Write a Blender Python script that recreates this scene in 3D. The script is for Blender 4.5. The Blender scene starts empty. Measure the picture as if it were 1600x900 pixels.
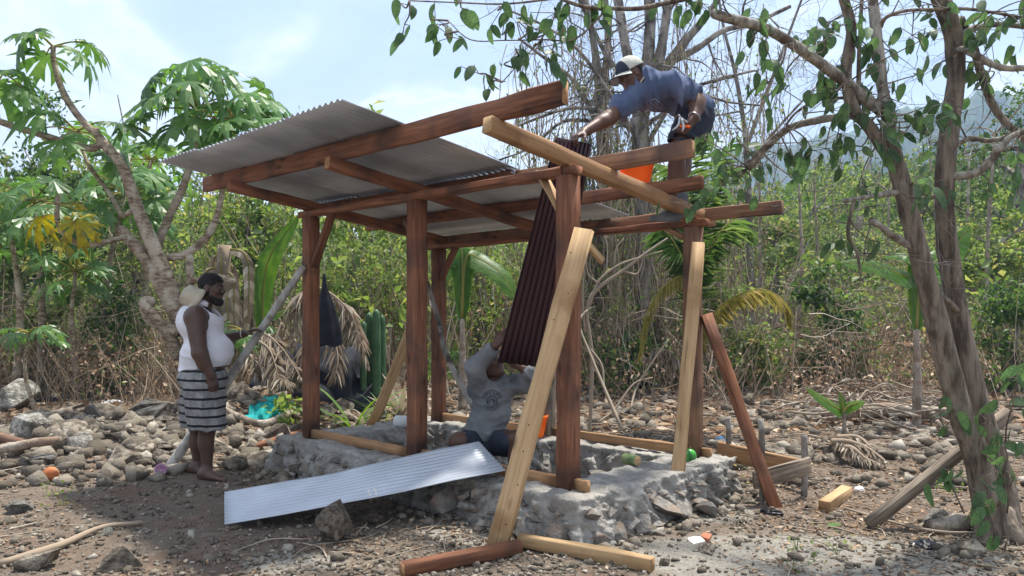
import bpy, math, random
import numpy as np
from mathutils import Vector, Matrix, Euler
random.seed(7)
RNG = np.random.default_rng(11)
scene = bpy.context.scene
COL = scene.collection
R = math.radians

# ------------------------------------------------------------------ camera
CAM_H, FPX, HOR = 1.42, 1200.0, 490.0          # eye height, focal length in photo pixels, horizon row
cam_data = bpy.data.cameras.new("camera")
cam_data.sensor_width = 36.0
cam_data.lens = 36.0 * FPX / 1600.0
cam_data.shift_y = (HOR - 450.0) / 1600.0
cam_data.clip_start = 0.05
cam_data.clip_end = 3000.0
cam = bpy.data.objects.new("camera", cam_data)
COL.objects.link(cam)
cam.location = (0, 0, CAM_H)
cam.rotation_euler = (R(90), 0, 0)
scene.camera = cam

# ------------------------------------------------------------------ world, sun, exposure
SUN_EL, SUN_AZ = R(72), R(40)                   # azimuth measured from +Y towards +X: behind the hut, to the right
world = bpy.data.worlds.new("World")
scene.world = world
world.use_nodes = True
wn, wl = world.node_tree.nodes, world.node_tree.links
wn.clear()
w_out = wn.new("ShaderNodeOutputWorld")
w_bg = wn.new("ShaderNodeBackground")
w_sky = wn.new("ShaderNodeTexSky")
w_sky.sky_type = 'NISHITA'
w_sky.sun_disc = False
w_sky.sun_elevation = SUN_EL
w_sky.sun_rotation = SUN_AZ
w_sky.air_density = 1.0
w_sky.dust_density = 2.0
w_sky.ozone_density = 2.0
w_bg.inputs['Strength'].default_value = 0.15
w_tc = wn.new("ShaderNodeTexCoord")
w_map = wn.new("ShaderNodeMapping")
w_map.inputs['Scale'].default_value = (1.0, 1.0, 1.9)
w_map.inputs['Location'].default_value = (0.35, 0.1, 0.2)
w_noise = wn.new("ShaderNodeTexNoise")
w_noise.inputs['Scale'].default_value = 3.6
w_noise.inputs['Detail'].default_value = 9
w_noise.inputs['Roughness'].default_value = 0.56
w_noise.inputs['Distortion'].default_value = 0.5
w_ramp = wn.new("ShaderNodeValToRGB")
w_ramp.color_ramp.elements[0].position = 0.36
w_ramp.color_ramp.elements[0].color = (1.22, 1.44, 1.92, 1)    # hazy blue between the clouds
w_ramp.color_ramp.elements[1].position = 0.66
w_ramp.color_ramp.elements[1].color = (2.8, 2.84, 2.9, 1)      # sunlit cloud
for _p, _c in ((0.47, (1.5, 1.7, 2.1, 1)), (0.505, (1.85, 2.02, 2.32, 1)), (0.53, (2.55, 2.62, 2.72, 1)), (0.575, (2.0, 2.14, 2.4, 1))):
    w_e = w_ramp.color_ramp.elements.new(_p); w_e.color = _c
w_mix = wn.new("ShaderNodeMixRGB")
w_mix.inputs['Fac'].default_value = 0.86                        # thin veil of cloud over the clear sky
wl.new(w_tc.outputs['Generated'], w_map.inputs['Vector'])
wl.new(w_map.outputs['Vector'], w_noise.inputs['Vector'])
wl.new(w_noise.outputs['Fac'], w_ramp.inputs['Fac'])
wl.new(w_ramp.outputs['Color'], w_mix.inputs['Color2'])
wl.new(w_sky.outputs['Color'], w_mix.inputs['Color1'])
wl.new(w_mix.outputs['Color'], w_bg.inputs['Color'])
wl.new(w_bg.outputs['Background'], w_out.inputs['Surface'])

sun_data = bpy.data.lights.new("sun", 'SUN')
sun_data.energy = 2.7
sun_data.angle = R(4)
sun_data.color = (1.0, 0.95, 0.87)
sun = bpy.data.objects.new("sun", sun_data)
COL.objects.link(sun)
_sd = Vector((math.sin(SUN_AZ) * math.cos(SUN_EL), math.cos(SUN_AZ) * math.cos(SUN_EL), math.sin(SUN_EL)))
sun.rotation_euler = _sd.to_track_quat('Z', 'Y').to_euler()
scene.view_settings.view_transform = 'Standard'
scene.view_settings.look = 'None'
scene.view_settings.exposure = 1.72
scene.view_settings.gamma = 1.0
scene.render.engine = 'CYCLES'
scene.cycles.max_bounces = 6
scene.cycles.transparent_max_bounces = 8
scene.cycles.volume_bounces = 0

# ------------------------------------------------------------------ places
def P(px, py, Y):
    """the point at depth Y that the photograph shows at pixel (px, py)"""
    return Vector(((px - 800.0) / FPX * Y, Y, CAM_H - (py - HOR) / FPX * Y))

def _hash(ix, iy, seed):
    n = (ix.astype(np.int64) * 374761393 + iy.astype(np.int64) * 668265263 + seed * 974711) & 0x7fffffff
    n = ((n ^ (n >> 13)) * 1274126177) & 0x7fffffff
    return ((n ^ (n >> 16)) & 0xffff) / 65535.0

def vnoise(x, y, seed=0):
    x = np.asarray(x, float); y = np.asarray(y, float)
    ix = np.floor(x); iy = np.floor(y); fx = x - ix; fy = y - iy
    fx = fx * fx * (3 - 2 * fx); fy = fy * fy * (3 - 2 * fy)
    a = _hash(ix, iy, seed); b = _hash(ix + 1, iy, seed); c = _hash(ix, iy + 1, seed); d = _hash(ix + 1, iy + 1, seed)
    return (a * (1 - fx) + b * fx) * (1 - fy) + (c * (1 - fx) + d * fx) * fy - 0.5

def sstep(a, b, v):
    t = np.clip((v - a) / (b - a), 0, 1)
    return t * t * (3 - 2 * t)

def ground_h(x, y):
    x = np.asarray(x, float); y = np.asarray(y, float)
    h = 0.035 * np.maximum(0, y - 10.0)
    h = np.where(y > 24, 0.035 * 14 + 0.012 * (y - 24), h)
    h = h + 0.05 * vnoise(x * .5, y * .5, 1) + 0.022 * vnoise(x * 2.1, y * 2.1, 2) + 0.014 * vnoise(x * 6.3, y * 6.3, 3)
    h = h + .36 * sstep(1.0, 0.0, np.hypot((x + 3.2) / 1.9, (y - 9.7) / 1.4))
    heap = sstep(1.0, 0.0, np.hypot((x + 4.3) / 2.3, (y - 8.2) / 1.7))
    h = h + 0.22 * heap * (1 + .5 * vnoise(x * 3, y * 3, 5))
    # the wooded slope that climbs behind the clearing, steeper towards the right
    az = x / np.maximum(y, 1)
    rise = 0.20 * np.maximum(0, y - 21) * sstep(0.0, 0.55, az) + 0.05 * np.maximum(0, y - 21) * sstep(-.1, -.5, az)
    rise = np.minimum(rise, 13)
    h = h + rise + np.where(y > 22, 0.8 * vnoise(x * .15, y * .15, 6), 0)
    return h

def gh(x, y):
    return float(ground_h(x, y))

def G(px, py):
    """the spot on the ground seen at pixel (px, py)"""
    Y = CAM_H * FPX / (py - HOR)
    for _ in range(12):
        z = gh((px - 800.0) / FPX * Y, Y)
        Yn = (CAM_H - z) * FPX / (py - HOR)
        Y = 0.5 * Y + 0.5 * Yn
    p = P(px, py, Y)
    return Vector((p.x, p.y, gh(p.x, p.y)))

# ------------------------------------------------------------------ materials
MATS = {}
def rgba(c): return (c[0], c[1], c[2], 1.0)

def mat(name, c1, c2, scale=6.0, stretch=(1, 1, 1), c3=None, s3=1.2, lo=.40, hi=.60, rough=.75, bump=.25, bscale=None,
        objvar=.0, island=False, transl=0.0, metallic=0.0, spec=.3, detail=6, bdist=.01, coord='Object', distort=0.0, ramp3=(.5, .62), knots=False):
    m = bpy.data.materials.new(name); m.use_nodes = True
    n, l = m.node_tree.nodes, m.node_tree.links
    bs = n['Principled BSDF']; out = n['Material Output']
    tc = n.new('ShaderNodeTexCoord'); mp = n.new('ShaderNodeMapping'); mp.inputs['Scale'].default_value = stretch
    l.new(tc.outputs[coord], mp.inputs['Vector'])
    nz = n.new('ShaderNodeTexNoise'); nz.inputs['Scale'].default_value = scale; nz.inputs['Detail'].default_value = detail
    nz.inputs['Roughness'].default_value = .62; nz.inputs['Distortion'].default_value = distort
    l.new(mp.outputs[0], nz.inputs['Vector'])
    rp = n.new('ShaderNodeValToRGB'); rp.color_ramp.elements[0].position = lo; rp.color_ramp.elements[1].position = hi
    rp.color_ramp.elements[0].color = rgba(c1); rp.color_ramp.elements[1].color = rgba(c2)
    l.new(nz.outputs['Fac'], rp.inputs['Fac'])
    col = rp.outputs['Color']
    if island:
        ge = n.new('ShaderNodeNewGeometry')
        ir = n.new('ShaderNodeValToRGB'); ir.color_ramp.elements[0].color = rgba(c1); ir.color_ramp.elements[1].color = rgba(c2)
        ir.color_ramp.elements[0].position = 0.0; ir.color_ramp.elements[1].position = .85
        if c3 is not None:
            e = ir.color_ramp.elements.new(.97); e.color = rgba(c3)
        l.new(ge.outputs['Random Per Island'], ir.inputs['Fac'])
        col = ir.outputs['Color']
    elif c3 is not None:
        n3 = n.new('ShaderNodeTexNoise'); n3.inputs['Scale'].default_value = s3; n3.inputs['Detail'].default_value = 5
        l.new(tc.outputs[coord], n3.inputs['Vector'])
        r3 = n.new('ShaderNodeValToRGB'); r3.color_ramp.elements[0].position = ramp3[0]; r3.color_ramp.elements[1].position = ramp3[1]
        l.new(n3.outputs['Fac'], r3.inputs['Fac'])
        mx = n.new('ShaderNodeMixRGB'); mx.inputs['Color2'].default_value = rgba(c3)
        l.new(r3.outputs['Color'], mx.inputs['Fac']); l.new(col, mx.inputs['Color1']); col = mx.outputs['Color']
    if knots:                                    # dark knots and a long split here and there
        vo = n.new('ShaderNodeTexVoronoi'); vo.inputs['Scale'].default_value = 1.0; vo.inputs['Randomness'].default_value = 1.0
        vm = n.new('ShaderNodeMapping'); vm.inputs['Scale'].default_value = (2.6, 7, 7); vm.inputs['Location'].default_value = (.3, .2, .1)
        l.new(tc.outputs[coord], vm.inputs['Vector']); l.new(vm.outputs[0], vo.inputs['Vector'])
        vr = n.new('ShaderNodeValToRGB'); vr.color_ramp.elements[0].position = .05; vr.color_ramp.elements[1].position = .17
        vr.color_ramp.elements[0].color = (.22, .2, .2, 1); vr.color_ramp.elements[1].color = (1, 1, 1, 1)
        l.new(vo.outputs['Distance'], vr.inputs['Fac'])
        sp = n.new('ShaderNodeTexNoise'); sp.inputs['Scale'].default_value = 1.0; sp.inputs['Detail'].default_value = 3
        sm_ = n.new('ShaderNodeMapping'); sm_.inputs['Scale'].default_value = (.9, 26, 26); l.new(tc.outputs[coord], sm_.inputs['Vector']); l.new(sm_.outputs[0], sp.inputs['Vector'])
        sr = n.new('ShaderNodeValToRGB'); sr.color_ramp.elements[0].position = .31; sr.color_ramp.elements[1].position = .37
        sr.color_ramp.elements[0].color = (.35, .33, .32, 1); sr.color_ramp.elements[1].color = (1, 1, 1, 1); l.new(sp.outputs['Fac'], sr.inputs['Fac'])
        for src in (vr, sr):
            mm = n.new('ShaderNodeMixRGB'); mm.blend_type = 'MULTIPLY'; mm.inputs['Fac'].default_value = .8
            l.new(col, mm.inputs['Color1']); l.new(src.outputs['Color'], mm.inputs['Color2']); col = mm.outputs['Color']
    if objvar:
        oi = n.new('ShaderNodeObjectInfo'); mr = n.new('ShaderNodeMapRange')
        mr.inputs['To Min'].default_value = 1 - objvar; mr.inputs['To Max'].default_value = 1 + objvar
        l.new(oi.outputs['Random'], mr.inputs['Value'])
        hs = n.new('ShaderNodeHueSaturation'); l.new(mr.outputs[0], hs.inputs['Value']); l.new(col, hs.inputs['Color']); col = hs.outputs['Color']
    l.new(col, bs.inputs['Base Color'])
    bs.inputs['Roughness'].default_value = rough; bs.inputs['Metallic'].default_value = metallic
    bs.inputs['Specular IOR Level'].default_value = spec
    if bump:
        bn = n.new('ShaderNodeTexNoise'); bn.inputs['Scale'].default_value = bscale or scale * 2.2; bn.inputs['Detail'].default_value = 5
        l.new(mp.outputs[0], bn.inputs['Vector'])
        bp = n.new('ShaderNodeBump'); bp.inputs['Strength'].default_value = bump; bp.inputs['Distance'].default_value = bdist
        l.new(bn.outputs['Fac'], bp.inputs['Height']); l.new(bp.outputs['Normal'], bs.inputs['Normal'])
    if transl:
        tr = n.new('ShaderNodeBsdfTranslucent'); ms = n.new('ShaderNodeMixShader'); ms.inputs['Fac'].default_value = transl
        hs2 = n.new('ShaderNodeHueSaturation'); hs2.inputs['Hue'].default_value = .485; hs2.inputs['Saturation'].default_value = 1.1; hs2.inputs['Value'].default_value = 1.9
        l.new(col, hs2.inputs['Color']); l.new(hs2.outputs['Color'], tr.inputs['Color'])
        l.new(bs.outputs[0], ms.inputs[1]); l.new(tr.outputs[0], ms.inputs[2]); l.new(ms.outputs[0], out.inputs['Surface'])
    MATS[name] = m
    return m

mat('wood_red', (.11, .041, .021), (.30, .132, .068), scale=4, stretch=(.7, 11, 11), c3=(.08, .043, .031), s3=2.6, lo=.3, hi=.7, rough=.78, bump=.5, objvar=.25, bdist=.005, ramp3=(.50, .68), knots=True, detail=9)
mat('wood_brown', (.15, .072, .038), (.36, .20, .115), scale=4, stretch=(.7, 11, 11), c3=(.10, .06, .045), s3=2.6, lo=.25, hi=.75, rough=.75, bump=.4, objvar=.15, bdist=.004, ramp3=(.50, .66), knots=True, detail=9)
mat('wood_tan', (.23, .12, .055), (.43, .26, .13), scale=4, stretch=(.7, 12, 12), c3=(.17, .09, .045), s3=2.2, lo=.25, hi=.75, rough=.75, bump=.4, objvar=.1, bdist=.004, ramp3=(.52, .68), knots=True, detail=9)
mat('wood_pale', (.33, .20, .09), (.58, .40, .215), scale=3.5, stretch=(.7, 12, 12), c3=(.27, .155, .07), s3=2.8, lo=.25, hi=.75, rough=.75, bump=.45, objvar=.1, bdist=.004, ramp3=(.55, .72), knots=True, detail=9)
mat('wood_grey', (.15, .115, .085), (.31, .255, .19), scale=5, stretch=(.9, 10, 10), c3=(.12, .095, .07), s3=2, rough=.85, bump=.35, objvar=.1, bdist=.004, knots=True, detail=9)
mat('wood_end', (.30, .15, .07), (.45, .26, .13), scale=30, rough=.85, bump=.2)
mat('zinc_old', (.43, .47, .52), (.52, .555, .60), scale=3, c3=(.37, .40, .44), s3=1.6, rough=.45, bump=.05, metallic=.4, objvar=.06, spec=.4)
mat('zinc_new', (.42, .45, .49), (.50, .53, .57), scale=1.5, rough=.42, bump=.03, metallic=.35, c3=(.38, .41, .45), s3=1.0)
mat('maroon_metal', (.040, .014, .017), (.055, .019, .022), scale=2, rough=.42, bump=.02, metallic=.1, spec=.35)
mat('mortar', (.23, .218, .195), (.36, .345, .312), scale=9, detail=9, c3=(.29, .268, .235), s3=3.0, rough=.97, bump=.9, bscale=38, bdist=.02, ramp3=(.5, .68))
mat('stone', (.095, .077, .057), (.27, .23, .18), scale=2.4, detail=9, c3=(.34, .295, .23), s3=1.6, rough=.95, bump=.8, bscale=6, objvar=.38, bdist=.04, ramp3=(.52, .66))
mat('stone_wall', (.165, .152, .132), (.28, .262, .232), scale=2.2, detail=9, c3=(.235, .185, .145), s3=1.4, rough=.95, bump=.6, bscale=6, objvar=.2, bdist=.03)
mat('stone_brown', (.075, .055, .038), (.20, .155, .11), scale=6, detail=9, c3=(.26, .22, .17), s3=3.2, rough=.95, bump=1.0, bscale=14, bdist=.05)
mat('stone_pale', (.20, .185, .155), (.45, .43, .38), scale=5, detail=9, c3=(.14, .13, .11), s3=3, rough=.95, bump=1.0, bscale=14, bdist=.05)
mat('pebble', (.085, .070, .052), (.235, .20, .155), scale=9, island=True, c3=(.36, .325, .27), rough=.95, bump=.8, bscale=35, bdist=.02)
mat('litter', (.085, .048, .028), (.40, .28, .175), island=True, c3=(.60, .49, .36), rough=.9, bump=0, transl=.15)
mat('twig', (.13, .095, .065), (.40, .33, .25), island=True, c3=(.5, .43, .34), rough=.9, bump=0)
mat('bark_pale', (.17, .13, .095), (.44, .385, .315), scale=8, detail=9, stretch=(1, 1, .5), c3=(.24, .165, .115), s3=4, rough=.95, bump=1.0, bscale=20, bdist=.04)
mat('bark_papaya', (.18, .125, .08), (.44, .355, .255), scale=9, detail=9, stretch=(1, 1, 3.0), c3=(.53, .455, .35), s3=5, rough=.95, bump=1.0, bscale=26, bdist=.04)
mat('bark_guava', (.08, .060, .044), (.25, .20, .15), scale=20, detail=9, stretch=(1, 1, .16), c3=(.27, .235, .18), s3=5, rough=.85, bump=1.0, bscale=34, bdist=.03, ramp3=(.56, .74))
mat('bark_guava_pale', (.15, .125, .095), (.38, .35, .29), scale=18, detail=9, stretch=(1, 1, .3), c3=(.11, .085, .062), s3=8, rough=.85, bump=.9, bscale=34, bdist=.02, ramp3=(.54, .60))
mat('bark_white', (.30, .28, .25), (.50, .48, .44), scale=14, detail=9, stretch=(1, 1, .5), c3=(.24, .21, .18), s3=9, rough=.9, bump=.8, bscale=30, bdist=.01, ramp3=(.56, .66))
mat('bark_grey', (.075, .064, .055), (.29, .26, .225), scale=7, detail=9, stretch=(1, 1, .35), c3=(.38, .35, .31), s3=3.2, rough=.95, bump=1.0, bscale=18, bdist=.05, ramp3=(.55, .65))
mat('dry_stem', (.14, .10, .07), (.38, .30, .215), island=True, c3=(.52, .45, .36), rough=.9, bump=0)
mat('bush_leaf', (.058, .105, .028), (.155, .21, .062), island=True, c3=(.30, .27, .09), rough=.5, bump=0, transl=.42)
mat('bush_leaf_bright', (.085, .155, .034), (.195, .265, .068), island=True, c3=(.34, .32, .10), rough=.5, bump=0, transl=.45)
mat('bush_leaf_deep', (.028, .072, .018), (.075, .145, .034), island=True, c3=(.13, .19, .04), rough=.45, bump=0, transl=.34)
mat('hill_leaf', (.04, .085, .02), (.10, .16, .04), island=True, c3=(.18, .18, .06), rough=.6, bump=0, transl=.3)
mat('papaya_leaf', (.06, .15, .030), (.12, .225, .055), scale=3, rough=.4, bump=.2, objvar=.32, transl=.42, c3=(.085, .18, .045), spec=.5)
mat('papaya_leaf_yellow', (.30, .28, .03), (.42, .36, .04), scale=5, rough=.5, bump=.2, transl=.4, c3=(.22, .17, .03), s3=4)
mat('guava_leaf', (.038, .092, .032), (.095, .165, .062), scale=12, rough=.48, bump=.25, objvar=.32, transl=.38, spec=.35)
mat('guava_leaf_dry', (.13, .05, .028), (.22, .10, .06), scale=12, rough=.6, bump=.25, objvar=.2, transl=.2)
mat('banana_leaf', (.045, .12, .015), (.10, .20, .03), scale=4, stretch=(1, 8, 1), rough=.4, bump=.3, transl=.42, objvar=.15)
mat('palm_leaf', (.05, .12, .03), (.12, .20, .055), island=True, c3=(.19, .26, .08), rough=.4, bump=0, transl=.35)
mat('palm_leaf_yellow', (.18, .18, .035), (.34, .30, .08), island=True, c3=(.38, .3, .16), rough=.55, bump=0, transl=.35)
mat('palm_leaf_dry', (.15, .115, .08), (.36, .305, .235), island=True, c3=(.50, .45, .38), rough=.8, bump=0, transl=.2)
mat('cactus_green', (.05, .12, .055), (.09, .17, .08), scale=8, rough=.55, bump=.2)
mat('green_bark', (.10, .16, .06), (.24, .28, .13), scale=9, rough=.8, bump=.4)
mat('grass_blade', (.07, .16, .02), (.17, .27, .05), scale=3, rough=.5, bump=0, transl=.35)
mat('skin_dark', (.062, .031, .020), (.092, .048, .032), scale=7, rough=.45, bump=.12, bscale=60, spec=.45, bdist=.003)
mat('skin_brown', (.092, .045, .029), (.13, .066, .043), scale=7, rough=.5, bump=.12, bscale=60, spec=.35, bdist=.003)
mat('skin_brown_deep', (.085, .042, .027), (.12, .062, .04), scale=7, rough=.52, bump=.12, bscale=60, spec=.35, bdist=.003)
mat('hair_black', (.008, .007, .006), (.02, .017, .015), scale=60, rough=.85, bump=1.0, bscale=90, bdist=.006)
mat('eye_white', (.30, .26, .23), (.36, .32, .29), rough=.25, bump=0)
mat('eye_dark', (.012, .008, .006), (.02, .012, .008), rough=.15, bump=0)
mat('lip', (.085, .035, .03), (.11, .048, .04), scale=30, rough=.5, bump=.1)
mat('cloth_white', (.62, .62, .66), (.74, .74, .78), scale=3, rough=.9, bump=.3, bscale=12, bdist=.008)
mat('cloth_beige', (.34, .30, .22), (.46, .41, .31), scale=6, rough=.95, bump=.4, bscale=25, bdist=.006)
mat('cloth_black', (.012, .013, .018), (.024, .026, .034), scale=5, rough=.9, bump=.4, bscale=14, bdist=.008)
mat('cloth_navy', (.018, .022, .036), (.034, .040, .062), scale=5, rough=.9, bump=.4, bscale=12, bdist=.008)
mat('cap_pale', (.44, .44, .37), (.54, .54, .47), scale=20, rough=.9, bump=.3, bscale=50, bdist=.003)
mat('orange_plastic', (.80, .19, .015), (.88, .24, .025), scale=3, rough=.4, bump=.03, transl=.25)
mat('white_plastic', (.62, .62, .62), (.75, .75, .74), scale=4, rough=.4, bump=.15, transl=.15)
mat('black_plastic', (.008, .008, .010), (.02, .02, .024), scale=6, rough=.3, bump=.6, bscale=14, bdist=.02)
mat('teal_cloth', (.0, .24, .23), (.01, .36, .34), scale=5, rough=.75, bump=.5, bscale=10, bdist=.02)
mat('blue_plastic', (.18, .42, .68), (.40, .62, .80), scale=9, rough=.3, bump=.4, bscale=14, transl=.25)
mat('pink_plastic', (.42, .22, .34), (.56, .36, .48), scale=9, rough=.35, bump=.1)
mat('purple_cloth', (.10, .05, .22), (.16, .08, .30), scale=9, rough=.7, bump=.4)
mat('clay', (.36, .13, .07), (.46, .19, .11), scale=9, rough=.9, bump=.4)
mat('tile_white', (.68, .64, .58), (.76, .73, .68), scale=9, rough=.6, bump=.2)
mat('husk', (.42, .14, .05), (.52, .20, .08), scale=12, rough=.9, bump=.6)
mat('tool_metal', (.35, .36, .37), (.45, .46, .47), scale=9, rough=.35, metallic=.8, bump=.1)
mat('shoe_grey', (.09, .10, .11), (.15, .16, .17), scale=9, rough=.8, bump=.3)
mat('nail_dark', (.03, .025, .02), (.05, .04, .03), rough=.6, bump=0)

# ------------------------------------------------------------------ object helpers
def tag(o, label=None, cat=None, group=None, kind=None):
    if label: o['label'] = label
    if cat: o['category'] = cat
    if group: o['group'] = group
    if kind: o['kind'] = kind
    return o

def thing(name, label, cat, loc=(0, 0, 0), group=None):
    o = bpy.data.objects.new(name, None); COL.objects.link(o)
    o.location = loc; o.empty_display_size = .1
    return tag(o, label, cat, group)

def mesh_np(name, V, F, smooth=False):
    """V (n,3); F is a list of polygons or an (m,k) array, or a list of such arrays"""
    me = bpy.data.meshes.new(name)
    V = np.asarray(V, np.float32)
    arrs = None
    if isinstance(F, np.ndarray): arrs = [F]
    elif len(F) and isinstance(F[0], np.ndarray) and F[0].ndim == 2: arrs = F
    if arrs is None:
        me.from_pydata([tuple(map(float, v)) for v in V], [], [tuple(int(i) for i in f) for f in F])
    else:
        arrs = [a for a in arrs if len(a)]
        loops = np.concatenate([a.ravel() for a in arrs]).astype(np.int32)
        tot = np.concatenate([np.full(len(a), a.shape[1], np.int32) for a in arrs])
        start = np.concatenate([[0], np.cumsum(tot)[:-1]]).astype(np.int32)
        me.vertices.add(len(V)); me.vertices.foreach_set('co', V.ravel())
        me.loops.add(len(loops)); me.loops.foreach_set('vertex_index', loops)
        me.polygons.add(len(tot)); me.polygons.foreach_set('loop_start', start); me.polygons.foreach_set('loop_total', tot)
        me.update(calc_edges=True)
    if smooth:
        me.polygons.foreach_set('use_smooth', np.ones(len(me.polygons), bool))
    return me

def put(name, me, m, parent=None, loc=None):
    if m is not None and not me.materials: me.materials.append(MATS[m] if isinstance(m, str) else m)
    o = bpy.data.objects.new(name, me); COL.objects.link(o)
    if parent is not None: o.parent = parent
    if loc is not None: o.location = loc
    return o

def wmesh(name, V, F, m, parent=None, origin=None, smooth=False):
    """vertices in world space; the object's origin is its parent's, or `origin`"""
    V = np.asarray(V, float)
    base = root_loc(parent) if parent is not None else Vector(origin if origin is not None else (V[:, 0].mean(), V[:, 1].mean(), V[:, 2].min()))
    me = mesh_np(name, V - np.array(base)[None, :], F, smooth)
    return put(name, me, m, parent, None if parent is not None else base)

def root_loc(o):
    v = Vector((0, 0, 0))
    while o is not None:
        v = v + o.location; o = o.parent
    return v

def place(name, me, M, m=None, parent=None):
    """an object with world matrix M, optionally under a parent that is only translated"""
    if m is not None and not me.materials: me.materials.append(MATS[m])
    o = bpy.data.objects.new(name, me); COL.objects.link(o)
    if parent is not None:
        o.parent = parent; M = Matrix.Translation(-root_loc(parent)) @ M
    o.matrix_local = M
    return o

def smooth_pts(pts, per=6):
    """Catmull-Rom through points with radius in the 4th column"""
    P_ = np.asarray(pts, float); n = len(P_)
    if n < 3:
        t = np.linspace(0, 1, per + 1)[:, None]; return P_[0] * (1 - t) + P_[-1] * t
    E = np.vstack([2 * P_[0] - P_[1], P_, 2 * P_[-1] - P_[-2]])
    out = []
    t = np.linspace(0, 1, per, endpoint=False)[:, None]
    for i in range(n - 1):
        a, b, c, d = E[i], E[i + 1], E[i + 2], E[i + 3]
        out.append(.5 * ((2 * b) + (c - a) * t + (2 * a - 5 * b + 4 * c - d) * t ** 2 + (3 * b - a - 3 * c + d) * t ** 3))
    out.append(P_[-1:])
    out = np.vstack(out); out[:, 3] = np.maximum(out[:, 3], 5e-4)
    return out

class MB:
    """collects geometry for one mesh"""
    def __init__(s): s.V = []; s.Q = []; s.T = []; s.N = []; s.n = 0
    def add(s, V, Q=None, T=None, N=None):
        V = np.asarray(V, float)
        if Q is not None and len(Q): s.Q.append(np.asarray(Q, np.int64) + s.n)
        if T is not None and len(T): s.T.append(np.asarray(T, np.int64) + s.n)
        if N is not None:
            for f in N: s.N.append([i + s.n for i in f])
        s.V.append(V); s.n += len(V); return s
    def tube(s, pts, sides=8, per=5, wob=0.0, cap=True, seed=0, straight=False):
        C = np.asarray(pts, float) if straight else smooth_pts(pts, per)
        n = len(C)
        T = np.gradient(C[:, :3], axis=0); T /= np.linalg.norm(T, axis=1)[:, None] + 1e-9
        ref = np.array([0, 0, 1.0]) if abs(T[0, 2]) < .9 else np.array([1.0, 0, 0])
        u = np.cross(T[0], ref); u /= np.linalg.norm(u)
        U = np.zeros((n, 3)); U[0] = u
        for i in range(1, n):
            u = U[i - 1] - T[i] * np.dot(U[i - 1], T[i]); U[i] = u / (np.linalg.norm(u) + 1e-9)
        W = np.cross(T, U)
        a = np.linspace(0, 2 * np.pi, sides, endpoint=False)
        rr = C[:, 3][:, None] * np.ones((1, sides))
        if wob:
            rs = np.random.default_rng(seed + 17 * n)
            nz = rs.normal(0, 1, (n, sides)); nz = (nz + np.roll(nz, 1, 1) + np.vstack([nz[1:], nz[-1:]])) / 1.9
            rr = rr * (1 + wob * nz)
        V = C[:, None, :3] + rr[..., None] * (np.cos(a)[None, :, None] * U[:, None, :] + np.sin(a)[None, :, None] * W[:, None, :])
        idx = np.arange(n * sides).reshape(n, sides)
        nx = np.roll(idx, -1, axis=1)
        Q = np.stack([idx[:-1], nx[:-1], nx[1:], idx[1:]], -1).reshape(-1, 4)
        N = [list(range(sides))[::-1], [int(i) for i in idx[-1]]] if cap else None
        return s.add(V.reshape(-1, 3), Q=Q, N=N)
    def arrays(s):
        V = np.vstack(s.V); F = []
        if s.Q: F.append(np.vstack(s.Q))
        if s.T: F.append(np.vstack(s.T))
        by = {}
        for f in s.N: by.setdefault(len(f), []).append(f)
        for k, v in by.items(): F.append(np.array(v))
        return V, F
    def build(s, name, m, parent=None, origin=None, smooth=True):
        V, F = s.arrays()
        return wmesh(name, V, F, m, parent, origin, smooth)

def leaf_cards(C, D, Nrm, L, W, fold=.18):
    """vectorised small leaves: diamond of two triangles folded on the midrib"""
    C = np.asarray(C); n = len(C)
    D = D / (np.linalg.norm(D, axis=1)[:, None] + 1e-9)
    S = np.cross(D, Nrm); S /= (np.linalg.norm(S, axis=1)[:, None] + 1e-9)
    Np = np.cross(S, D)
    L = np.broadcast_to(L, n)[:, None]; W = np.broadcast_to(W, n)[:, None]
    a = C; b = C + D * L * .42 + S * W * .5 + Np * W * fold; c = C + D * L - Np * L * .12; d = C + D * L * .42 - S * W * .5 + Np * W * fold
    V = np.stack([a, b, c, d], 1).reshape(-1, 3)
    i = np.arange(n)[:, None] * 4
    T = np.concatenate([i + [[0, 1, 2]], i + [[0, 2, 3]]], 0)
    return V, T

def rand_dirs(n, rng=RNG, down=.0):
    v = rng.normal(0, 1, (n, 3)); v[:, 2] -= down
    return v / (np.linalg.norm(v, axis=1)[:, None] + 1e-9)
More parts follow.
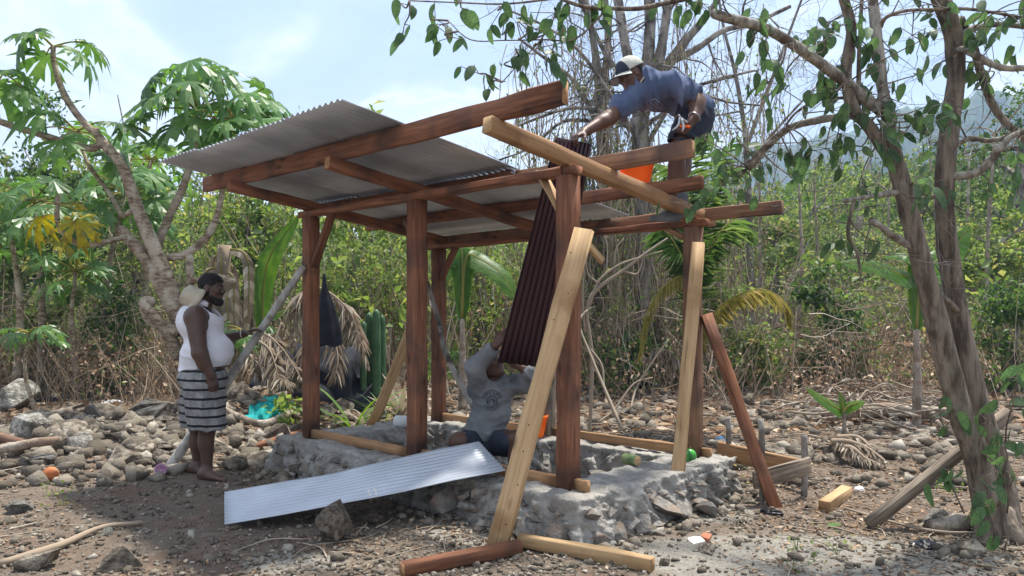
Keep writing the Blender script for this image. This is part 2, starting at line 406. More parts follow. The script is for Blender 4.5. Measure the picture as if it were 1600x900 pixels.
# ------------------------------------------------------------------ implicit surfaces (bodies, clothing, mortar): smooth union, then surface nets
class Field:
    def __init__(s, lo, hi, step):
        s.lo = np.array(lo, float); s.step = step
        s.n = np.ceil((np.array(hi, float) - s.lo) / step).astype(int) + 1
        s.d = np.full(s.n, 9.0, np.float32)
        s.ax = [s.lo[i] + step * np.arange(s.n[i]) for i in range(3)]
    def _sub(s, lo, hi):
        a = np.clip(np.floor((np.array(lo) - s.lo) / s.step).astype(int), 0, s.n)
        b = np.clip(np.ceil((np.array(hi) - s.lo) / s.step).astype(int) + 1, 0, s.n)
        sl = tuple(slice(a[i], b[i]) for i in range(3))
        X, Y, Z = np.meshgrid(*[s.ax[i][sl[i]] for i in range(3)], indexing='ij', sparse=True)
        return sl, X, Y, Z
    def _mix(s, sl, q, k, sub=False):
        d = s.d[sl]
        if d.size == 0: return
        if sub:
            q = -q
            if k <= 0: s.d[sl] = np.maximum(d, q)
            else:
                h = np.maximum(k - np.abs(d - q), 0) / k; s.d[sl] = np.maximum(d, q) + h * h * k * .25
        else:
            if k <= 0: s.d[sl] = np.minimum(d, q)
            else:
                h = np.maximum(k - np.abs(d - q), 0) / k; s.d[sl] = np.minimum(d, q) - h * h * k * .25
    def cone(s, a, b, r1, r2, k=.03, sub=False):
        a = np.array(a, float); b = np.array(b, float); m = max(r1, r2) + k + .02
        sl, X, Y, Z = s._sub(np.minimum(a, b) - m, np.maximum(a, b) + m)
        v = b - a; L2 = max(float(v @ v), 1e-9)
        t = np.clip(((X - a[0]) * v[0] + (Y - a[1]) * v[1] + (Z - a[2]) * v[2]) / L2, 0, 1)
        q = np.sqrt((X - a[0] - t * v[0]) ** 2 + (Y - a[1] - t * v[1]) ** 2 + (Z - a[2] - t * v[2]) ** 2) - (r1 + (r2 - r1) * t)
        s._mix(sl, q, k, sub); return s
    def ball(s, a, r, k=.03, sub=False): return s.cone(a, np.array(a, float) + 1e-5, r, r, k, sub)
    def ell(s, c, r, rot=None, k=.03, sub=False):
        c = np.array(c, float); r = np.array(r, float); m = r.max() + k + .02
        sl, X, Y, Z = s._sub(c - m, c + m)
        x, y, z = X - c[0], Y - c[1], Z - c[2]
        if rot is not None:
            M_ = np.array(rot)
            x, y, z = (M_[0, 0] * x + M_[1, 0] * y + M_[2, 0] * z), (M_[0, 1] * x + M_[1, 1] * y + M_[2, 1] * z), (M_[0, 2] * x + M_[1, 2] * y + M_[2, 2] * z)
        k0 = np.sqrt((x / r[0]) ** 2 + (y / r[1]) ** 2 + (z / r[2]) ** 2)
        k1 = np.sqrt((x / r[0] ** 2) ** 2 + (y / r[1] ** 2) ** 2 + (z / r[2] ** 2) ** 2) + 1e-6
        s._mix(sl, k0 * (k0 - 1) / k1, k, sub); return s
    def plane(s, p, nrm, k=.0):
        """keep the side the normal points away from"""
        nrm = np.array(nrm, float); nrm /= np.linalg.norm(nrm)
        X, Y, Z = np.meshgrid(*s.ax, indexing='ij', sparse=True)
        q = (X - p[0]) * nrm[0] + (Y - p[1]) * nrm[1] + (Z - p[2]) * nrm[2]
        s.d = np.maximum(s.d, q).astype(np.float32); return s
    def warp(s, fn):
        X, Y, Z = np.meshgrid(*s.ax, indexing='ij', sparse=True)
        s.d = (s.d + fn(X, Y, Z)).astype(np.float32); return s
    def mesh(s):
        d = s.d.copy()
        d[0] = d[-1] = 9; d[:, 0] = d[:, -1] = 9; d[:, :, 0] = d[:, :, -1] = 9
        ins = d < 0
        n = s.n - 1
        cs = [ins[i:n[0] + i, j:n[1] + j, k:n[2] + k] for i in (0, 1) for j in (0, 1) for k in (0, 1)]
        cnt = np.zeros(n, np.int8)
        for c in cs: cnt += c
        act = (cnt > 0) & (cnt < 8)
        I = np.argwhere(act)
        vid = np.full(n, -1, np.int64); vid[act] = np.arange(len(I))
        acc = np.zeros((len(I), 3)); num = np.zeros(len(I))
        cor = [(i, j, k) for i in (0, 1) for j in (0, 1) for k in (0, 1)]
        val = {c: d[I[:, 0] + c[0], I[:, 1] + c[1], I[:, 2] + c[2]].astype(float) for c in cor}
        for a in cor:
            for ax in range(3):
                if a[ax] == 0:
                    b = list(a); b[ax] = 1; b = tuple(b)
                    va, vb = val[a], val[b]; x = (va < 0) != (vb < 0)
                    t = np.where(x, va / np.where(x, va - vb, 1), 0)
                    p = np.array(a, float)[None, :].repeat(len(I), 0); p[:, ax] += t
                    acc[x] += p[x]; num[x] += 1
        V = s.lo + s.step * (I + acc / num[:, None])
        Q = []
        for ax in range(3):
            o1, o2 = [(1, 2), (2, 0), (0, 1)][ax]
            A = np.take(ins, range(0, n[ax]), ax); B = np.take(ins, range(1, n[ax] + 1), ax)
            E = np.argwhere(A != B)
            E = E[(E[:, o1] > 0) & (E[:, o2] > 0) & (E[:, o1] < n[o1]) & (E[:, o2] < n[o2])]
            f = A[E[:, 0], E[:, 1], E[:, 2]]
            def at(d1, d2):
                G_ = E.copy(); G_[:, o1] -= d1; G_[:, o2] -= d2
                return vid[G_[:, 0], G_[:, 1], G_[:, 2]]
            q = np.stack([at(1, 1), at(0, 1), at(0, 0), at(1, 0)], 1)
            q[~f] = q[~f][:, ::-1]
            Q.append(q)
        Q = np.vstack(Q); Q = Q[(Q >= 0).all(1)]
        return V, Q

def relax(V, Q, it=1, f=.5):
    """light Laplacian smoothing of a quad mesh"""
    for _ in range(it):
        S = np.zeros_like(V); c = np.zeros(len(V))
        for a in range(4):
            i, j = Q[:, a], Q[:, (a + 1) % 4]
            np.add.at(S, i, V[j]); np.add.at(S, j, V[i]); np.add.at(c, i, 1); np.add.at(c, j, 1)
        V = V * (1 - f) + f * S / np.maximum(c, 1)[:, None]
    return V
# ------------------------------------------------------------------ ground: one sheet out to the horizon
def axis(lo_far, lo, hi, hi_far, step, nfar):
    a = np.arange(lo, hi, step)
    g = np.geomspace(step * 1.5, 1, nfar)
    def far(d): return np.cumsum(np.geomspace(step * 1.2, d / 6.0, nfar)) * (d / np.cumsum(np.geomspace(step * 1.2, d / 6.0, nfar))[-1])
    return np.concatenate([lo - far(lo - lo_far)[::-1], a, hi + far(hi_far - hi)])
gx = axis(-500, -5.5, 5.5, 500, .04, 55)
gy = axis(-40, 3.6, 12.0, 800, .04, 60)
GX, GY = np.meshgrid(gx, gy, indexing='xy')
GZ = ground_h(GX, GY)
GZ = GZ + np.where((GY < 13) & (np.abs(GX) < 7), .008 * vnoise(GX * 17, GY * 17, 8) + .005 * vnoise(GX * 37, GY * 37, 9), 0)
nx_, ny_ = len(gx), len(gy)
idx = np.arange(nx_ * ny_).reshape(ny_, nx_)
Qg = np.stack([idx[:-1, :-1], idx[:-1, 1:], idx[1:, 1:], idx[1:, :-1]], -1).reshape(-1, 4)
gme = mesh_np("ground", np.stack([GX, GY, GZ], -1).reshape(-1, 3), Qg, True)

gm = bpy.data.materials.new('soil'); gm.use_nodes = True
n, l = gm.node_tree.nodes, gm.node_tree.links
tc = n.new('ShaderNodeTexCoord')
def noise(scale, detail=6, rough=.6):
    a = n.new('ShaderNodeTexNoise'); a.inputs['Scale'].default_value = scale; a.inputs['Detail'].default_value = detail; a.inputs['Roughness'].default_value = rough
    l.new(tc.outputs['Object'], a.inputs['Vector']); return a.outputs['Fac']
def ramp(f, stops):
    r = n.new('ShaderNodeValToRGB'); e = r.color_ramp.elements
    while len(e) < len(stops): e.new(.5)
    for q, (p, c) in zip(e, stops): q.position = p; q.color = rgba(c) if len(c) == 3 else c
    l.new(f, r.inputs['Fac']); return r.outputs['Color']
def mixc(f, a, b):
    m_ = n.new('ShaderNodeMixRGB')
    for k, v in (('Fac', f), ('Color1', a), ('Color2', b)):
        if isinstance(v, tuple): m_.inputs[k].default_value = rgba(v)
        else: l.new(v, m_.inputs[k])
    return m_.outputs['Color']
soil = ramp(noise(5.5, 8, .7), [(.3, (.10, .074, .053)), (.5, (.17, .130, .095)), (.7, (.26, .21, .16))])
grit = ramp(noise(85, 4, .7), [(.38, (.07, .055, .042)), (.55, (.17, .14, .112)), (.72, (.36, .32, .27))])
base = mixc(ramp(noise(2.3, 4), [(.40, (0.2, 0.2, 0.2)), (.62, (.75, .75, .75))]), soil, grit)
red = mixc(ramp(noise(1.4, 5), [(.5, (0, 0, 0)), (.66, (.7, .7, .7))]), base, (.155, .095, .065))
# the spilt cement sand at the front right and along the foot of the foundation, as patches of another material
sx = n.new('ShaderNodeSeparateXYZ'); l.new(tc.outputs['Object'], sx.inputs[0])
def math_(op, a, b=None):
    q = n.new('ShaderNodeMath'); q.operation = op
    for i, v in enumerate((a, b)):
        if v is None: continue
        if isinstance(v, (int, float)): q.inputs[i].default_value = v
        else: l.new(v, q.inputs[i])
    return q.outputs[0]
def blob(cx, cy, rx, ry):
    dx = math_('DIVIDE', math_('SUBTRACT', sx.outputs[0], cx), rx); dy = math_('DIVIDE', math_('SUBTRACT', sx.outputs[1], cy), ry)
    d = math_('SQRT', math_('ADD', math_('MULTIPLY', dx, dx), math_('MULTIPLY', dy, dy)))
    d = math_('ADD', d, math_('MULTIPLY', math_('SUBTRACT', noise(3.2, 7, .65), .5), 1.0))
    q = n.new('ShaderNodeMapRange'); q.inputs['From Min'].default_value = 1.08; q.inputs['From Max'].default_value = .82
    l.new(d, q.inputs['Value']); return q.outputs[0]
sand = ramp(noise(24, 8, .75), [(.32, (.17, .155, .125)), (.52, (.275, .255, .215)), (.74, (.39, .365, .32))])
c = mixc(blob(1.75, 4.50, 1.25, .48), red, sand)
c = mixc(blob(.05, 4.98, .75, .38), c, sand)
c = mixc(blob(1.35, 5.6, .42, .42), c, sand)
c = mixc(blob(-1.25, 4.42, .3, .2), c, sand)
# beyond the clearing the floor is leaf mould
far = n.new('ShaderNodeMapRange'); far.inputs['From Min'].default_value = 12; far.inputs['From Max'].default_value = 20
l.new(sx.outputs[1], far.inputs['Value'])
c = mixc(far.outputs[0], c, ramp(noise(3, 8, .7), [(.35, (.05, .045, .022)), (.6, (.14, .105, .06))]))
bs = n['Principled BSDF']; l.new(c, bs.inputs['Base Color']); bs.inputs['Roughness'].default_value = .95; bs.inputs['Specular IOR Level'].default_value = .15
bp = n.new('ShaderNodeBump'); bp.inputs['Strength'].default_value = .9; bp.inputs['Distance'].default_value = .02
l.new(math_('ADD', noise(40, 8, .7), math_('MULTIPLY', noise(11, 6, .6), 1.2)), bp.inputs['Height']); l.new(bp.outputs[0], bs.inputs['Normal'])
MATS['soil'] = gm
ground = tag(put("ground", gme, 'soil'), kind='structure')

# ------------------------------------------------------------------ far hills
def hill(name, Y0, depth, az0, az1, prof, seed, m, rough_h):
    na, nd = 420, 26
    A, D = np.meshgrid(np.linspace(az0, az1, na), np.linspace(0, 1, nd))
    Yw = Y0 + depth * D; Xw = A * Yw
    crest = np.interp(A[0], [p[0] for p in prof], [p[1] for p in prof])[None, :]      # height seen as px above the horizon row
    top = CAM_H + crest / FPX * (Y0 + depth * .62)
    sh = np.sin(np.clip(D / .62, 0, 1) * np.pi / 2) ** 1.3
    sh = np.where(D > .62, 1 - .5 * (D - .62) / .38, sh)
    Z = -2 + (top + 2) * sh + rough_h * (vnoise(Xw * .035, Yw * .06, seed) + .9 * vnoise(Xw * .11, Yw * .15, seed + 1) + .7 * vnoise(Xw * .28, Yw * .3, seed + 2)) * (D > .02)
    i = np.arange(na * nd).reshape(nd, na)
    Q = np.stack([i[:-1, :-1], i[:-1, 1:], i[1:, 1:], i[1:, :-1]], -1).reshape(-1, 4)
    me = mesh_np(name, np.stack([Xw, Yw, Z], -1).reshape(-1, 3), Q, False)
    return tag(put(name, me, m), kind='structure')
mat('forest_far', (.022, .045, .016), (.065, .10, .032), scale=.25, rough=.95, bump=0, c3=(.10, .11, .05), s3=.08)
hill('hill', 560, 120, -.2, .95, [(-.2, 150), (0, 165), (.15, 190), (.25, 225), (.33, 262), (.40, 275), (.46, 285), (.52, 292), (.7, 320), (.95, 345)], 41, 'forest_far', 11)
hill('hill', 400, 110, .36, 1.0, [(.36, 100), (.42, 200), (.47, 280), (.50, 318), (.56, 330), (.62, 345), (.7, 360), (1.0, 390)], 51, 'forest_far', 9)
hill('hill', 420, 100, -1.8, -.45, [(-1.8, 60), (-1.4, 200), (-1.0, 235), (-.72, 215), (-.62, 195), (-.5, 90), (-.45, 60)], 61, 'forest_far', 8)

# ------------------------------------------------------------------ the air
hz = bpy.data.materials.new('haze_air'); hz.use_nodes = True
hn, hl = hz.node_tree.nodes, hz.node_tree.links
hn.remove(hn['Principled BSDF'])
pv = hn.new('ShaderNodeVolumePrincipled'); pv.inputs['Color'].default_value = (.50, .70, 1, 1); pv.inputs['Density'].default_value = .0009; pv.inputs['Anisotropy'].default_value = .2
hl.new(pv.outputs[0], hn['Material Output'].inputs['Volume'])
MATS['haze_air'] = hz
bx = np.array([(x, y, z) for x in (-720, 720) for y in (-45, 720) for z in (-4, 250)], float)
if True:
    tag(wmesh('haze', bx, [(0, 1, 3, 2), (4, 6, 7, 5), (0, 4, 5, 1), (2, 3, 7, 6), (0, 2, 6, 4), (1, 5, 7, 3)], 'haze_air', origin=(0, 0, -8)), kind='stuff')

# ------------------------------------------------------------------ hut frame: t runs along the front row, s runs back, z up
HC = Vector((.364, 4.97, 0)); HU = Vector((.723, -.691, 0)).normalized(); HV = Vector((.691, .723, 0)).normalized()
def H(t, s, z): return HC + HU * t + HV * s + Vector((0, 0, z))

def timber_mesh(L, w, h, seed=0, ch=.006, wob=.003):
    rs = np.random.default_rng(seed)
    ns = max(2, int(L / .25)); xs = np.linspace(-L / 2, L / 2, ns + 1)
    a, b = w / 2, h / 2
    sec = np.array([(-a + ch, -b), (a - ch, -b), (a, -b + ch), (a, b - ch), (a - ch, b), (-a + ch, b), (-a, b - ch), (-a, -b + ch)])
    V = []; bow = rs.normal(0, .0007 * L, 2)
    for x in xs:
        o = rs.normal(0, wob, (8, 2)) + bow * (1 - (2 * x / L) ** 2)
        for p, q in zip(sec, o): V.append((x, p[0] + q[0], p[1] + q[1]))
    V = np.array(V); i = np.arange(len(V)).reshape(-1, 8); nx = np.roll(i, -1, 1)
    Q = np.stack([i[:-1], i[1:], nx[1:], nx[:-1]], -1).reshape(-1, 4)
    N = np.array([list(i[0]), list(i[-1][::-1])])
    return mesh_np('timber', V, [Q, N])
_ts = [0]
def timber(name, p0, p1, w, h, m, parent=None, up=(0, 0, 1), label=None, ends=None):
    """a sawn timber from p0 to p1 (centre line); h is measured along `up`, w across"""
    p0 = Vector(p0); p1 = Vector(p1); x = (p1 - p0); L = x.length; x.normalize()
    z = Vector(up); z = (z - x * z.dot(x)).normalized(); y = z.cross(x)
    M = Matrix(((x.x, y.x, z.x, 0), (x.y, y.y, z.y, 0), (x.z, y.z, z.z, 0), (0, 0, 0, 1)))
    M.translation = (p0 + p1) / 2
    _ts[0] += 1
    me = timber_mesh(L, w, h, _ts[0])
    me.materials.append(MATS[m])
    if ends:
        me.materials.append(MATS[ends]); me.polygons[-1].material_index = 1; me.polygons[-2].material_index = 1
    o = place(name, me, M, None, parent)
    if label: o['label'] = label
    return o

def corr_sheet(fn, nu, nv, waves, amp, prof='sine', thick=.0016, dent=.0):
    """a corrugated sheet; fn(u, v) gives point and normal, corrugations run along u"""
    us = np.linspace(0, 1, nu); vs = np.linspace(0, 1, nv)
    V = []
    for u in us:
        for v in vs:
            p, nn = fn(u, v)
            ph = v * waves
            if prof == 'sine': a = amp * math.sin(2 * math.pi * ph)
            else:
                f = (ph % 1.0); a = amp * (2 * float(sstep(.0, .14, f) - sstep(.36, .5, f)) - 1)
            V.append(p + nn * (a + dent * float(vnoise(u * 5 + 3, v * 3 + 1, 77))) + Vector((0, 0, 0)))
    V = np.array([tuple(v) for v in V])
    i = np.arange(nu * nv).reshape(nu, nv)
    Q = np.stack([i[:-1, :-1], i[:-1, 1:], i[1:, 1:], i[1:, :-1]], -1).reshape(-1, 4)
    return V, Q
def solid(o, t=.0016):
    m_ = o.modifiers.new('thickness', 'SOLIDIFY'); m_.thickness = t; m_.offset = 0
    return o

hut_loc = H(-1.535, .775, .28)
hut = thing('wooden_hut', 'open timber hut frame on six reddish posts with half its corrugated roof laid', 'hut', hut_loc)
PW = .118
SL = -.1286                                     # the roof falls towards the back
def zr(s): return 2.414 + SL * s                # centre of a rafter
for t, s, m in ((0, 0, 'wood_red'), (-1.535, 0, 'wood_red'), (-3.07, 0, 'wood_red'), (0, 1.55, 'wood_brown'), (-1.535, 1.55, 'wood_grey'), (-3.07, 1.55, 'wood_red')):
    top = 2.31 if s == 0 else 2.105
    timber('post', H(t, s, .262), H(t, s, top), PW, PW, m, hut, up=HV)
# plates
timber('top_plate', H(-3.20, -.01, 2.339), H(-.02, -.01, 2.339), .095, .056, 'wood_red', hut)
timber('top_plate', H(.0, -.01, 2.341), H(.09, -.01, 2.341), .09, .052, 'wood_red', hut)
timber('top_plate', H(-3.22, 1.55, 2.134), H(.12, 1.55, 2.134), .10, .056, 'wood_red', hut)
# rafters
timber('rafter', H(.012, -.745, zr(-.745)), H(.012, 1.83, zr(1.83)), .075, .098, 'wood_tan', hut, ends='wood_pale')
timber('rafter', H(-1.62, -.76, zr(-.76)), H(-1.62, 1.72, zr(1.72)), .065, .090, 'wood_red', hut, ends='wood_end')
timber('rafter', H(-3.10, -.78, zr(-.78)), H(-3.10, 1.72, zr(1.72)), .065, .090, 'wood_red', hut)
# purlins
def zp(s, h): return zr(s) + .049 + h / 2
timber('purlin', H(-3.81, -.66, zp(-.66, .13)), H(.525, -.66, zp(-.66, .13)), .05, .13, 'wood_red', hut, ends='wood_end')
timber('purlin', H(-3.75, .42, zp(.42, .115)), H(-.9, .42, zp(.42, .115)), .05, .115, 'wood_red', hut)
timber('purlin', H(-.88, .455, zp(.455, .115)), H(.64, .455, zp(.455, .115)), .052, .113, 'wood_brown', hut, ends='wood_tan')
timber('purlin', H(-3.75, 1.12, zp(1.12, .10)), H(.33, 1.12, zp(1.12, .10)), .05, .10, 'wood_red', hut)
timber('purlin', H(-3.75, 1.685, 2.213), H(.67, 1.685, 2.213), .05, .10, 'wood_brown', hut)
# knee braces
timber('knee_brace', H(-3.07, .0, 1.78), H(-2.72, .0, 2.32), .038, .075, 'wood_red', hut, up=HV)
timber('knee_brace', H(-3.07, 1.55, 1.72), H(-2.80, 1.55, 2.11), .038, .075, 'wood_red', hut, up=HV)
timber('knee_brace', H(-.01, -.0, 2.02), H(-.26, .02, 2.37), .10, .032, 'wood_pale', hut, up=HU)
timber('knee_brace', H(.0, 1.55, 1.99), H(-.24, 1.55, 2.115), .04, .075, 'wood_tan', hut, up=HV)
timber('cleat', P(906, 366, 5.03), P(941, 408, 5.22), .03, .05, 'wood_pale', hut)
# sill battens between the posts
for a, b, s, m in ((-3.0, -1.60, -.02, 'wood_tan'), (-1.47, .16, .0, 'wood_tan'), (-3.0, -1.60, 1.56, 'wood_tan'), (-1.47, .14, 1.58, 'wood_tan')):
    for lo, hi in (((a, b),) if b < 0 else ((a, -.062), (.062, b))):
        timber('sill_batten', H(lo, s, .325), H(hi, s, .325), .042, .075, m, hut)
# corrugated roof, four sheets to a course, each lapped one wave over the next
def roof_sheet(t0, t1, s0, s1, lift, seed):
    rs = np.random.default_rng(seed)
    sag = rs.uniform(-.012, .012)
    nrm = Vector((0, 0, 1)) - HV * SL; nrm.normalize()
    def fn(u, v):
        s = s0 + (s1 - s0) * u; t = t0 + (t1 - t0) * v
        return H(t, s, zr(s) + .049 + .132 + lift + .006 * math.sin(3 * u + seed) + sag * u * (1 - u)), nrm
    V, Q = corr_sheet(fn, 9, 11 * 10 + 1, 11, .0105, dent=.006)
    o = wmesh('roof_sheet', V, Q, 'zinc_old', hut, smooth=True)
    return solid(o)
w_ = .735
for k in range(4):
    t1 = -.87 - k * .685; j = RNG.uniform(-.025, .025)
    roof_sheet(t1 - w_, t1, -1.12 + j, .50 + j, .0 + .004 * (k % 2), k + 1)
for k in range(4):
    t1 = -.89 - k * .685; j = RNG.uniform(-.02, .02)
    roof_sheet(t1 - w_, t1, .40, 1.97 + j, -.030 + .004 * (k % 2), k + 11)

# ------------------------------------------------------------------ stone foundation with its mortar
rocks = []
def rock_proto(seed, npts=15, cuts=3, rough_=.035):
    """an angular stone: the hull of scattered points, its faces roughened when cuts > 0"""
    import bmesh
    rs = np.random.default_rng(seed); P_ = []
    while len(P_) < npts:
        v = rs.normal(0, 1, 3); v /= np.linalg.norm(v)
        if all(v @ q < .80 for q in P_) or rs.random() < .12: P_.append(v * (rs.uniform(.72, 1.12) if cuts else 1))
    sc = np.array([1, rs.uniform(.68, .95), rs.uniform(.5, .8)])
    bm = bmesh.new()
    for v in P_: bm.verts.new(tuple(v))
    bmesh.ops.convex_hull(bm, input=bm.verts[:])
    if cuts:
        bmesh.ops.dissolve_limit(bm, angle_limit=R(14), verts=bm.verts[:], edges=bm.edges[:])
        bmesh.ops.triangulate(bm, faces=bm.faces[:])
        bmesh.ops.bevel(bm, geom=bm.edges[:], offset=.035, segments=1, affect='EDGES', clamp_overlap=True)
        bmesh.ops.triangulate(bm, faces=bm.faces[:])
        bmesh.ops.subdivide_edges(bm, edges=[ed for ed in bm.edges if ed.calc_length() > .3], cuts=2, use_grid_fill=True)
        bmesh.ops.triangulate(bm, faces=bm.faces[:])
    bm.normal_update()
    V = np.array([v.co[:] for v in bm.verts]); F = np.array([[v.index for v in f.verts] for f in bm.faces]) if not bm.verts.index_update() else None
    bm.free()
    if cuts: V = V * (1 + rough_ * 2 * vnoise(V[:, 0] * 4 + seed + V[:, 2] * 2, V[:, 1] * 4 + V[:, 2] * 3, seed) + rough_ * vnoise(V[:, 0] * 10 + V[:, 2] * 7, V[:, 1] * 10 - V[:, 2] * 6, seed + 3))[:, None]
    return V * sc * (1.2 if cuts else 1.22), F
ROCK = [mesh_np('rock', *rock_proto(100 + i, 9 + i % 4), True) for i in range(12)]
for me in ROCK: me.set_sharp_from_angle(angle=R(24)); me.materials.append(MATS['stone'])
ROCKW = [mesh_np('rock', *rock_proto(200 + i, 10 + i % 3), True) for i in range(6)]
for me in ROCKW: me.set_sharp_from_angle(angle=R(24)); me.materials.append(MATS['stone_wall'])

fnd_loc = H(-1.535, .775, 0)
fnd = thing('stone_foundation', 'low stone and wet cement foundation ring under the timber hut', 'foundation', fnd_loc)
F_ = Field((-3.42, -.32, -.12), (.38, 2.0, .42), .0125)
def boxes(X, Y, Z):
    q = np.full(np.broadcast(X, Y, Z).shape, 9.0)
    g = np.maximum(.24 - Z, 0) * .20
    for (a, b, c_, d_) in ((-3.32, .24, -.21, .13), (-3.32, .24, 1.42, 1.80), (-.14, .24, -.2, 1.8), (-3.32, -2.94, -.2, 1.8), (-1.70, -1.37, -.1, 1.7)):
        dx = np.maximum(a - X, X - b) - g; dy = np.maximum(c_ - Y, Y - d_) - g; dz = np.maximum(Z - .272, -.1 - Z)
        m3 = np.maximum(np.maximum(dx, dy), dz)
        out = np.sqrt(np.maximum(dx, 0) ** 2 + np.maximum(dy, 0) ** 2 + np.maximum(dz, 0) ** 2)
        q = np.minimum(q, np.where(m3 > 0, out, m3))
    nz = vnoise(X * 3.1 + Z * 2, Y * 3.1 - Z * 3, 71) * .05 + vnoise(X * 9 + Z * 7, Y * 9 + Z * 5, 72) * .075 + vnoise(X * 20 - Z * 19, Y * 20 + Z * 17, 73) * .040 + vnoise(X * 46 - Z * 39, Y * 46 + Z * 41, 74) * .026
    damp = np.where(Z > .24, .45, 1.0)
    return q - .012 + nz * damp - 9.0
F_.d[:] = 9.0
F_.warp(boxes)
V, Q = F_.mesh()
Vw = np.array(HC)[None, :2] + V[:, :1] * np.array(HU)[None, :2] + V[:, 1:2] * np.array(HV)[None, :2]
wmesh('mortar_wall', np.column_stack([Vw, V[:, 2]]), Q, 'mortar', fnd, smooth=True)
def wall_stone(t, s, z, r, rs):
    M = Matrix.Translation(H(t, s, z)) @ Euler((rs.uniform(-.5, .5), rs.uniform(-.5, .5), rs.uniform(0, 6.3))).to_matrix().to_4x4() @ Matrix.Diagonal((r * rs.uniform(.85, 1.2), r * rs.uniform(.8, 1.1), r * rs.uniform(.8, 1.1), 1))
    place('stone', ROCKW[rs.integers(0, 6)], M, None, fnd)
rs = np.random.default_rng(5)
# faces: outer front, outer right, outer back and left, then the faces of the two pits
def row(t0, s0, t1, s1, nn, zlo, zhi, r0, r1):
    for i in range(nn):
        f = (i + rs.uniform(.2, .8)) / nn
        z = rs.uniform(zlo, zhi); r = rs.uniform(r0, r1)
        wall_stone(t0 + (t1 - t0) * f, s0 + (s1 - s0) * f, z, r, rs)
row(-3.3, -.24, .2, -.24, 18, .0, .12, .09, .14); row(-3.3, -.22, .2, -.22, 17, .13, .20, .05, .085)
row(.272, -.15, .272, 1.75, 12, .0, .11, .09, .14); row(.252, -.15, .252, 1.75, 12, .13, .20, .05, .09)
row(-3.3, -.15, -3.3, 1.75, 9, .03, .16, .07, .12)
row(-1.35, 1.43, -.15, 1.43, 8, .05, .16, .07, .11); row(-.16, .2, -.16, 1.4, 7, .05, .16, .06, .1); row(-1.37, .2, -1.37, 1.4, 7, .05, .16, .06, .1)
row(-2.9, 1.43, -1.72, 1.43, 8, .05, .16, .07, .11); row(-1.69, .2, -1.69, 1.4, 6, .05, .16, .06, .1)
for i in range(90):                              # small stones pressed into the wet cement of the outer faces
    f = rs.uniform(0, 1); r_ = rs.uniform(.022, .045); z_ = rs.uniform(.0, .24); g_ = max(0, .24 - z_) * .2
    if i % 5 < 3: wall_stone(-3.3 + 3.5 * f, -.215 - g_, z_, r_, rs)
    else: wall_stone(.25 + g_, -.15 + 1.9 * f, z_, r_, rs)
for i in range(34):                              # loose fill in the pits
    side = i % 2
    wall_stone(rs.uniform(-1.28, -.25) if side else rs.uniform(-2.8, -1.8), rs.uniform(.25, 1.35), rs.uniform(.0, .10), rs.uniform(.06, .13), rs)

# ------------------------------------------------------------------ loose sheets
def bil(c00, c10, c11, c01, sag=0.0):
    """corners: u along the corrugations, v across"""
    c00, c10, c11, c01 = map(Vector, (c00, c10, c11, c01))
    def fn(u, v):
        p = c00 * (1 - u) * (1 - v) + c10 * u * (1 - v) + c11 * u * v + c01 * (1 - u) * v
        p = p + Vector((0, 0, sag * 4 * u * (1 - u)))
        nn = (c10 - c00).cross(c01 - c00).normalized()
        return p, nn
    return fn
a00 = P(351, 820, 5.03); a10 = P(790, 736, 5.14); a11 = P(748, 689, 5.78); a01 = P(351, 769, 5.60)
V, Q = corr_sheet(bil(a00, a10, a11, a01, -.012), 17, 11 * 10 + 1, 11, .0085, dent=.02)
sh = solid(wmesh('metal_sheet', V, Q, 'zinc_new', origin=(a00.x, a00.y, min(a00.z, 0.02)), smooth=True))
tag(sh, 'new pale silver corrugated sheet lying slanted from the ground up to the foundation', 'metal sheet')
for k_ in (0, 1):                                # two chalk strokes on the silver sheet
    fn_ = bil(a00, a10, a11, a01, -.012); Vm = []
    for v_ in np.linspace(.05, .24, 20):
        for du in (0, .006):
            q_, n_ = fn_(.515 + .022 * k_ + du, v_); Vm.append(q_ + n_ * (.0085 * math.sin(2 * math.pi * v_ * 11) + .02 * float(vnoise((.515 + .022 * k_ + du) * 5 + 3, v_ * 3 + 1, 77)) + .003))
    i_ = np.arange(40).reshape(20, 2); o_ = mesh_np('chalk_mark', np.array([tuple(q_ - sh.location) for q_ in Vm]), np.stack([i_[:-1, 0], i_[:-1, 1], i_[1:, 1], i_[1:, 0]], -1))
    solid(put('chalk_mark', o_, 'tile_white', sh), .0008)
# maroon sheet passed up to the roof
m00 = P(777, 566, 5.80); m10 = P(868, 214, 5.42); m11 = P(924, 224, 5.60); m01 = P(862, 576, 5.98)
V, Q = corr_sheet(bil(m00, m10, m11, m01), 9, 9 * 14 + 1, 9, .010, 'rib', dent=.014)
sh = solid(wmesh('maroon_sheet', V, Q, 'maroon_metal', origin=tuple(m00), smooth=True))
tag(sh, 'dark maroon ribbed roofing sheet held upright between the seated man and the man above', 'metal sheet')

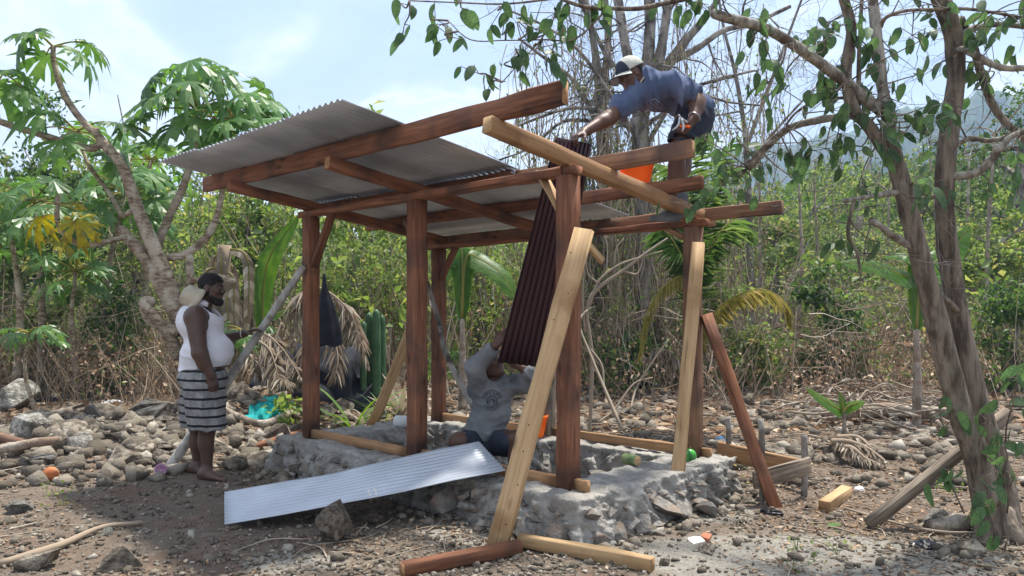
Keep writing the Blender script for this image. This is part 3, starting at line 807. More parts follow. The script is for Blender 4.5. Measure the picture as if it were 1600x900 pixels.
# ------------------------------------------------------------------ props, planks and loose timber
def ltimber(name, label, cat, p0, p1, w, h, m, up=(0, 0, 1), group=None, ends=None):
    return tag(timber(name, p0, p1, w, h, m, None, up, None, ends), label, cat, group)
p = G(776, 860)
prop = ltimber('leaning_plank', 'wide pale plank propped from the bare ground against the nearest red post', 'plank', (p.x, p.y, p.z + .02), H(.135, -.01, 1.955), .128, .045, 'wood_pale', up=(-.35, -1, .35), ends='wood_pale')
_L = 2.0
mb = MB(); mb.tube([(0, 0, -.001, .0045), (0, 0, .003, .0045)], 6, straight=True)
V, Fq = mb.arrays(); nail_me = mesh_np('nail', V, Fq)
for k in range(9):                               # nails seen in the face
    o = put('nail', nail_me, 'nail_dark', prop)
    o.location = (-.85 + .21 * k + random.uniform(-.05, .05), random.uniform(-.04, .04), .0225)
p = G(1054, 803)
ltimber('leaning_plank', 'pale slender plank propped against the right rear post beside the striped melon', 'plank', (p.x, p.y, p.z + .02), H(.10, 1.46, 1.965), .062, .095, 'wood_pale', up=(1, -.2, 0), ends='wood_pale')
p = G(1213, 792)
ltimber('leaning_plank', 'dark red timber leaning from behind the formwork stakes against the right rear post', 'timber', (p.x, p.y, p.z - .03), H(.09, 1.60, 1.41), .075, .085, 'wood_red', up=(1, 0, .5))
ltimber('leaning_plank', 'pale plank leaning against the far left post behind the foundation', 'plank', P(582, 664, 8.55), P(668, 452, 8.22), .05, .11, 'wood_pale', up=(1, 0, .3))
p = G(1357, 826)
ltimber('leaning_plank', 'weathered grey plank leaning from the soil up against the forked tree at right', 'plank', (p.x, p.y, p.z + .02), P(1577, 645, 5.12), .055, .085, 'wood_grey', up=(-.4, -.4, 1))
p = G(628, 903); q = G(812, 866)
ltimber('timber_offcut', 'dark red timber lying on the ground under the foot of the wide plank', 'timber', (p.x, p.y, p.z + .045), (q.x, q.y, q.z + .045), .07, .07, 'wood_red', ends='wood_end')
p = G(812, 856); q = G(1020, 893)
ltimber('timber_offcut', 'long pale timber lying across the front below the foundation corner', 'timber', (p.x, p.y, p.z + .05), (q.x, q.y, q.z + .04), .075, .075, 'wood_pale', ends='wood_tan')
p = G(1288, 800); q = G(1322, 775)
ltimber('timber_offcut', 'short pale timber block lying on the soil right of the formwork', 'timber', (p.x, p.y, p.z + .04), (q.x, q.y, q.z + .04), .085, .08, 'wood_pale', ends='wood_tan')
p = G(396, 706); q = G(474, 682)
ltimber('timber_offcut', 'red timber lying on the rubble at the left end of the foundation', 'timber', (p.x, p.y, p.z + .05), (q.x, q.y, q.z + .06), .10, .05, 'wood_red')
# poles
def pole(name, label, pts, m, sides=10, wob=.05):
    mb = MB(); mb.tube(pts, sides, 6, wob); return tag(mb.build(name, m, origin=tuple(pts[0][:3])), label, 'pole')
a = G(262, 733); b = P(476, 416, 7.02)
def along(a, b, f, r, jit=0): 
    q = Vector(a).lerp(Vector(b), f); return (q.x + random.uniform(-jit, jit), q.y, q.z + random.uniform(-jit, jit), r)
pole('wooden_pole', 'long grey bark pole slanting behind the man in the white tank top', [along(a, b, f, .046 - .016 * f, .008) for f in (0, .2, .4, .6, .8, 1)], 'bark_white')
pole('wooden_pole', 'crooked thin grey pole standing inside the hut left of the seated man', [tuple(P(632, 345, 7.75)) + (.02,), tuple(P(655, 405, 7.7)) + (.022,), tuple(P(682, 490, 7.55)) + (.026,), tuple(P(700, 560, 7.4)) + (.028,), tuple(P(742, 640, 7.2)) + (.03,)], 'bark_grey')
# ------------------------------------------------------------------ formwork corner on the right
fw = thing('batter_board', 'corner of two boards nailed to three stakes right of the foundation', 'formwork', G(1196, 770))
def stake(px, py0, py1, Y, r):
    mb = MB(); b_ = P(px, py1, Y); t_ = P(px + random.uniform(-3, 3), py0, Y)
    mb.tube([(b_.x, b_.y, gh(b_.x, b_.y) - .05, r), ((b_.x + t_.x) / 2 + .008, b_.y, (b_.z + t_.z) / 2, r), (t_.x, t_.y, t_.z, r * .95)], 9, 4, .06)
    mb.build('stake', 'bark_grey', fw)
stake(1137, 652, 732, 6.72, .024); stake(1190, 655, 795, 5.75, .022); stake(1256, 680, 778, 5.96, .026)
timber('board', P(1122, 703, 6.80), P(1262, 735, 6.06), .03, .15, 'wood_tan', fw)
timber('board', P(1178, 751, 5.69), P(1266, 727, 5.92), .028, .13, 'wood_grey', fw)

# ------------------------------------------------------------------ buckets, melons, small things
def lathe(prof, seg=28):
    V = []; n_ = len(prof)
    for r, z in prof:
        for k in range(seg):
            a = 2 * math.pi * k / seg; V.append((r * math.cos(a), r * math.sin(a), z))
    i = np.arange(n_ * seg).reshape(n_, seg); nx = np.roll(i, -1, 1)
    return np.array(V), np.stack([i[:-1], nx[:-1], nx[1:], i[1:]], -1).reshape(-1, 4)
def bucket(label, base, r0, r1, h, tilt=(0, 0, 0), handle=True):
    t = thing('bucket', label, 'bucket', base); t.rotation_euler = tilt
    V, Q = lathe([(.001, 0), (r0, 0), (r0 + .004, .01), (r1, h - .025), (r1 + .01, h - .02), (r1 + .012, h), (r1 + .004, h + .003), (r1 - .004, h - .01), (r0 - .004, .012), (.001, .012)])
    put('pail', mesh_np('pail', V, Q, True), 'orange_plastic', t)
    if handle:
        mb = MB(); mb.tube([(math.cos(a) * (r1 + .012), .02 + .6 * r1 * math.sin(a) * .4, h - .01 - .10 * math.sin(a), .0035) for a in np.linspace(0, math.pi, 9)], 6, 3)
        V, Fq = mb.arrays(); put('handle', mesh_np('handle', V, Fq, True), 'tool_metal', t)
    return t
bucket('small orange bucket standing on the foundation beside the seated man', Vector((P(836, 0, 7.08).x, 7.08, .285)), .078, .112, .20)
bq = H(-.25, 1.13, 0)
bucket('large orange bucket up on the roof timbers at the feet of the bending man', (bq.x, bq.y, 2.421), .10, .145, .215)
# striped melon
sm = bpy.data.materials.new('melon_skin'); sm.use_nodes = True
n, l = sm.node_tree.nodes, sm.node_tree.links
wv = n.new('ShaderNodeTexNoise'); tcm = n.new('ShaderNodeTexCoord'); mpm = n.new('ShaderNodeMapping'); mpm.inputs['Scale'].default_value = (22, 22, 3)
l.new(tcm.outputs['Object'], mpm.inputs[0]); l.new(mpm.outputs[0], wv.inputs[0]); wv.inputs['Scale'].default_value = 1.2
rpm = n.new('ShaderNodeValToRGB'); rpm.color_ramp.elements[0].position = .47; rpm.color_ramp.elements[1].position = .53
rpm.color_ramp.elements[0].color = (.012, .15, .02, 1); rpm.color_ramp.elements[1].color = (.07, .40, .05, 1)
l.new(wv.outputs[0], rpm.inputs[0]); l.new(rpm.outputs[0], n['Principled BSDF'].inputs['Base Color']); n['Principled BSDF'].inputs['Roughness'].default_value = .3
MATS['melon_skin'] = sm
def ball_mesh(rx, rz, seg=20):
    return lathe([(max(.0008, rx * math.sin(a)), -rz * math.cos(a)) for a in np.linspace(0, math.pi, 13)], seg)
q = H(.06, 1.40, .272 + .048)
ml = thing('melon', 'small bright green striped melon on the foundation by the right rear post', 'melon', q)
V, Q = ball_mesh(.052, .056); put('rind', mesh_np('rind', V, Q, True), 'melon_skin', ml)
mb = MB(); mb.tube([(0, 0, .053, .005), (.004, 0, .064, .004), (.01, .002, .07, .003)], 6, 3); V, Fq = mb.arrays(); put('stalk', mesh_np('stalk', V, Fq, True), 'dry_stem', ml)
q = P(986, 718, 5.75)
lg = thing('log_piece', 'round pale log end with green bark lying in the foundation pit', 'log', q); lg.rotation_euler = (R(90), 0, R(35))
V, Q = lathe([(.001, -.07), (.038, -.07), (.042, -.06), (.041, .06), (.038, .07), (.001, .07)], 18); put('log', mesh_np('log', V, Q, True), 'green_bark', lg)
V, Q = lathe([(.001, .0), (.034, .0), (.036, -.004)], 18); o = put('cut_face', mesh_np('cut_face', V, Q, True), 'wood_pale', lg); o.location = (0, 0, .073)

def crumple(name, label, cat, c, r, m, seed, flat=.45, sub=4):
    import bmesh
    bm = bmesh.new(); bmesh.ops.create_icosphere(bm, subdivisions=sub, radius=1.0)
    V = np.array([v.co[:] for v in bm.verts]); F = np.array([[v.index for v in f.verts] for f in bm.faces]); bm.free()
    d = 1 + .55 * np.abs(vnoise(V[:, 0] * 2.1 + seed, V[:, 1] * 2.1 + V[:, 2] * 2, seed)) * 2 - .3 + .35 * np.abs(vnoise(V[:, 0] * 5 + V[:, 2] * 4, V[:, 1] * 5 - V[:, 2] * 4, seed + 1))
    V = V * d[:, None] * np.array([r[0], r[1], r[1] * flat])
    V[:, 2] = np.maximum(V[:, 2], -r[1] * flat * .35)
    me = mesh_np(name, V, F, True)
    o = put(name, me, m, None, (c[0], c[1], c[2] + r[1] * flat * .3)); o.rotation_euler = (0, 0, seed * 1.3)
    return tag(o, label, cat)
def cr(name, label, cat, px, py, rx, ry, m, seed, flat=.45): return crumple(name, label, cat, G(px, py), (rx, ry), m, seed, flat)
def cloth_sheet(name, label, cat, px, py, w, d, m, seed, ht=.10):
    c = Vector((P(px, py, 9.1).x, 9.1, gh(P(px, py, 9.1).x, 9.1))); nn = 46
    X, Y = np.meshgrid(np.linspace(-1, 1, nn), np.linspace(-1, 1, nn))
    e = 1 - .38 * (np.abs(vnoise(np.arctan2(Y, X) * 1.6 + seed, X * 0 + seed, seed)) * 2)
    Xw = c.x + X * w * e; Yw = c.y + Y * d * e
    z = ground_h(Xw, Yw) + .015 + ht * np.abs(vnoise(X * 2.0 + seed, Y * 2.0, seed)) * 2 + ht * .6 * np.abs(vnoise(X * 4.3, Y * 4.3 + seed, seed + 1)) + ht * .9 * np.exp(-(X ** 2 + Y ** 2) * 2)
    i = np.arange(nn * nn).reshape(nn, nn); Q = np.stack([i[:-1, :-1], i[:-1, 1:], i[1:, 1:], i[1:, :-1]], -1).reshape(-1, 4)
    return tag(solid(wmesh(name, np.stack([Xw, Yw, z], -1).reshape(-1, 3), Q, m, origin=tuple(c), smooth=True), .004), label, cat)
cloth_sheet('tarp', 'crumpled teal cloth lying on the stones behind the man with the pole', 'cloth', 418, 620, .26, .34, 'teal_cloth', 3, .085)
cr('plastic_bag', 'black plastic bag on the stone heap left of the man', 'plastic bag', 192, 617, .20, .16, 'black_plastic', 2, .5)
cr('plastic_bag', 'dark crumpled plastic beside the pale boulder at the far left', 'plastic bag', 84, 628, .20, .15, 'black_plastic', 5, .4)
cr('plastic_bag', 'black crumpled plastic on the soil near the foot of the forked tree', 'plastic bag', 1443, 855, .075, .065, 'black_plastic', 7, .5)
cr('plastic_bag', 'black plastic scrap at the foot of the leaning dark red timber', 'plastic bag', 1203, 802, .085, .06, 'black_plastic', 9, .4)
cr('plastic_bag', 'white plastic scrap on the stones just below the black bag at left', 'plastic scrap', 176, 631, .16, .12, 'white_plastic', 4, .35)
cr('plastic_bag', 'white plastic bag lying near the pale boulder at far left', 'plastic bag', 60, 608, .18, .16, 'white_plastic', 6, .4)
cr('plastic_bag', 'clear pale plastic on the stones right behind the leg of the man with the pole', 'plastic scrap', 272, 672, .14, .12, 'white_plastic', 8, .35)
cr('plastic_bag', 'light blue plastic ball behind the pale formwork board', 'plastic scrap', 1126, 690, .055, .05, 'blue_plastic', 3, .9)
cr('plastic_bag', 'purple cloth in the undergrowth at the left edge', 'cloth', 12, 562, .35, .25, 'purple_cloth', 12, .5)
cr('plastic_bag', 'small teal plastic scrap on the stones left of the pole foot', 'plastic scrap', 236, 724, .045, .035, 'teal_cloth', 13, .4)
cr('plastic_bag', 'white plastic cup scrap on the soil right of the short pale block', 'plastic scrap', 1342, 766, .05, .04, 'white_plastic', 15, .6)
for i, (px, py) in enumerate([(213, 578), (240, 584), (266, 582)]):
    cr('plastic_bottle_scrap', ['light blue plastic scrap nearest the tree stump left of the man', 'light blue plastic scrap in the middle of the row behind the man', 'pale blue plastic scrap right behind the waist of the man'][i], 'plastic scrap', px, py, .22, .14, 'blue_plastic', 20 + i, .35)
g = G(78, 752); t = thing('coconut_husk', 'orange coconut husk on the stones at lower left', 'coconut', g + Vector((0, 0, .055))); t.rotation_euler = (.5, .9, .3)
V, Q = ball_mesh(.062, .082, 18); V = V * (1 + .10 * vnoise(V[:, 0] * 30 + 5, V[:, 1] * 30 + V[:, 2] * 14, 4))[:, None]; put('husk', mesh_np('husk', V, Q, True), 'husk', t)
V, Q = lathe([(.001, .0), (.018, .002), (.022, -.008)], 12); o = put('stem_scar', mesh_np('stem_scar', V, Q, True), 'dry_stem', t); o.location = (0, 0, .080)
cp = thing('plastic_cup', 'pink plastic cup lying at the foot of the long grey pole', 'cup', G(254, 742) + Vector((0, -.02, .04))); cp.rotation_euler = (R(62), 0, R(15))
V, Q = lathe([(.001, -.035), (.038, -.035), (.05, .04), (.054, .042), (.050, .044), (.036, -.03), (.001, -.03)], 20); put('cup', mesh_np('cup', V, Q, True), 'pink_plastic', cp)
V, Q = lathe([(.022, .0), (.026, .003), (.030, .0)], 16); o = put('cup_ring', mesh_np('cup_ring', V, Q, True), 'pink_plastic', cp); o.location = (0, 0, -.037)
q = P(632, 655, 7.75)
ct = thing('plastic_tub', 'white plastic tub lying on the rear foundation wall left of the middle post', 'tub', (q.x, q.y, .33)); ct.rotation_euler = (R(90), 0, R(70))
V, Q = lathe([(.001, -.10), (.055, -.10), (.06, -.09), (.06, .07), (.045, .09), (.045, .105), (.001, .105)], 20); put('tub', mesh_np('tub', V, Q, True), 'white_plastic', ct)
def slab(name, label, cat, px, py, sx, sy, sz, m, rz):
    c = G(px, py)
    V, F = [], []
    rs = np.random.default_rng(int(px)); import itertools
    ang = np.linspace(0, 2 * np.pi, 9)[:-1] + rs.uniform(-.2, .2, 8)
    rr = 1 / np.maximum(np.abs(np.cos(ang)), np.abs(np.sin(ang))) * rs.uniform(.85, 1.05, 8)
    top = [(sx * r_ * math.cos(a_), sy * r_ * math.sin(a_), sz) for r_, a_ in zip(rr, ang)]
    bot = [(x, y, 0) for x, y, z in top]
    V = bot + top; F = [list(range(8))[::-1], list(range(8, 16))] + [[i, (i + 1) % 8, 8 + (i + 1) % 8, 8 + i] for i in range(8)]
    o = put(name, mesh_np(name, V, F), m, None, c); o.rotation_euler = (R(8), R(-6), rz)
    return tag(o, label, cat)
slab('tile_shard', 'white broken tile shard on the soil in front of the foundation', 'tile', 1087, 846, .05, .045, .012, 'tile_white', .3)
slab('brick_piece', 'broken orange brick piece next to the white tile shard', 'brick', 1103, 843, .04, .03, .028, 'clay', 1.0)
slab('flat_stone', 'yellowish flat wood chip on the heap right of the black bag', 'wood chip', 262, 641, .18, .08, .05, 'wood_pale', .2)
# black cloth hung behind the left posts
mb = MB(); q = P(506, 428, 8.9)
nn = 14; A, B = np.meshgrid(np.linspace(0, 1, nn), np.linspace(0, 2 * np.pi, 25)[:-1], indexing='ij')
wd = np.interp(A, [0, .2, .45, .8, 1], [.012, .03, .10, .16, .17]); V = np.stack([q.x + .03 * A + wd * np.cos(B) * (1 + .2 * np.sin(3 * B)), q.y + .5 * wd * np.sin(B), q.z - .82 * A + .03 * np.sin(2 * B) * A], -1).reshape(-1, 3)
i = np.arange(nn * 24).reshape(nn, 24); nx = np.roll(i, -1, 1)
o = wmesh('hanging_cloth', V, np.stack([i[:-1], nx[:-1], nx[1:], i[1:]], -1).reshape(-1, 4), 'cloth_black', origin=tuple(q), smooth=True)
tag(o, 'black cloth hanging behind the left post of the hut', 'cloth')

# ------------------------------------------------------------------ rocks: the 300 that show largest are single things
def in_footprint(x, y, pad=.0):
    dx, dy = x - HC.x, y - HC.y
    t = dx * HU.x + dy * HU.y; s = dx * HV.x + dy * HV.y
    return (-3.42 - pad < t < .36 + pad) and (-.34 - pad < s < 1.95 + pad)
placed = []
KEEP_CLEAR = [(-2.62, 6.55, .42), (-.15, 4.6, .35), (-2.9, 9.1, .42), (-2.86, 8.6, .3), (-3.1, 6.95, .15)]
def try_rock(x, y, r, rs, me=None, name='rock', label=None, group=None, m=None, sink=.35, flatz=1.0):
    M = Matrix.Translation((x, y, gh(x, y) + r * .62 * flatz * (1 - 2 * sink) + .0)) @ Euler((rs.uniform(-.35, .35), rs.uniform(-.35, .35), rs.uniform(0, 6.3))).to_matrix().to_4x4() @ Matrix.Diagonal((r * rs.uniform(.9, 1.15), r * rs.uniform(.85, 1.1), r * rs.uniform(.85, 1.15) * flatz, 1))
    o = place(name, me or ROCK[rs.integers(0, 12)], M)
    if m:
        o.data = o.data.copy(); o.data.materials.clear(); o.data.materials.append(MATS[m])
    return tag(o, label, 'rock', group)
rs = np.random.default_rng(21)
def named_rock(px, py, r, label, m=None, sink=.2, flatz=1.0, k=0):
    g = G(px, py); x, y = g.x, g.y + r * .5
    placed.append((x, y, r)); o = try_rock(x, y, r, np.random.default_rng(int(px + k)), ROCK[k % 12], 'rock', label, None, m, sink, flatz); return o
for x_, y_, r_, l_, k_ in ((-1.14, 4.90, .165, 'brown boulder lying against the near edge of the silver sheet', 3), (-.93, 5.16, .075, 'dark stone tucked under the silver sheet behind the brown boulder', 4)):
    placed.append((x_, y_, r_)); try_rock(x_, y_, r_, np.random.default_rng(k_), ROCK[k_], 'rock', l_, None, 'stone_brown', .08, 1.25)
named_rock(16, 642, .36, 'big pale boulder at the far left edge by the plastic bags', 'stone_pale', .15, 1.1, 5)
named_rock(20, 690, .26, 'pale stone on the heap at the left edge under the boulder', 'stone_pale', .25, 1, 6)
named_rock(125, 706, .16, 'light grey stone with a chalky face in the middle of the heap', 'stone_pale', .3, .9, 7)
named_rock(215, 603, .50, 'broad flat boulder in the litter behind the black bag', None, .45, .8, 8)
named_rock(150, 668, .24, 'dark upright stone topping the heap left of the man', 'stone_wall', .05, 1.1, 9)
named_rock(60, 728, .14, 'pale rounded stone at the front of the heap near the coconut husk', 'stone_pale', .3, .8, 10)
named_rock(24, 803, .10, 'pale stone pair end half buried at the lower left edge', 'stone_pale', .3, .9, 11)
named_rock(50, 893, .12, 'brown stone at the bottom left corner', None, .3, .9, 0)
named_rock(175, 898, .14, 'angular grey stone at the bottom edge left of centre', None, .3, 1., 1)
named_rock(165, 836, .055, 'pale flat stone above the dry branch at lower left', 'stone_pale', .3, .7, 2)
named_rock(947, 815, .10, 'grey stone leaning at the foot of the right foundation wall', None, .2, 1., 3)
named_rock(908, 850, .07, 'round stone behind the long pale timber in front', None, .2, 1., 4)
named_rock(1112, 808, .11, 'dark rounded stone beside the foot of the slender pale plank', 'stone_wall', .2, 1., 5)
named_rock(1390, 812, .10, 'pale stone near the weathered plank and black plastic', 'stone_pale', .35, .8, 6)
named_rock(1475, 828, .13, 'pale pointed stone between the suckers of the forked tree', 'stone_pale', .2, 1., 7)
named_rock(1520, 868, .12, 'brown rounded stone at the root of the forked tree', None, .3, 1., 8)
named_rock(1230, 758, .10, 'round grey stone under the weathered formwork board', None, .15, 1., 9)
LANDMARKS = [('black plastic bag', 192, 625), ('pale branch', 50, 728), ('orange coconut husk', 85, 750), ('dark upright stone', 150, 668), ('pole foot', 250, 735), ("barefoot man", 335, 700), ('teal cloth', 420, 635), ('foundation end', 435, 700),
             ('pale boulder', 20, 650), ('bleached branch', 110, 660), ('black heap', 500, 600), ('rear foundation wall', 700, 630), ('bleached shrub', 930, 640), ('right rear post', 1090, 660), ('formwork boards', 1200, 680), ('fallen trunk', 1180, 585), ('brush pile', 1370, 680), ('banana sprout', 1318, 640),
             ('weathered plank', 1420, 760), ('forked tree', 1540, 760), ('bare grey tree', 1010, 600), ('short pale block', 1300, 780), ('split brown branch', 110, 850), ('silver sheet', 450, 815), ('wide plank', 760, 850), ('long pale timber', 930, 872), ('cement sand', 1220, 870), ('tile shard', 1085, 840), ('white scrap', 60, 610), ('pale chalky stone', 125, 706), ('red timber', 430, 690)]
LM_XY = [(t_, G(px, py)) for t_, px, py in LANDMARKS]
def rock_label(x, y, r, tone):
    q = sorted(LM_XY, key=lambda q: (q[1].x - x) ** 2 + (q[1].y - y) ** 2)[:3]
    size = 'large' if r > .15 else ('middling' if r > .11 else ('small' if r > .05 else 'tiny'))
    side = 'left' if x < q[0][1].x else 'right'
    return '%s %s stone %s of the %s, near the %s' % (size, tone, side, q[0][0], q[1][0])
zones = [('loose grey and brown field stones heaped left of the man', 'stones of the heap left of the man', -5.9, -1.75, 6.2, 10.6, 160, .07, .26),
         ('grey brown field stone scattered on the rubble behind the hut', 'stones on the rubble behind the hut', -1.6, 8.5, 7.2, 15.5, 85, .08, .24),
         ('small grey stone lying on the bare soil in front', 'stones on the bare front soil', -3.2, 4.2, 4.25, 6.6, 46, .025, .06)]
for lab, grp, x0, x1, y0, y1, N, r0, r1 in zones:
    got = 0; tries = 0
    while got < N and tries < 40000:
        tries += 1
        x, y = rs.uniform(x0, x1), rs.uniform(y0, y1)
        if abs(x) / y > .70: continue
        r = r0 + (r1 - r0) * rs.random() ** 2.0
        if in_footprint(x, y, r * .8): continue
        if any((x - a) ** 2 + (y - b) ** 2 < (c_ + r * .6) ** 2 for a, b, c_ in KEEP_CLEAR): continue
        if y0 == 6.2:
            if y < 6.95 + .35 * vnoise(x * 2, 0, 3) + (.25 if x > -3 else 0): continue
            if rs.random() > .35 + .65 * float(sstep(1.2, .3, math.hypot((x + 4.2) / 2.6, (y - 8.1) / 1.9))): continue
        if any((x - a) ** 2 + (y - b) ** 2 < (.70 * (c_ + r)) ** 2 for a, b, c_ in placed): continue
        placed.append((x, y, r))
        try_rock(x, y, r, rs, None, 'rock', rock_label(x, y, r, 'grey brown'), rock_label(x, y, r, 'grey brown').replace(' stone ', ' stones '), None, rs.uniform(.2, .42) if y0 == 6.2 else rs.uniform(.32, .55), rs.uniform(.75, 1.1)); got += 1

# rubble, gravel, leaf litter and twigs nobody could count
def scatter_many(name, N, fn_xy, r0, r1, protoV, protoF, m, seed, kind_mesh=True, sink=.3, flat=.7):
    rs = np.random.default_rng(seed)
    X, Y = fn_xy(rs, N)
    N = len(X); r = r0 + (r1 - r0) * rs.random(N) ** 3
    Z = ground_h(X, Y) + r * flat * (1 - 2 * sink)
    a = rs.uniform(0, 2 * np.pi, N); k = rs.integers(0, len(protoV), N)
    PV = np.stack(protoV)[k]
    PV = PV * rs.uniform(.75, 1.2, (N, 1, 3)) * r[:, None, None]; PV[..., 2] *= flat / .7
    ca, sa = np.cos(a)[:, None], np.sin(a)[:, None]
    V = np.stack([PV[..., 0] * ca - PV[..., 1] * sa + X[:, None], PV[..., 0] * sa + PV[..., 1] * ca + Y[:, None], PV[..., 2] + Z[:, None]], -1)
    nv = V.shape[1]
    F = (np.stack(protoF)[k] + (np.arange(N) * nv)[:, None, None]).reshape(-1, 3)
    o = wmesh(name, V.reshape(-1, 3), F, m, origin=(0, 0, 0), smooth=False)
    return tag(o, kind='stuff')
ROCK2 = [rock_proto(300 + i, 9, 0) for i in range(8)]
PEB = [rock_proto(400 + i, 8, 0) for i in range(8)]
def xy_filter(x0, x1, y0, y1, dens):
    def f(rs, N):
        X = rs.uniform(x0, x1, N * 6); u = rs.random(N * 6); Y = 1 / (1 / y0 + u * (1 / y1 - 1 / y0))
        dx, dy = X - HC.x, Y - HC.y; t = dx * HU.x + dy * HU.y; s = dx * HV.x + dy * HV.y
        ok = ~((t > -3.4) & (t < .3) & (s > -.28) & (s < 1.88)) & (np.abs(X) / Y < .75) & (rs.random(N * 6) < dens(X, Y) * np.where(np.hypot((X - 1.75) / 1.2, (Y - 4.5) / .45) < 1, .45, 1)) & (np.hypot((X + 2.62), (Y - 6.6)) > (.38 if N < 5000 else .25))
        X, Y = X[ok][:N], Y[ok][:N]
        return X, Y
    return f
def d_rub(X, Y):
    heap = sstep(1.25, .2, np.hypot((X + 4.2) / 2.7, (Y - 8.4) / 2.0))
    back = sstep(6.9, 8.2, Y) * (X > -1.9) * .55
    edge = sstep(.5, 0., np.abs(Y - 6.4) - .2) * .12
    return np.clip(heap + back * (.5 + vnoise(X * .8, Y * .8, 31)) + edge + .03, 0, 1)
def d_peb(X, Y):
    front = sstep(5.4, 4.5, Y) * np.clip(.75 + 1.5 * vnoise(X * 1.1, Y * 1.1, 33), .12, 1)
    return np.clip(front + .35 * d_rub(X, Y) + .28 + .6 * vnoise(X * 1.7, Y * 1.7, 34), .06, 1)
scatter_many('rubble', 3400, xy_filter(-9, 10, 6.2, 15, d_rub), .035, .13, [p[0] for p in ROCK2], [p[1] for p in ROCK2], 'pebble', 41)
scatter_many('rubble', 620, xy_filter(-4, 4, 4.2, 6.8, d_peb), .016, .045, [p[0] for p in ROCK2], [p[1] for p in ROCK2], 'pebble', 42)
scatter_many('gravel', 17000, xy_filter(-6, 6, 4.1, 9, d_peb), .004, .020, [p[0] for p in PEB], [p[1] for p in PEB], 'pebble', 43)
def xy_rim(rs, N):
    f = rs.random(N); d = np.abs(rs.normal(0, .13, N)) + .27; side = rs.random(N) < .62
    t = np.where(side, -3.3 + 3.6 * f, .0 + d + .05); s = np.where(side, -d - .03, -.2 + 2.1 * f)
    return HC.x + t * HU.x + s * HV.x, HC.y + t * HU.y + s * HV.y
scatter_many('rubble', 230, xy_rim, .015, .06, [p[0] for p in ROCK2], [p[1] for p in ROCK2], 'pebble', 44)
def litter(N, f, L0, L1, seed, m='litter', lift=.01, tilt=.5):
    rs = np.random.default_rng(seed); X, Y = f(rs, N); N = len(X)
    C = np.stack([X, Y, ground_h(X, Y) + rs.uniform(.0, lift, N)], -1)
    D = rand_dirs(N, rs); D[:, 2] *= .25
    Nn = rand_dirs(N, rs) * tilt; Nn[:, 2] += 1
    L = rs.uniform(L0, L1, N)
    return leaf_cards(C, D, Nn, L, L * rs.uniform(.25, .6, N), rs.uniform(-.1, .35, N)[:, None])
mb = MB()
def d_lit(X, Y): return np.clip(.15 + .8 * sstep(6.2, 8.5, Y) + .8 * sstep(.8, 2.5, X) + vnoise(X * 1.2, Y * 1.2, 35), .02, 1)
V, T = litter(30000, xy_filter(-8, 9, 4.1, 14, d_lit), .012, .06, 51); mb.add(V, T=T)
V, T = litter(9000, xy_filter(-14, 14, 9, 24, d_lit), .06, .22, 52, lift=.06, tilt=.9); mb.add(V, T=T)
tag(mb.build('leaf_litter', 'litter', origin=(0, 0, 0), smooth=False), kind='stuff')
mb = MB(); rs = np.random.default_rng(53)
X, Y = xy_filter(-9, 9, 4.3, 17, d_lit)(rs, 1500)
for x, y in zip(X, Y):
    L = rs.uniform(.06, .5) * (1 if y < 8 else 1.8); a = rs.uniform(0, 6.3); z = gh(x, y) + .012 + .04 * rs.random() * (y > 8)
    r_ = rs.uniform(.002, .006) * (1 if y < 8 else 1.8)
    mb.tube([(x, y, z, r_), (x + L * .5 * math.cos(a), y + L * .5 * math.sin(a), gh(x + L * .5 * math.cos(a), y + L * .5 * math.sin(a)) + .015 + rs.uniform(0, .05) * L, r_ * .8), (x + L * math.cos(a + .3), y + L * math.sin(a + .3), gh(x + L * math.cos(a), y + L * math.sin(a)) + .012, r_ * .5)], 4, 3)
tag(mb.build('fallen_twig_litter', 'twig', origin=(0, 0, 0)), kind='stuff')
# single sticks and branches that stand out
def stick(label, pts, m='bark_pale', cat='stick', name='fallen_branch'):
    mb = MB(); Pn = []
    for px, py, r_, dz in pts:
        g = G(px, py); Pn.append((g.x, g.y, g.z + dz, r_))
    mb.tube(Pn, 8, 5, .07); return tag(mb.build(name, m, origin=Pn[0][:3]), label, cat)
stick('long split brown branch lying on the soil at lower left', [(0, 886, .022, .02), (70, 868, .026, .03), (110, 853, .022, .03), (160, 832, .017, .035), (222, 821, .014, .02)], 'dry_stem')
stick('pale grey branch lying across the stone heap at the left edge', [(-5, 731, .045, .16), (45, 728, .04, .2), (95, 722, .035, .2)], 'bark_pale')
stick('reddish split log on the stones at the left edge', [(-5, 708, .05, .16), (40, 716, .035, .14)], 'wood_brown')
stick('bleached branch piece on the litter above the heap', [(72, 664, .05, .12), (105, 660, .05, .14), (140, 655, .035, .12)], 'bark_pale')
stick('pale curved branch on the rubble behind the man with the pole', [(352, 655, .03, .12), (372, 664, .035, .1), (410, 676, .04, .1), (440, 668, .045, .12), (455, 660, .04, .12)], 'bark_pale')
stick('straight pale fallen trunk in the far litter right of the posts', [(1130, 582, .05, .1), (1180, 579, .06, .12), (1222, 575, .055, .14)], 'bark_pale')
stick('thin grey stick lying between the weathered plank and the tree foot', [(1320, 798, .008, .02), (1400, 822, .009, .02), (1470, 838, .009, .03), (1545, 842, .007, .04)], 'twig')
stick('pale stump of root lying at the base of the forked tree', [(1455, 832, .05, .03), (1490, 830, .055, .05), (1520, 826, .05, .06)], 'bark_pale')
stick('thick pale fallen log under the brush pile at right', [(1290, 668, .08, .16), (1370, 665, .09, .2), (1440, 668, .085, .2), (1500, 670, .07, .18)], 'bark_pale', 'log')
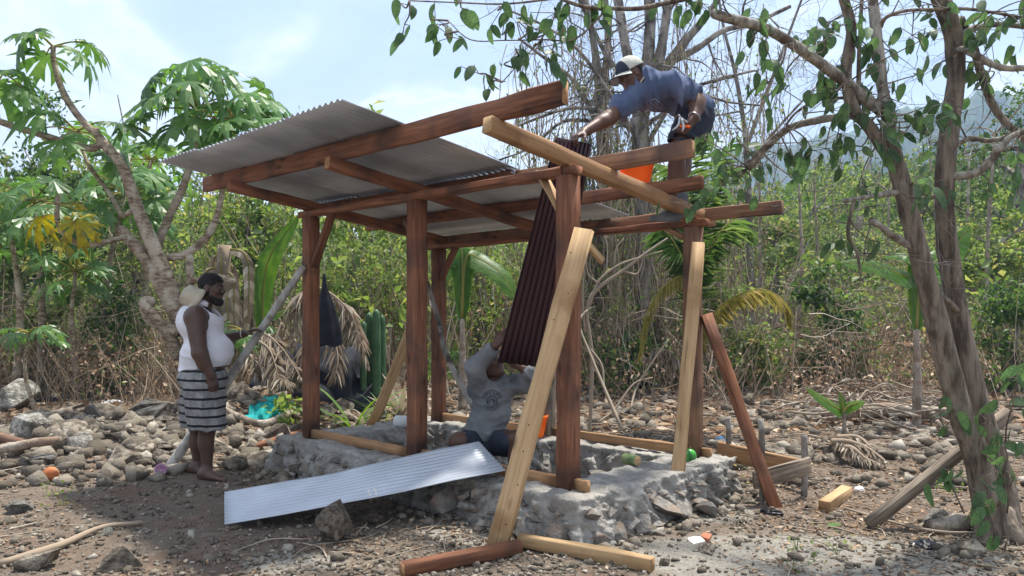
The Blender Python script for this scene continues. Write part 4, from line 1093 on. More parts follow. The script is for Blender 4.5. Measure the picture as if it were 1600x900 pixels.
# ================================================================== vegetation
def leaf_mesh(name, m, n=5, wid=.42, droop=.28, fold=.10, tipw=0.0):
    """ovate leaf one unit long along +X, curling down"""
    V = []; 
    for i in range(n + 1):
        f = i / n
        w = wid * .5 * math.sin(math.pi * min(1, f ** .82)) ** .62 if 0 < f < 1 else 0.0
        z = -droop * f * f
        V += [(f, w, z + fold * w), (f, 0, z), (f, -w, z + fold * w)]
    F = []
    for i in range(n):
        a = i * 3; F += [(a, a + 1, a + 4, a + 3), (a + 1, a + 2, a + 5, a + 4)]
    k = len(V); V += [(-.13, .008, .02), (-.13, -.008, .02), (0, -.008, 0), (0, .008, 0)]; F.append((k, k + 1, k + 2, k + 3))
    me = mesh_np(name, np.array(V), F, True); me.materials.append(MATS[m]); return me
GUAVA = [leaf_mesh('leaf', 'guava_leaf', 6, w, d, f) for w, d, f in ((.50, .22, .10), (.56, .38, .22), (.46, .12, .30), (.52, .5, .16))]
GUAVA_DRY = [leaf_mesh('leaf', 'guava_leaf_dry', 6, w, d, f) for w, d, f in ((.36, .5, 1.6), (.40, .7, 1.2))]

def papaya_mesh(m, seed, droop=.5):
    """palmate leaf: nine pointed lobes, each with two side points, slit deeply between"""
    rs = np.random.default_rng(seed)
    A = np.radians([-160, -118, -78, -39, 0, 39, 78, 118, 160]); Lg = np.array([.46, .62, .80, .93, 1, .93, .80, .62, .46]) * rs.uniform(.88, 1.1, 9)
    A = A + rs.uniform(-.06, .06, 9)
    V = [(0, 0, .0)]; F = []
    def pt(r, w, a, lift=0):
        x = r * math.cos(a) - w * math.sin(a); y = r * math.sin(a) + w * math.cos(a); q = x * x + y * y
        V.append((x, y, lift - droop * q * (1 + .3 * math.cos(2 * a)))); return len(V) - 1
    bound = [A[0] - .36] + [(A[i] + A[i + 1]) / 2 for i in range(8)] + [A[8] + .36]
    Nn = [pt(.24 if 0 < i < 9 else .10, 0, b, -.03) for i, b in enumerate(bound)]
    for i in range(9):
        a, l_ = A[i], Lg[i]
        M1 = pt(.50 * l_, 0, a, .03); M2 = pt(.74 * l_, 0, a, .015); T_ = pt(l_, rs.normal(0, .02), a, -.05)
        for sg, nb in ((-1, Nn[i]), (1, Nn[i + 1])):
            s_ = pt(.48 * l_, sg * .125 * l_, a, -.015); u_ = pt((.74 + rs.uniform(-.04, .04)) * l_, sg * .215 * l_, a, -.06); r_ = pt(.71 * l_, sg * .085 * l_, a, -.005)
            fs = [(0, nb, s_, M1), (M1, s_, r_, M2), (s_, u_, r_), (M2, r_, T_)]
            F += fs if sg < 0 else [f[::-1] for f in fs]
    me = mesh_np('leaf', np.array(V), F, False); me.materials.append(MATS[m]); return me
PAP = [papaya_mesh('papaya_leaf', i, d) for i, d in enumerate((.35, .55, .75, .22))]
PAP_Y = papaya_mesh('papaya_leaf_yellow', 9, .8)

def orient(loc, xdir, up, scale, roll=0.0):
    x = Vector(xdir).normalized(); z = Vector(up); z = z - x * z.dot(x)
    if z.length < 1e-4: z = Vector((.3, .5, .2)).cross(x)
    z.normalize(); y = z.cross(x)
    M = Matrix(((x.x, y.x, z.x, 0), (x.y, y.y, z.y, 0), (x.z, y.z, z.z, 0), (0, 0, 0, 1)))
    if roll: M = M @ Matrix.Rotation(roll, 4, 'X')
    M = M @ Matrix.Diagonal((scale, scale, scale, 1)); M.translation = loc
    return M
def branch(parent, pts, m, name='branch', sides=10, wob=.06, per=5, cap=True):
    mb = MB(); mb.tube(pts, sides, per, wob, cap, seed=len(pts)); return mb.build(name, m, parent)
def tr(px, py, Y, r): return tuple(P(px, py, Y)) + (r,)

# ---------------------------------------------------------------- forked tree at the right
gb = G(1558, 842)
gt = thing('forked_tree', 'two stemmed tree with flaking brown bark and drooping leaves at the right front', 'tree', gb)
def trg(px, py, Y, r): return tr(px, py, Y, r * .80)
Yg = gb.y
branch(gt, [(gb.x, gb.y, gb.z - .1, .13)] + [trg(1548, 800, Yg, .125), trg(1528, 720, Yg, .098), trg(1500, 640, Yg - .02, .09), trg(1468, 520, Yg - .05, .085), trg(1440, 410, Yg - .08, .078), trg(1415, 310, Yg - .1, .072), trg(1388, 215, Yg - .1, .06)], 'bark_guava', 'trunk', 14, .05)
branch(gt, [(gb.x + .05, gb.y + .05, gb.z - .1, .125)] + [trg(1568, 800, Yg + .06, .12), trg(1556, 720, Yg + .1, .092), trg(1532, 640, Yg + .12, .085), trg(1503, 520, Yg + .14, .078), trg(1484, 410, Yg + .14, .08), trg(1475, 310, Yg + .12, .075), trg(1482, 210, Yg + .1, .072), trg(1494, 120, Yg + .08, .07), trg(1488, 50, Yg + .06, .072), trg(1462, -20, Yg, .065)], 'bark_guava', 'trunk', 14, .05)
G_BR = [
 ([trg(1400, 262, Yg - .1, .055), trg(1362, 203, Yg - .1, .05), trg(1332, 167, Yg - .12, .045), trg(1322, 110, Yg - .14, .042), trg(1330, 50, Yg - .15, .042), trg(1316, -15, Yg - .2, .036)], 'bark_guava'),
 ([trg(1390, 225, Yg - .1, .055), trg(1388, 185, Yg - .06, .05), trg(1380, 145, Yg - .02, .045), trg(1370, 60, Yg, .043), trg(1362, -15, Yg + .05, .04)], 'bark_guava_pale'),
 ([trg(1380, 175, Yg - .04, .05), trg(1345, 148, Yg - .1, .046), trg(1310, 120, Yg - .18, .043), trg(1255, 80, Yg - .32, .040), trg(1200, 47, Yg - .45, .038), trg(1116, 21, Yg - .65, .034)], 'bark_guava_pale'),
 ([trg(1342, 165, Yg + .1, .02), trg(1342, 100, Yg + .2, .018), trg(1345, 30, Yg + .2, .016), trg(1347, -10, Yg + .2, .015)], 'bark_guava'),
 ([trg(1352, 180, Yg - .1, .028), trg(1320, 182, Yg, .03), trg(1283, 187, Yg + .1, .03), trg(1233, 200, Yg + .2, .03), trg(1195, 232, Yg + .3, .032), trg(1170, 262, Yg + .4, .03)], 'bark_guava_pale'),
 ([trg(1360, 158, Yg - .05, .012), trg(1317, 153, Yg, .012), trg(1275, 158, Yg + .02, .011), trg(1245, 175, Yg + .05, .010), trg(1228, 195, Yg + .05, .009)], 'bark_guava'),
 ([trg(1376, 42, Yg, .018), trg(1385, 27, Yg - .05, .015), trg(1415, 17, Yg - .08, .013), trg(1455, 15, Yg - .1, .013), trg(1510, 14, Yg - .1, .012), trg(1567, 22, Yg - .1, .011), trg(1610, 30, Yg - .1, .01)], 'bark_guava'),
 ([trg(1490, 88, Yg + .05, .026), trg(1500, 77, Yg - .0, .026), trg(1520, 84, Yg - .06, .027), trg(1550, 100, Yg - .1, .026), trg(1575, 107, Yg - .12, .025), trg(1612, 105, Yg - .15, .023)], 'bark_guava_pale'),
 ([trg(1496, 60, Yg + .06, .03), trg(1520, 45, Yg + .1, .028), trg(1555, 38, Yg + .1, .024), trg(1610, 42, Yg + .1, .02)], 'bark_guava_pale'),
 ([trg(1500, 30, Yg + .06, .035), trg(1520, 70, Yg + .2, .034), trg(1536, 125, Yg + .25, .034), trg(1552, 165, Yg + .3, .032), trg(1580, 200, Yg + .3, .03), trg(1612, 220, Yg + .3, .028)], 'bark_guava'),
 ([trg(1480, 277, Yg + .1, .032), trg(1520, 272, Yg + .0, .032), trg(1545, 255, Yg - .05, .03), trg(1562, 232, Yg - .1, .028), trg(1580, 214, Yg - .1, .026), trg(1612, 200, Yg - .1, .024)], 'bark_guava_pale'),
 ([trg(1490, 232, Yg + .1, .018), trg(1515, 216, Yg + .05, .018), trg(1545, 220, Yg, .02), trg(1575, 214, Yg - .08, .018)], 'bark_guava_pale'),
 ([trg(1412, 300, Yg - .1, .026), trg(1385, 303, Yg - .15, .024), trg(1350, 308, Yg - .2, .02), trg(1317, 314, Yg - .25, .015)], 'bark_guava_pale'),
 ([trg(1335, 310, Yg - .22, .014), trg(1328, 340, Yg - .22, .013), trg(1325, 368, Yg - .22, .013), trg(1338, 392, Yg - .2, .012), trg(1344, 422, Yg - .2, .010)], 'bark_guava'),
 ([trg(1425, 385, Yg - .08, .034), trg(1400, 372, Yg - .12, .030), trg(1378, 355, Yg - .18, .026), trg(1361, 344, Yg - .22, .026)], 'bark_guava_pale'),
 ([trg(1440, 310, Yg + .1, .016), trg(1470, 306, Yg + .1, .02), trg(1478, 312, Yg + .1, .02)], 'bark_guava'),
 ([trg(1500, 490, Yg + .12, .02), trg(1480, 470, Yg, .024), trg(1462, 460, Yg - .06, .02)], 'bark_guava'),
 ([trg(1047, 3, 4.15, .016), trg(1000, 13, 4.12, .015), trg(950, 13, 4.1, .014), trg(910, 10, 4.08, .012), trg(873, -3, 4.05, .012)], 'bark_guava'),
 ([trg(1160, -25, 4.3, .02), trg(1100, -8, 4.2, .018), trg(1047, 3, 4.15, .016)], 'bark_guava'),
 ([trg(873, -3, 4.05, .008), trg(790, 6, 4.0, .006), trg(715, 4, 4.0, .005), trg(640, 1, 4.0, .004)], 'bark_guava'),
 ([trg(950, 13, 4.1, .007), trg(900, 60, 4.1, .006), trg(850, 62, 4.1, .005), trg(790, 63, 4.1, .004), trg(735, 62, 4.1, .004), trg(700, 32, 4.1, .003)], 'bark_guava'),
 ([trg(880, 0, 4.05, .006), trg(850, 55, 4.05, .005), trg(815, 95, 4.05, .004), trg(785, 128, 4.05, .003)], 'bark_guava'),
]
for pts, m in G_BR: branch(gt, pts, m)
# root flare
for (px, py, dx) in ((1595, 838, .2), (1600, 850, .1), (1525, 846, -.1)):
    g2 = G(px, py); branch(gt, [(gb.x + .02, gb.y, gb.z + .18, .07), ((gb.x + g2.x) / 2, (gb.y + g2.y) / 2 - .03, gb.z + .06, .05), (g2.x, g2.y - .02, g2.z - .01, .03)], 'bark_guava', 'root', 8)
# torn strip of bark on the rear stem, dark scar
CL = [(1190, 30, 6, -.5), (1178, 58, 4, -.5), (1205, 95, 5, -.45), (1285, 50, 7, -.2), (1262, 70, 6, -.2), (1302, 40, 6, -.2), (1330, 25, 5, -.2), (1340, 60, 5, -.2), (1200, 130, 4, -.4), (1362, 80, 4, -.1), (1390, 80, 3, 0),
      (1425, 55, 5, 0), (1440, 10, 4, 0), (1475, 20, 4, 0), (1535, 20, 4, 0), (1560, 30, 3, -.1), (1430, 118, 3, 0), (1380, 85, 2, 0), (1302, 140, 5, -.1), (1310, 208, 8, 0), (1290, 232, 6, 0), (1330, 225, 5, 0), (1270, 235, 4, 0),
      (1385, 178, 5, -.1), (1330, 182, 5, -.15), (1455, 163, 7, -.1), (1428, 190, 6, -.1), (1468, 182, 5, -.1), (1495, 165, 4, -.1), (1240, 245, 6, .1), (1215, 240, 4, .2), (1250, 225, 3, .1), (1402, 250, 5, -.2), (1425, 292, 4, -.2),
      (1352, 292, 4, -.2), (1180, 150, 3, -.3), (1295, 145, 4, -.2), (1100, 215, 6, .5), (1125, 235, 4, .5), (1150, 215, 4, .4), (1130, 285, 7, .4), (1100, 300, 6, .4), (1075, 318, 5, .4), (1160, 300, 4, .4), (1190, 265, 4, .4),
      (1550, 70, 2, -.1), (1590, 250, 4, .2), (1545, 300, 3, .2), (1590, 300, 4, .3),
      (1500, 638, 8, -.2), (1465, 628, 5, -.25), (1570, 690, 9, -.3), (1545, 660, 6, -.3), (1580, 640, 6, -.3), (1590, 590, 6, -.3), (1492, 735, 9, -.3), (1470, 745, 5, -.3), (1560, 735, 8, -.35), (1585, 745, 6, -.3), (1545, 790, 7, -.35), (1520, 800, 5, -.35), (1560, 690, 5, -.3), (1595, 560, 4, -.3), (1575, 840, 4, -.3)]
CL2 = [(632, 38, 3, 4.0), (625, 5, 3, 4.0), (690, 38, 4, 4.1), (705, 58, 3, 4.1), (680, 30, 3, 4.1), (720, 12, 4, 4.0), (785, 12, 3, 4.0), (748, 115, 3, 4.05), (768, 128, 4, 4.05), (785, 55, 3, 4.1), (797, 95, 2, 4.05), (835, 45, 5, 4.1), (812, 92, 4, 4.05), (858, 95, 5, 4.05), (848, 60, 3, 4.05), (880, 42, 7, 4.1), (892, 35, 5, 4.1), (812, 35, 3, 4.05), (868, 20, 4, 4.05), (925, 15, 5, 4.1), (940, 20, 4, 4.1), (1055, 5, 5, 4.2), (1075, 8, 4, 4.2), (1090, 5, 4, 4.2)]
brpts = np.vstack([smooth_pts(p, 6)[:, :3] for p, m in G_BR])
tw = MB(); rs = np.random.default_rng(77); more_leaves = MB(); count_leaf = [0]
nleaf = 0
def leaf_cluster(parent, c, n, L, protos, tw_mb, rs, anchor=None, reach=.12):
    if anchor is not None:
        a = Vector(anchor); mid = (a + c) / 2 + Vector(rs.normal(0, .03, 3))
        tw_mb.tube([tuple(a) + (.006,), tuple(mid) + (.0045,), tuple(c) + (.003,)], 5, 4)
        d0 = (c - a).normalized()
    else: d0 = Vector(rs.normal(0, 1, 3)).normalized()
    for k in range(n):
        off = Vector(rs.normal(0, 1, 3)) * reach * .38
        d = Vector((rs.normal(0, .55), rs.normal(0, .55), -.95 + rs.normal(0, .3))) + d0 * .3
        up = Vector((rs.normal(0, .6), rs.normal(0, .5) - .7, .6))
        M_ = orient(c + off, d, up, L * rs.uniform(.75, 1.2)); me_ = protos[rs.integers(0, len(protos))]
        if count_leaf[0] < 298: place('leaf', me_, M_, None, parent); count_leaf[0] += 1
        else:
            Vv = np.array([tuple(M_ @ v.co) for v in me_.vertices]); more_leaves.add(Vv, Q=[list(f.vertices) for f in me_.polygons])
        tw_mb.tube([tuple(c) + (.0025,), tuple(c + off) + (.002,)], 4, 2)
for px, py, n_, dy in CL:
    Yc = Yg + dy + rs.uniform(-.1, .1); c = P(px, py, Yc)
    dd = np.linalg.norm(brpts - np.array(c)[None, :], axis=1); j = int(dd.argmin())
    low = py > 540
    an = Vector(brpts[j]) if not low else Vector((.6 * c.x + .4 * gb.x, .6 * c.y + .4 * gb.y, c.z - .25))
    if low: n_ = max(2, int(n_ * .6))
    leaf_cluster(gt, c, n_, .104 if not low else .115, GUAVA, tw, rs, an); nleaf += n_
for px, py, n_, Y_ in CL2:
    c = P(px, py, Y_); dd = np.linalg.norm(brpts - np.array(c)[None, :], axis=1); j = int(dd.argmin())
    leaf_cluster(gt, c, min(n_, 4), .095, GUAVA, tw, rs, Vector(brpts[j]), .10)
for px, py in ((1512, 62), (1518, 95), (1585, 85), (1578, 70), (1558, 92), (1530, 60), (1515, 108)):
    leaf_cluster(gt, P(px, py, Yg - .05), 1, .10, GUAVA_DRY, tw, rs, None, .02)
for j in rs.integers(0, len(brpts), 60):
    if brpts[j][1] < 4.3: continue
    q = Vector(brpts[j]); c = q + Vector((rs.normal(0, .16), rs.normal(0, .2), rs.normal(-.02, .14)))
    if q.z > 1.9: leaf_cluster(gt, c, 4, .105, GUAVA, tw, rs, q)
o = tw.build('twigs', 'bark_guava', gt); o['kind'] = 'stuff'
o = more_leaves.build('foliage', 'guava_leaf', gt); o['kind'] = 'stuff'
def bare_twigs(roots, depth, rs, L0, r0, mb, spread=.8, up=.15, k=3, sides=4):
    """recursive fine bare twigs"""
    for a, d, L, r in roots:
        pts = [tuple(a) + (r,)]; p_ = Vector(a); dv = Vector(d).normalized()
        for i in range(4):
            dv = (dv + Vector(rs.normal(0, .22, 3)) + Vector((0, 0, up * .3))).normalized(); p_ = p_ + dv * L / 4
            pts.append(tuple(p_) + (max(.0012, r * (1 - .2 * (i + 1))),))
        mb.tube(pts, sides, 2, cap=False)
        if depth > 0:
            sub = []
            for j in range(k):
                q = pts[rs.integers(1, 5)]
                nd = (dv + Vector(rs.normal(0, spread, 3)) + Vector((0, 0, up))).normalized()
                sub.append((Vector(q[:3]), nd, L * rs.uniform(.5, .8), q[3] * .62))
            bare_twigs(sub, depth - 1, rs, L0, r0, mb, spread, up, k, sides)
mb = MB(); roots = []
for j in rs.integers(0, len(brpts), 70):
    if brpts[j][1] < 4.35 or brpts[j][0] / brpts[j][1] < .33: continue
    roots.append((Vector(brpts[j]), Vector(rs.normal(0, 1, 3)), .42, .005))
bare_twigs(roots, 2, rs, .4, .006, mb, 1.0, -.05, 3)
o = mb.build('twigs', 'bark_grey', gt); o['kind'] = 'stuff'

# ---------------------------------------------------------------- papaya trees at the left
def papaya_crown(parent, tip, n, petiole, Lf, rs, el=(-.5, .9), az=None, mats=None):
    tip = Vector(tip); mb = MB()
    for k in range(n):
        a = k * 2.39996 + rs.uniform(-.3, .3) if az is None else rs.uniform(*az)
        e = el[0] + (el[1] - el[0]) * ((k + .5) / n) + rs.uniform(-.12, .12)
        d = Vector((math.cos(a) * math.cos(e), math.sin(a) * math.cos(e), math.sin(e)))
        Lp = petiole * rs.uniform(.8, 1.2)
        end = tip + d * Lp + Vector((0, 0, -.08 * Lp))
        mid = tip + d * Lp * .5 + Vector((0, 0, .05 * Lp))
        mb.tube([tuple(tip) + (.014,), tuple(mid) + (.011,), tuple(end) + (.008,)], 5, 3)
        out = Vector((d.x, d.y, -.05 - .75 * rs.random()))
        up = Vector((d.x * .45, d.y * .45 - .35, 1)) + Vector(rs.normal(0, .15, 3))
        me = PAP[rs.integers(0, 4)] if not (mats and rs.random() < mats) else PAP_Y
        place('leaf', me, orient(end, out, up, Lf * rs.uniform(.8, 1.2), rs.uniform(-.3, .3)), None, parent)
    V, F = mb.arrays(); wmesh('leaf_stalk', V, F, 'cactus_green' if False else 'palm_leaf_yellow', parent, smooth=True)['kind'] = 'stuff'
rs = np.random.default_rng(88)
def trp(px, py, Y, r): return tr(px, py, Y, r * .67)
YP = 9.9
pb = P(345, 655, YP); pb.z = gh(pb.x, pb.y)
pt_ = thing('papaya_tree', 'old branching papaya tree with thick pale bent stems behind the man with the pole', 'tree', pb)
branch(pt_, [(pb.x + .1, pb.y, pb.z - .1, .22), trp(348, 600, YP, .23), trp(312, 540, YP, .21), trp(272, 478, YP, .175), trp(228, 405, YP, .125), trp(186, 357, YP, .10)], 'bark_papaya', 'trunk', 16, .045)
for pts in ([trp(285, 500, YP + .05, .12), trp(262, 438, YP, .14), trp(235, 375, YP - .05, .13), trp(213, 320, YP - .08, .115), trp(192, 262, YP - .08, .10), trp(160, 220, YP - .1, .075), trp(127, 187, YP - .1, .065), trp(100, 147, YP - .1, .06), trp(85, 100, YP - .1, .05), trp(83, 73, YP - .1, .042)],
            [trp(170, 238, YP - .1, .07), trp(155, 215, YP - .1, .075), trp(149, 200, YP - .1, .05)],
            [trp(160, 226, YP - .1, .07), trp(133, 231, YP - .1, .07), trp(67, 211, YP - .15, .065), trp(0, 190, YP - .2, .06), trp(-70, 160, YP - .2, .05)],
            [trp(283, 520, YP + .1, .14), trp(262, 450, YP + .2, .10), trp(247, 390, YP + .25, .085), trp(263, 343, YP + .3, .08), trp(287, 290, YP + .35, .075), trp(303, 233, YP + .4, .07), trp(310, 178, YP + .4, .055)],
            [trp(255, 404, YP + .1, .07), trp(290, 397, YP + .1, .075), trp(320, 373, YP + .1, .075), trp(337, 343, YP + .12, .06), trp(347, 300, YP + .2, .055), trp(352, 250, YP + .3, .055), trp(354, 196, YP + .35, .05)],
            [trp(296, 398, YP + .1, .07), trp(297, 430, YP + .1, .075), trp(299, 470, YP + .12, .08), trp(315, 540, YP + .1, .09)],
            [trp(240, 470, YP - .1, .09), trp(225, 475, YP - .2, .085), trp(262, 520, YP - .1, .11), trp(280, 560, YP, .12)],
            [trp(280, 520, YP - .1, .1), trp(235, 500, YP - .12, .10), trp(222, 470, YP - .12, .09)],
            [trp(195, 370, YP - .1, .05), trp(157, 380, YP - .3, .055), trp(127, 382, YP - .35, .055), trp(103, 368, YP - .4, .05), trp(90, 348, YP - .4, .045), trp(90, 305, YP - .4, .04)],
            [trp(205, 330, YP - .08, .05), trp(190, 335, YP + .1, .05), trp(170, 300, YP + .2, .045), trp(137, 255, YP + .3, .04), trp(120, 205, YP + .3, .035)],
            [trp(300, 440, YP + .1, .06), trp(335, 432, YP - .1, .055), trp(366, 440, YP - .25, .05)]):
    branch(pt_, pts, 'bark_papaya', 'branch', 12, .05)
papaya_crown(pt_, P(83, 73, YP - .1), 5, .36, .50, rs, (-.3, .7))
papaya_crown(pt_, P(5, 115, YP - .3), 5, .3, .50, rs, (-.6, .5))
papaya_crown(pt_, P(310, 172, YP + .4), 18, .70, .52, rs, (-.5, 1.0))
papaya_crown(pt_, P(362, 185, YP + .5), 18, .70, .52, rs, (-.5, 1.0))
papaya_crown(pt_, P(120, 205, YP + .3), 8, .55, .50, rs, (-.6, .6))
papaya_crown(pt_, P(90, 320, YP - .4), 5, .32, .32, rs, (-.4, .4), mats=.12)
for px, py in ((120, 345),):
    place('leaf', PAP_Y, orient(P(px, py, YP - .55), (.2, -.2, -1), (.3, -1, .2), .36), None, pt_)
YP2 = 11.6
def small_papaya(base_px, base_Y, tip_px, tip_py, n, lab, r=.05, Lf=.52, pet=.58, mats=0.0, el=(-.7, .9)):
    x = (base_px - 800) / FPX * base_Y; b = Vector((x, base_Y, gh(x, base_Y)))
    t = thing('papaya_tree', lab, 'tree', b)
    tip = P(tip_px, tip_py, base_Y)
    mid = (b + tip) / 2 + Vector((rs.uniform(-.2, .2), 0, 0))
    branch(t, [(b.x, b.y, b.z - .1, r * 1.3), tuple(mid) + (r,), tuple(tip) + (r * .6,)], 'bark_papaya', 'trunk', 10, .05)
    papaya_crown(t, tip, n, pet, Lf, rs, el, mats=mats)
    return t
small_papaya(60, 12.5, 52, 318, 15, 'young papaya with dense leaves just left of the bent papaya branches', mats=.05)
small_papaya(165, 13.0, 195, 300, 15, 'young papaya growing right behind the thick bent papaya stems', mats=.03)
small_papaya(20, 11.8, 15, 350, 11, 'low papaya with large leaves at the left edge of the clearing', mats=.1)
small_papaya(130, 12.2, 118, 425, 11, 'short papaya sapling with drooping leaves in the dry brush at left', .04, .34, .45)
small_papaya(225, 14.0, 235, 250, 13, 'tall thin papaya between the two crowns of the old papaya tree')
small_papaya(390, 11.0, 385, 520, 10, 'papaya seedling with fresh leaves beside the belly of the man with the pole', .03, .3, .3, el=(-.3, .5))
small_papaya(60, 10.6, 45, 520, 6, 'papaya seedling low in the dry brush at far left', .025, .28, .3, el=(-.3, .5))

# ---------------------------------------------------------------- banana plants, palms, cactus, grasses
def banana_leaf(parent, mid, width, m='banana_leaf', seed=0, droop=.35, torn=True, name='leaf'):
    C = smooth_pts([tuple(q) + (0.01,) for q in mid], 6)[:, :3]; n_ = len(C); rs_ = np.random.default_rng(seed)
    T = np.gradient(C, axis=0); T /= np.linalg.norm(T, axis=1)[:, None]
    S = np.cross(T, np.array([.2, -.75, .6])); S /= np.linalg.norm(S, axis=1)[:, None] + 1e-9
    Np = np.cross(S, T)
    V = []; F = []
    f = np.linspace(0, 1, n_); w = width * .5 * np.clip(np.sin(np.pi * np.clip(f * .97 + .03, 0, 1)) ** .5, 0, 1)
    for side in (1, -1):
        for i in range(n_ - 1):
            b = len(V)
            for j in (i, i + 1):
                for q in (0, .55, 1.0):
                    jit = rs_.uniform(.9, 1.05) if q == 1.0 else 1
                    V.append(C[j] + S[j] * side * w[j] * q * jit + Np[j] * (.12 * w[j] * math.sin(q * 2.2)) - np.array([0, 0, droop * w[j] * q * q]))
            F += [(b, b + 1, b + 4, b + 3), (b + 1, b + 2, b + 5, b + 4)] if side < 0 else [(b, b + 3, b + 4, b + 1), (b + 1, b + 4, b + 5, b + 2)]
    o = wmesh(name, np.array(V), F, m, parent, smooth=True)
    mb = MB(); mb.tube([tuple(c_) + (max(.004, .018 * (1 - k / n_)),) for k, c_ in enumerate(C)], 6, straight=True)
    V, Fq = mb.arrays(); wmesh('midrib', V, Fq, 'palm_leaf_yellow', parent, smooth=True)
    return o
def banana(label, base, leaves, r=.05, hgt=.8, m='banana_leaf', cat='banana plant', m_stem='bark_pale'):
    t = thing('banana_plant', label, cat, base)
    branch(t, [(base[0], base[1], base[2] - .05, r * 1.2), (base[0] + .01, base[1], base[2] + hgt * .5, r), (base[0], base[1], base[2] + hgt, r * .6)], m_stem, 'stem', 9, .03)
    top = Vector((base[0], base[1], base[2] + hgt))
    for k, (mid, w) in enumerate(leaves): banana_leaf(t, [top] + [Vector(q) for q in mid], w, m, k + 3)
    return t
def gx_(px, Y): x = (px - 800) / FPX * Y; return Vector((x, Y, gh(x, Y)))
banana('banana plant with one upright backlit leaf left of the hut', gx_(409, 11.5), [([P(413, 440, 11.5), P(422, 400, 11.5), P(440, 372, 11.5), P(468, 335, 11.4)], .34), ([P(404, 425, 11.5), P(398, 415, 11.4)], .08), ([P(415, 500, 11.3), P(440, 488, 11.1), P(450, 480, 11)], .18)], .045, .9)
banana('banana plant with a broad drooping leaf seen inside the hut', gx_(722, 11.0), [([P(728, 405, 11), P(750, 405, 11), P(785, 430, 10.9), P(806, 468, 10.8)], .36), ([P(715, 410, 11), P(700, 420, 11), P(690, 440, 10.9)], .25), ([P(722, 395, 11.0), P(712, 380, 11.1)], .3)], .05, 1.3)
banana('banana plant with wide horizontal leaf behind the forked tree', gx_(1432, 9.6), [([P(1425, 442, 9.6), P(1405, 428, 9.5), P(1365, 414, 9.4), P(1310, 410, 9.3)], .30), ([P(1428, 430, 9.6), P(1418, 400, 9.6), P(1378, 400, 9.8)], .22), ([P(1438, 440, 9.6), P(1462, 408, 9.7), P(1490, 390, 9.8), P(1515, 350, 9.9)], .34), ([P(1440, 450, 9.6), P(1470, 437, 9.5), P(1500, 430, 9.4)], .26), ([P(1430, 430, 9.6), P(1432, 415, 9.6), P(1418, 410, 9.4)], .2)], .05, 1.25)
banana('small banana sprout with torn leaves in the litter right of the formwork', gx_(1318, 8.1), [([P(1312, 640, 8.1), P(1295, 630, 8.05), P(1258, 605, 8.0)], .17), ([P(1325, 635, 8.1), P(1340, 630, 8.05), P(1352, 628, 8.0)], .13), ([P(1316, 630, 8.1), P(1312, 612, 8.1)], .1)], .025, .38)

def frond(parent, mid, Lf, m, seed=0, n_=90, droop=.5, wid=.022, name='frond', r=.016, stalk='palm_leaf_yellow'):
    rs_ = np.random.default_rng(seed)
    C = smooth_pts([tuple(q) + (.01,) for q in mid], 12)[:, :3]
    T = np.gradient(C, axis=0); T /= np.linalg.norm(T, axis=1)[:, None]
    f = np.linspace(.14, 1, n_); ii = f * (len(C) - 1); lo_ = np.minimum(ii.astype(int), len(C) - 2); fr = (ii - lo_)[:, None]
    Cp = C[lo_] * (1 - fr) + C[lo_ + 1] * fr; Tp = T[lo_]
    S = np.cross(Tp, np.array([0, 0, 1.0])); S /= np.linalg.norm(S, axis=1)[:, None] + 1e-9
    L = Lf * (np.sin(np.pi * np.clip(f * .85 + .12, 0, 1)) ** .6) * rs_.uniform(.8, 1.1, n_)
    mb = MB()
    for sd in (1, -1):
        D = S * sd * .8 + Tp * .65 + np.array([0, 0, -droop])[None, :] + rs_.normal(0, .12 if 'dry' not in m else .34, (n_, 3))
        V, Tq = leaf_cards(Cp, D, np.array([[0, 0, 1.0]]).repeat(n_, 0) + rs_.normal(0, .2, (n_, 3)), L, wid * np.ones(n_), .1)
        V = V.reshape(-1, 4, 3); V[:, 2, 2] -= droop * L * .35; mb.add(V.reshape(-1, 3), T=Tq)
    o = mb.build(name, m, parent, smooth=False)
    mb = MB(); k = len(C); mb.tube([tuple(c_) + (max(.003, r * (1 - .85 * j / k)),) for j, c_ in enumerate(C)], 6, straight=True)
    V, Fq = mb.arrays(); ra = mesh_np('stalk', V - np.array(root_loc(parent))[None, :], Fq, True); ra.materials.append(MATS[stalk])
    s_ = bpy.data.objects.new('stalk', ra); COL.objects.link(s_); s_.parent = o
    return o
YC = 9.2
cpb = gx_(1082, YC)
cpalm = thing('coconut_palm', 'young coconut palm with green and yellowing fronds behind the right rear post', 'palm', cpb)
branch(cpalm, [(cpb.x, cpb.y, cpb.z - .1, .11), (cpb.x - .02, cpb.y, cpb.z + .35, .10), (cpb.x, cpb.y, cpb.z + .75, .07)], 'bark_grey', 'trunk', 12, .08)
ct_ = Vector((cpb.x, cpb.y, cpb.z + .7))
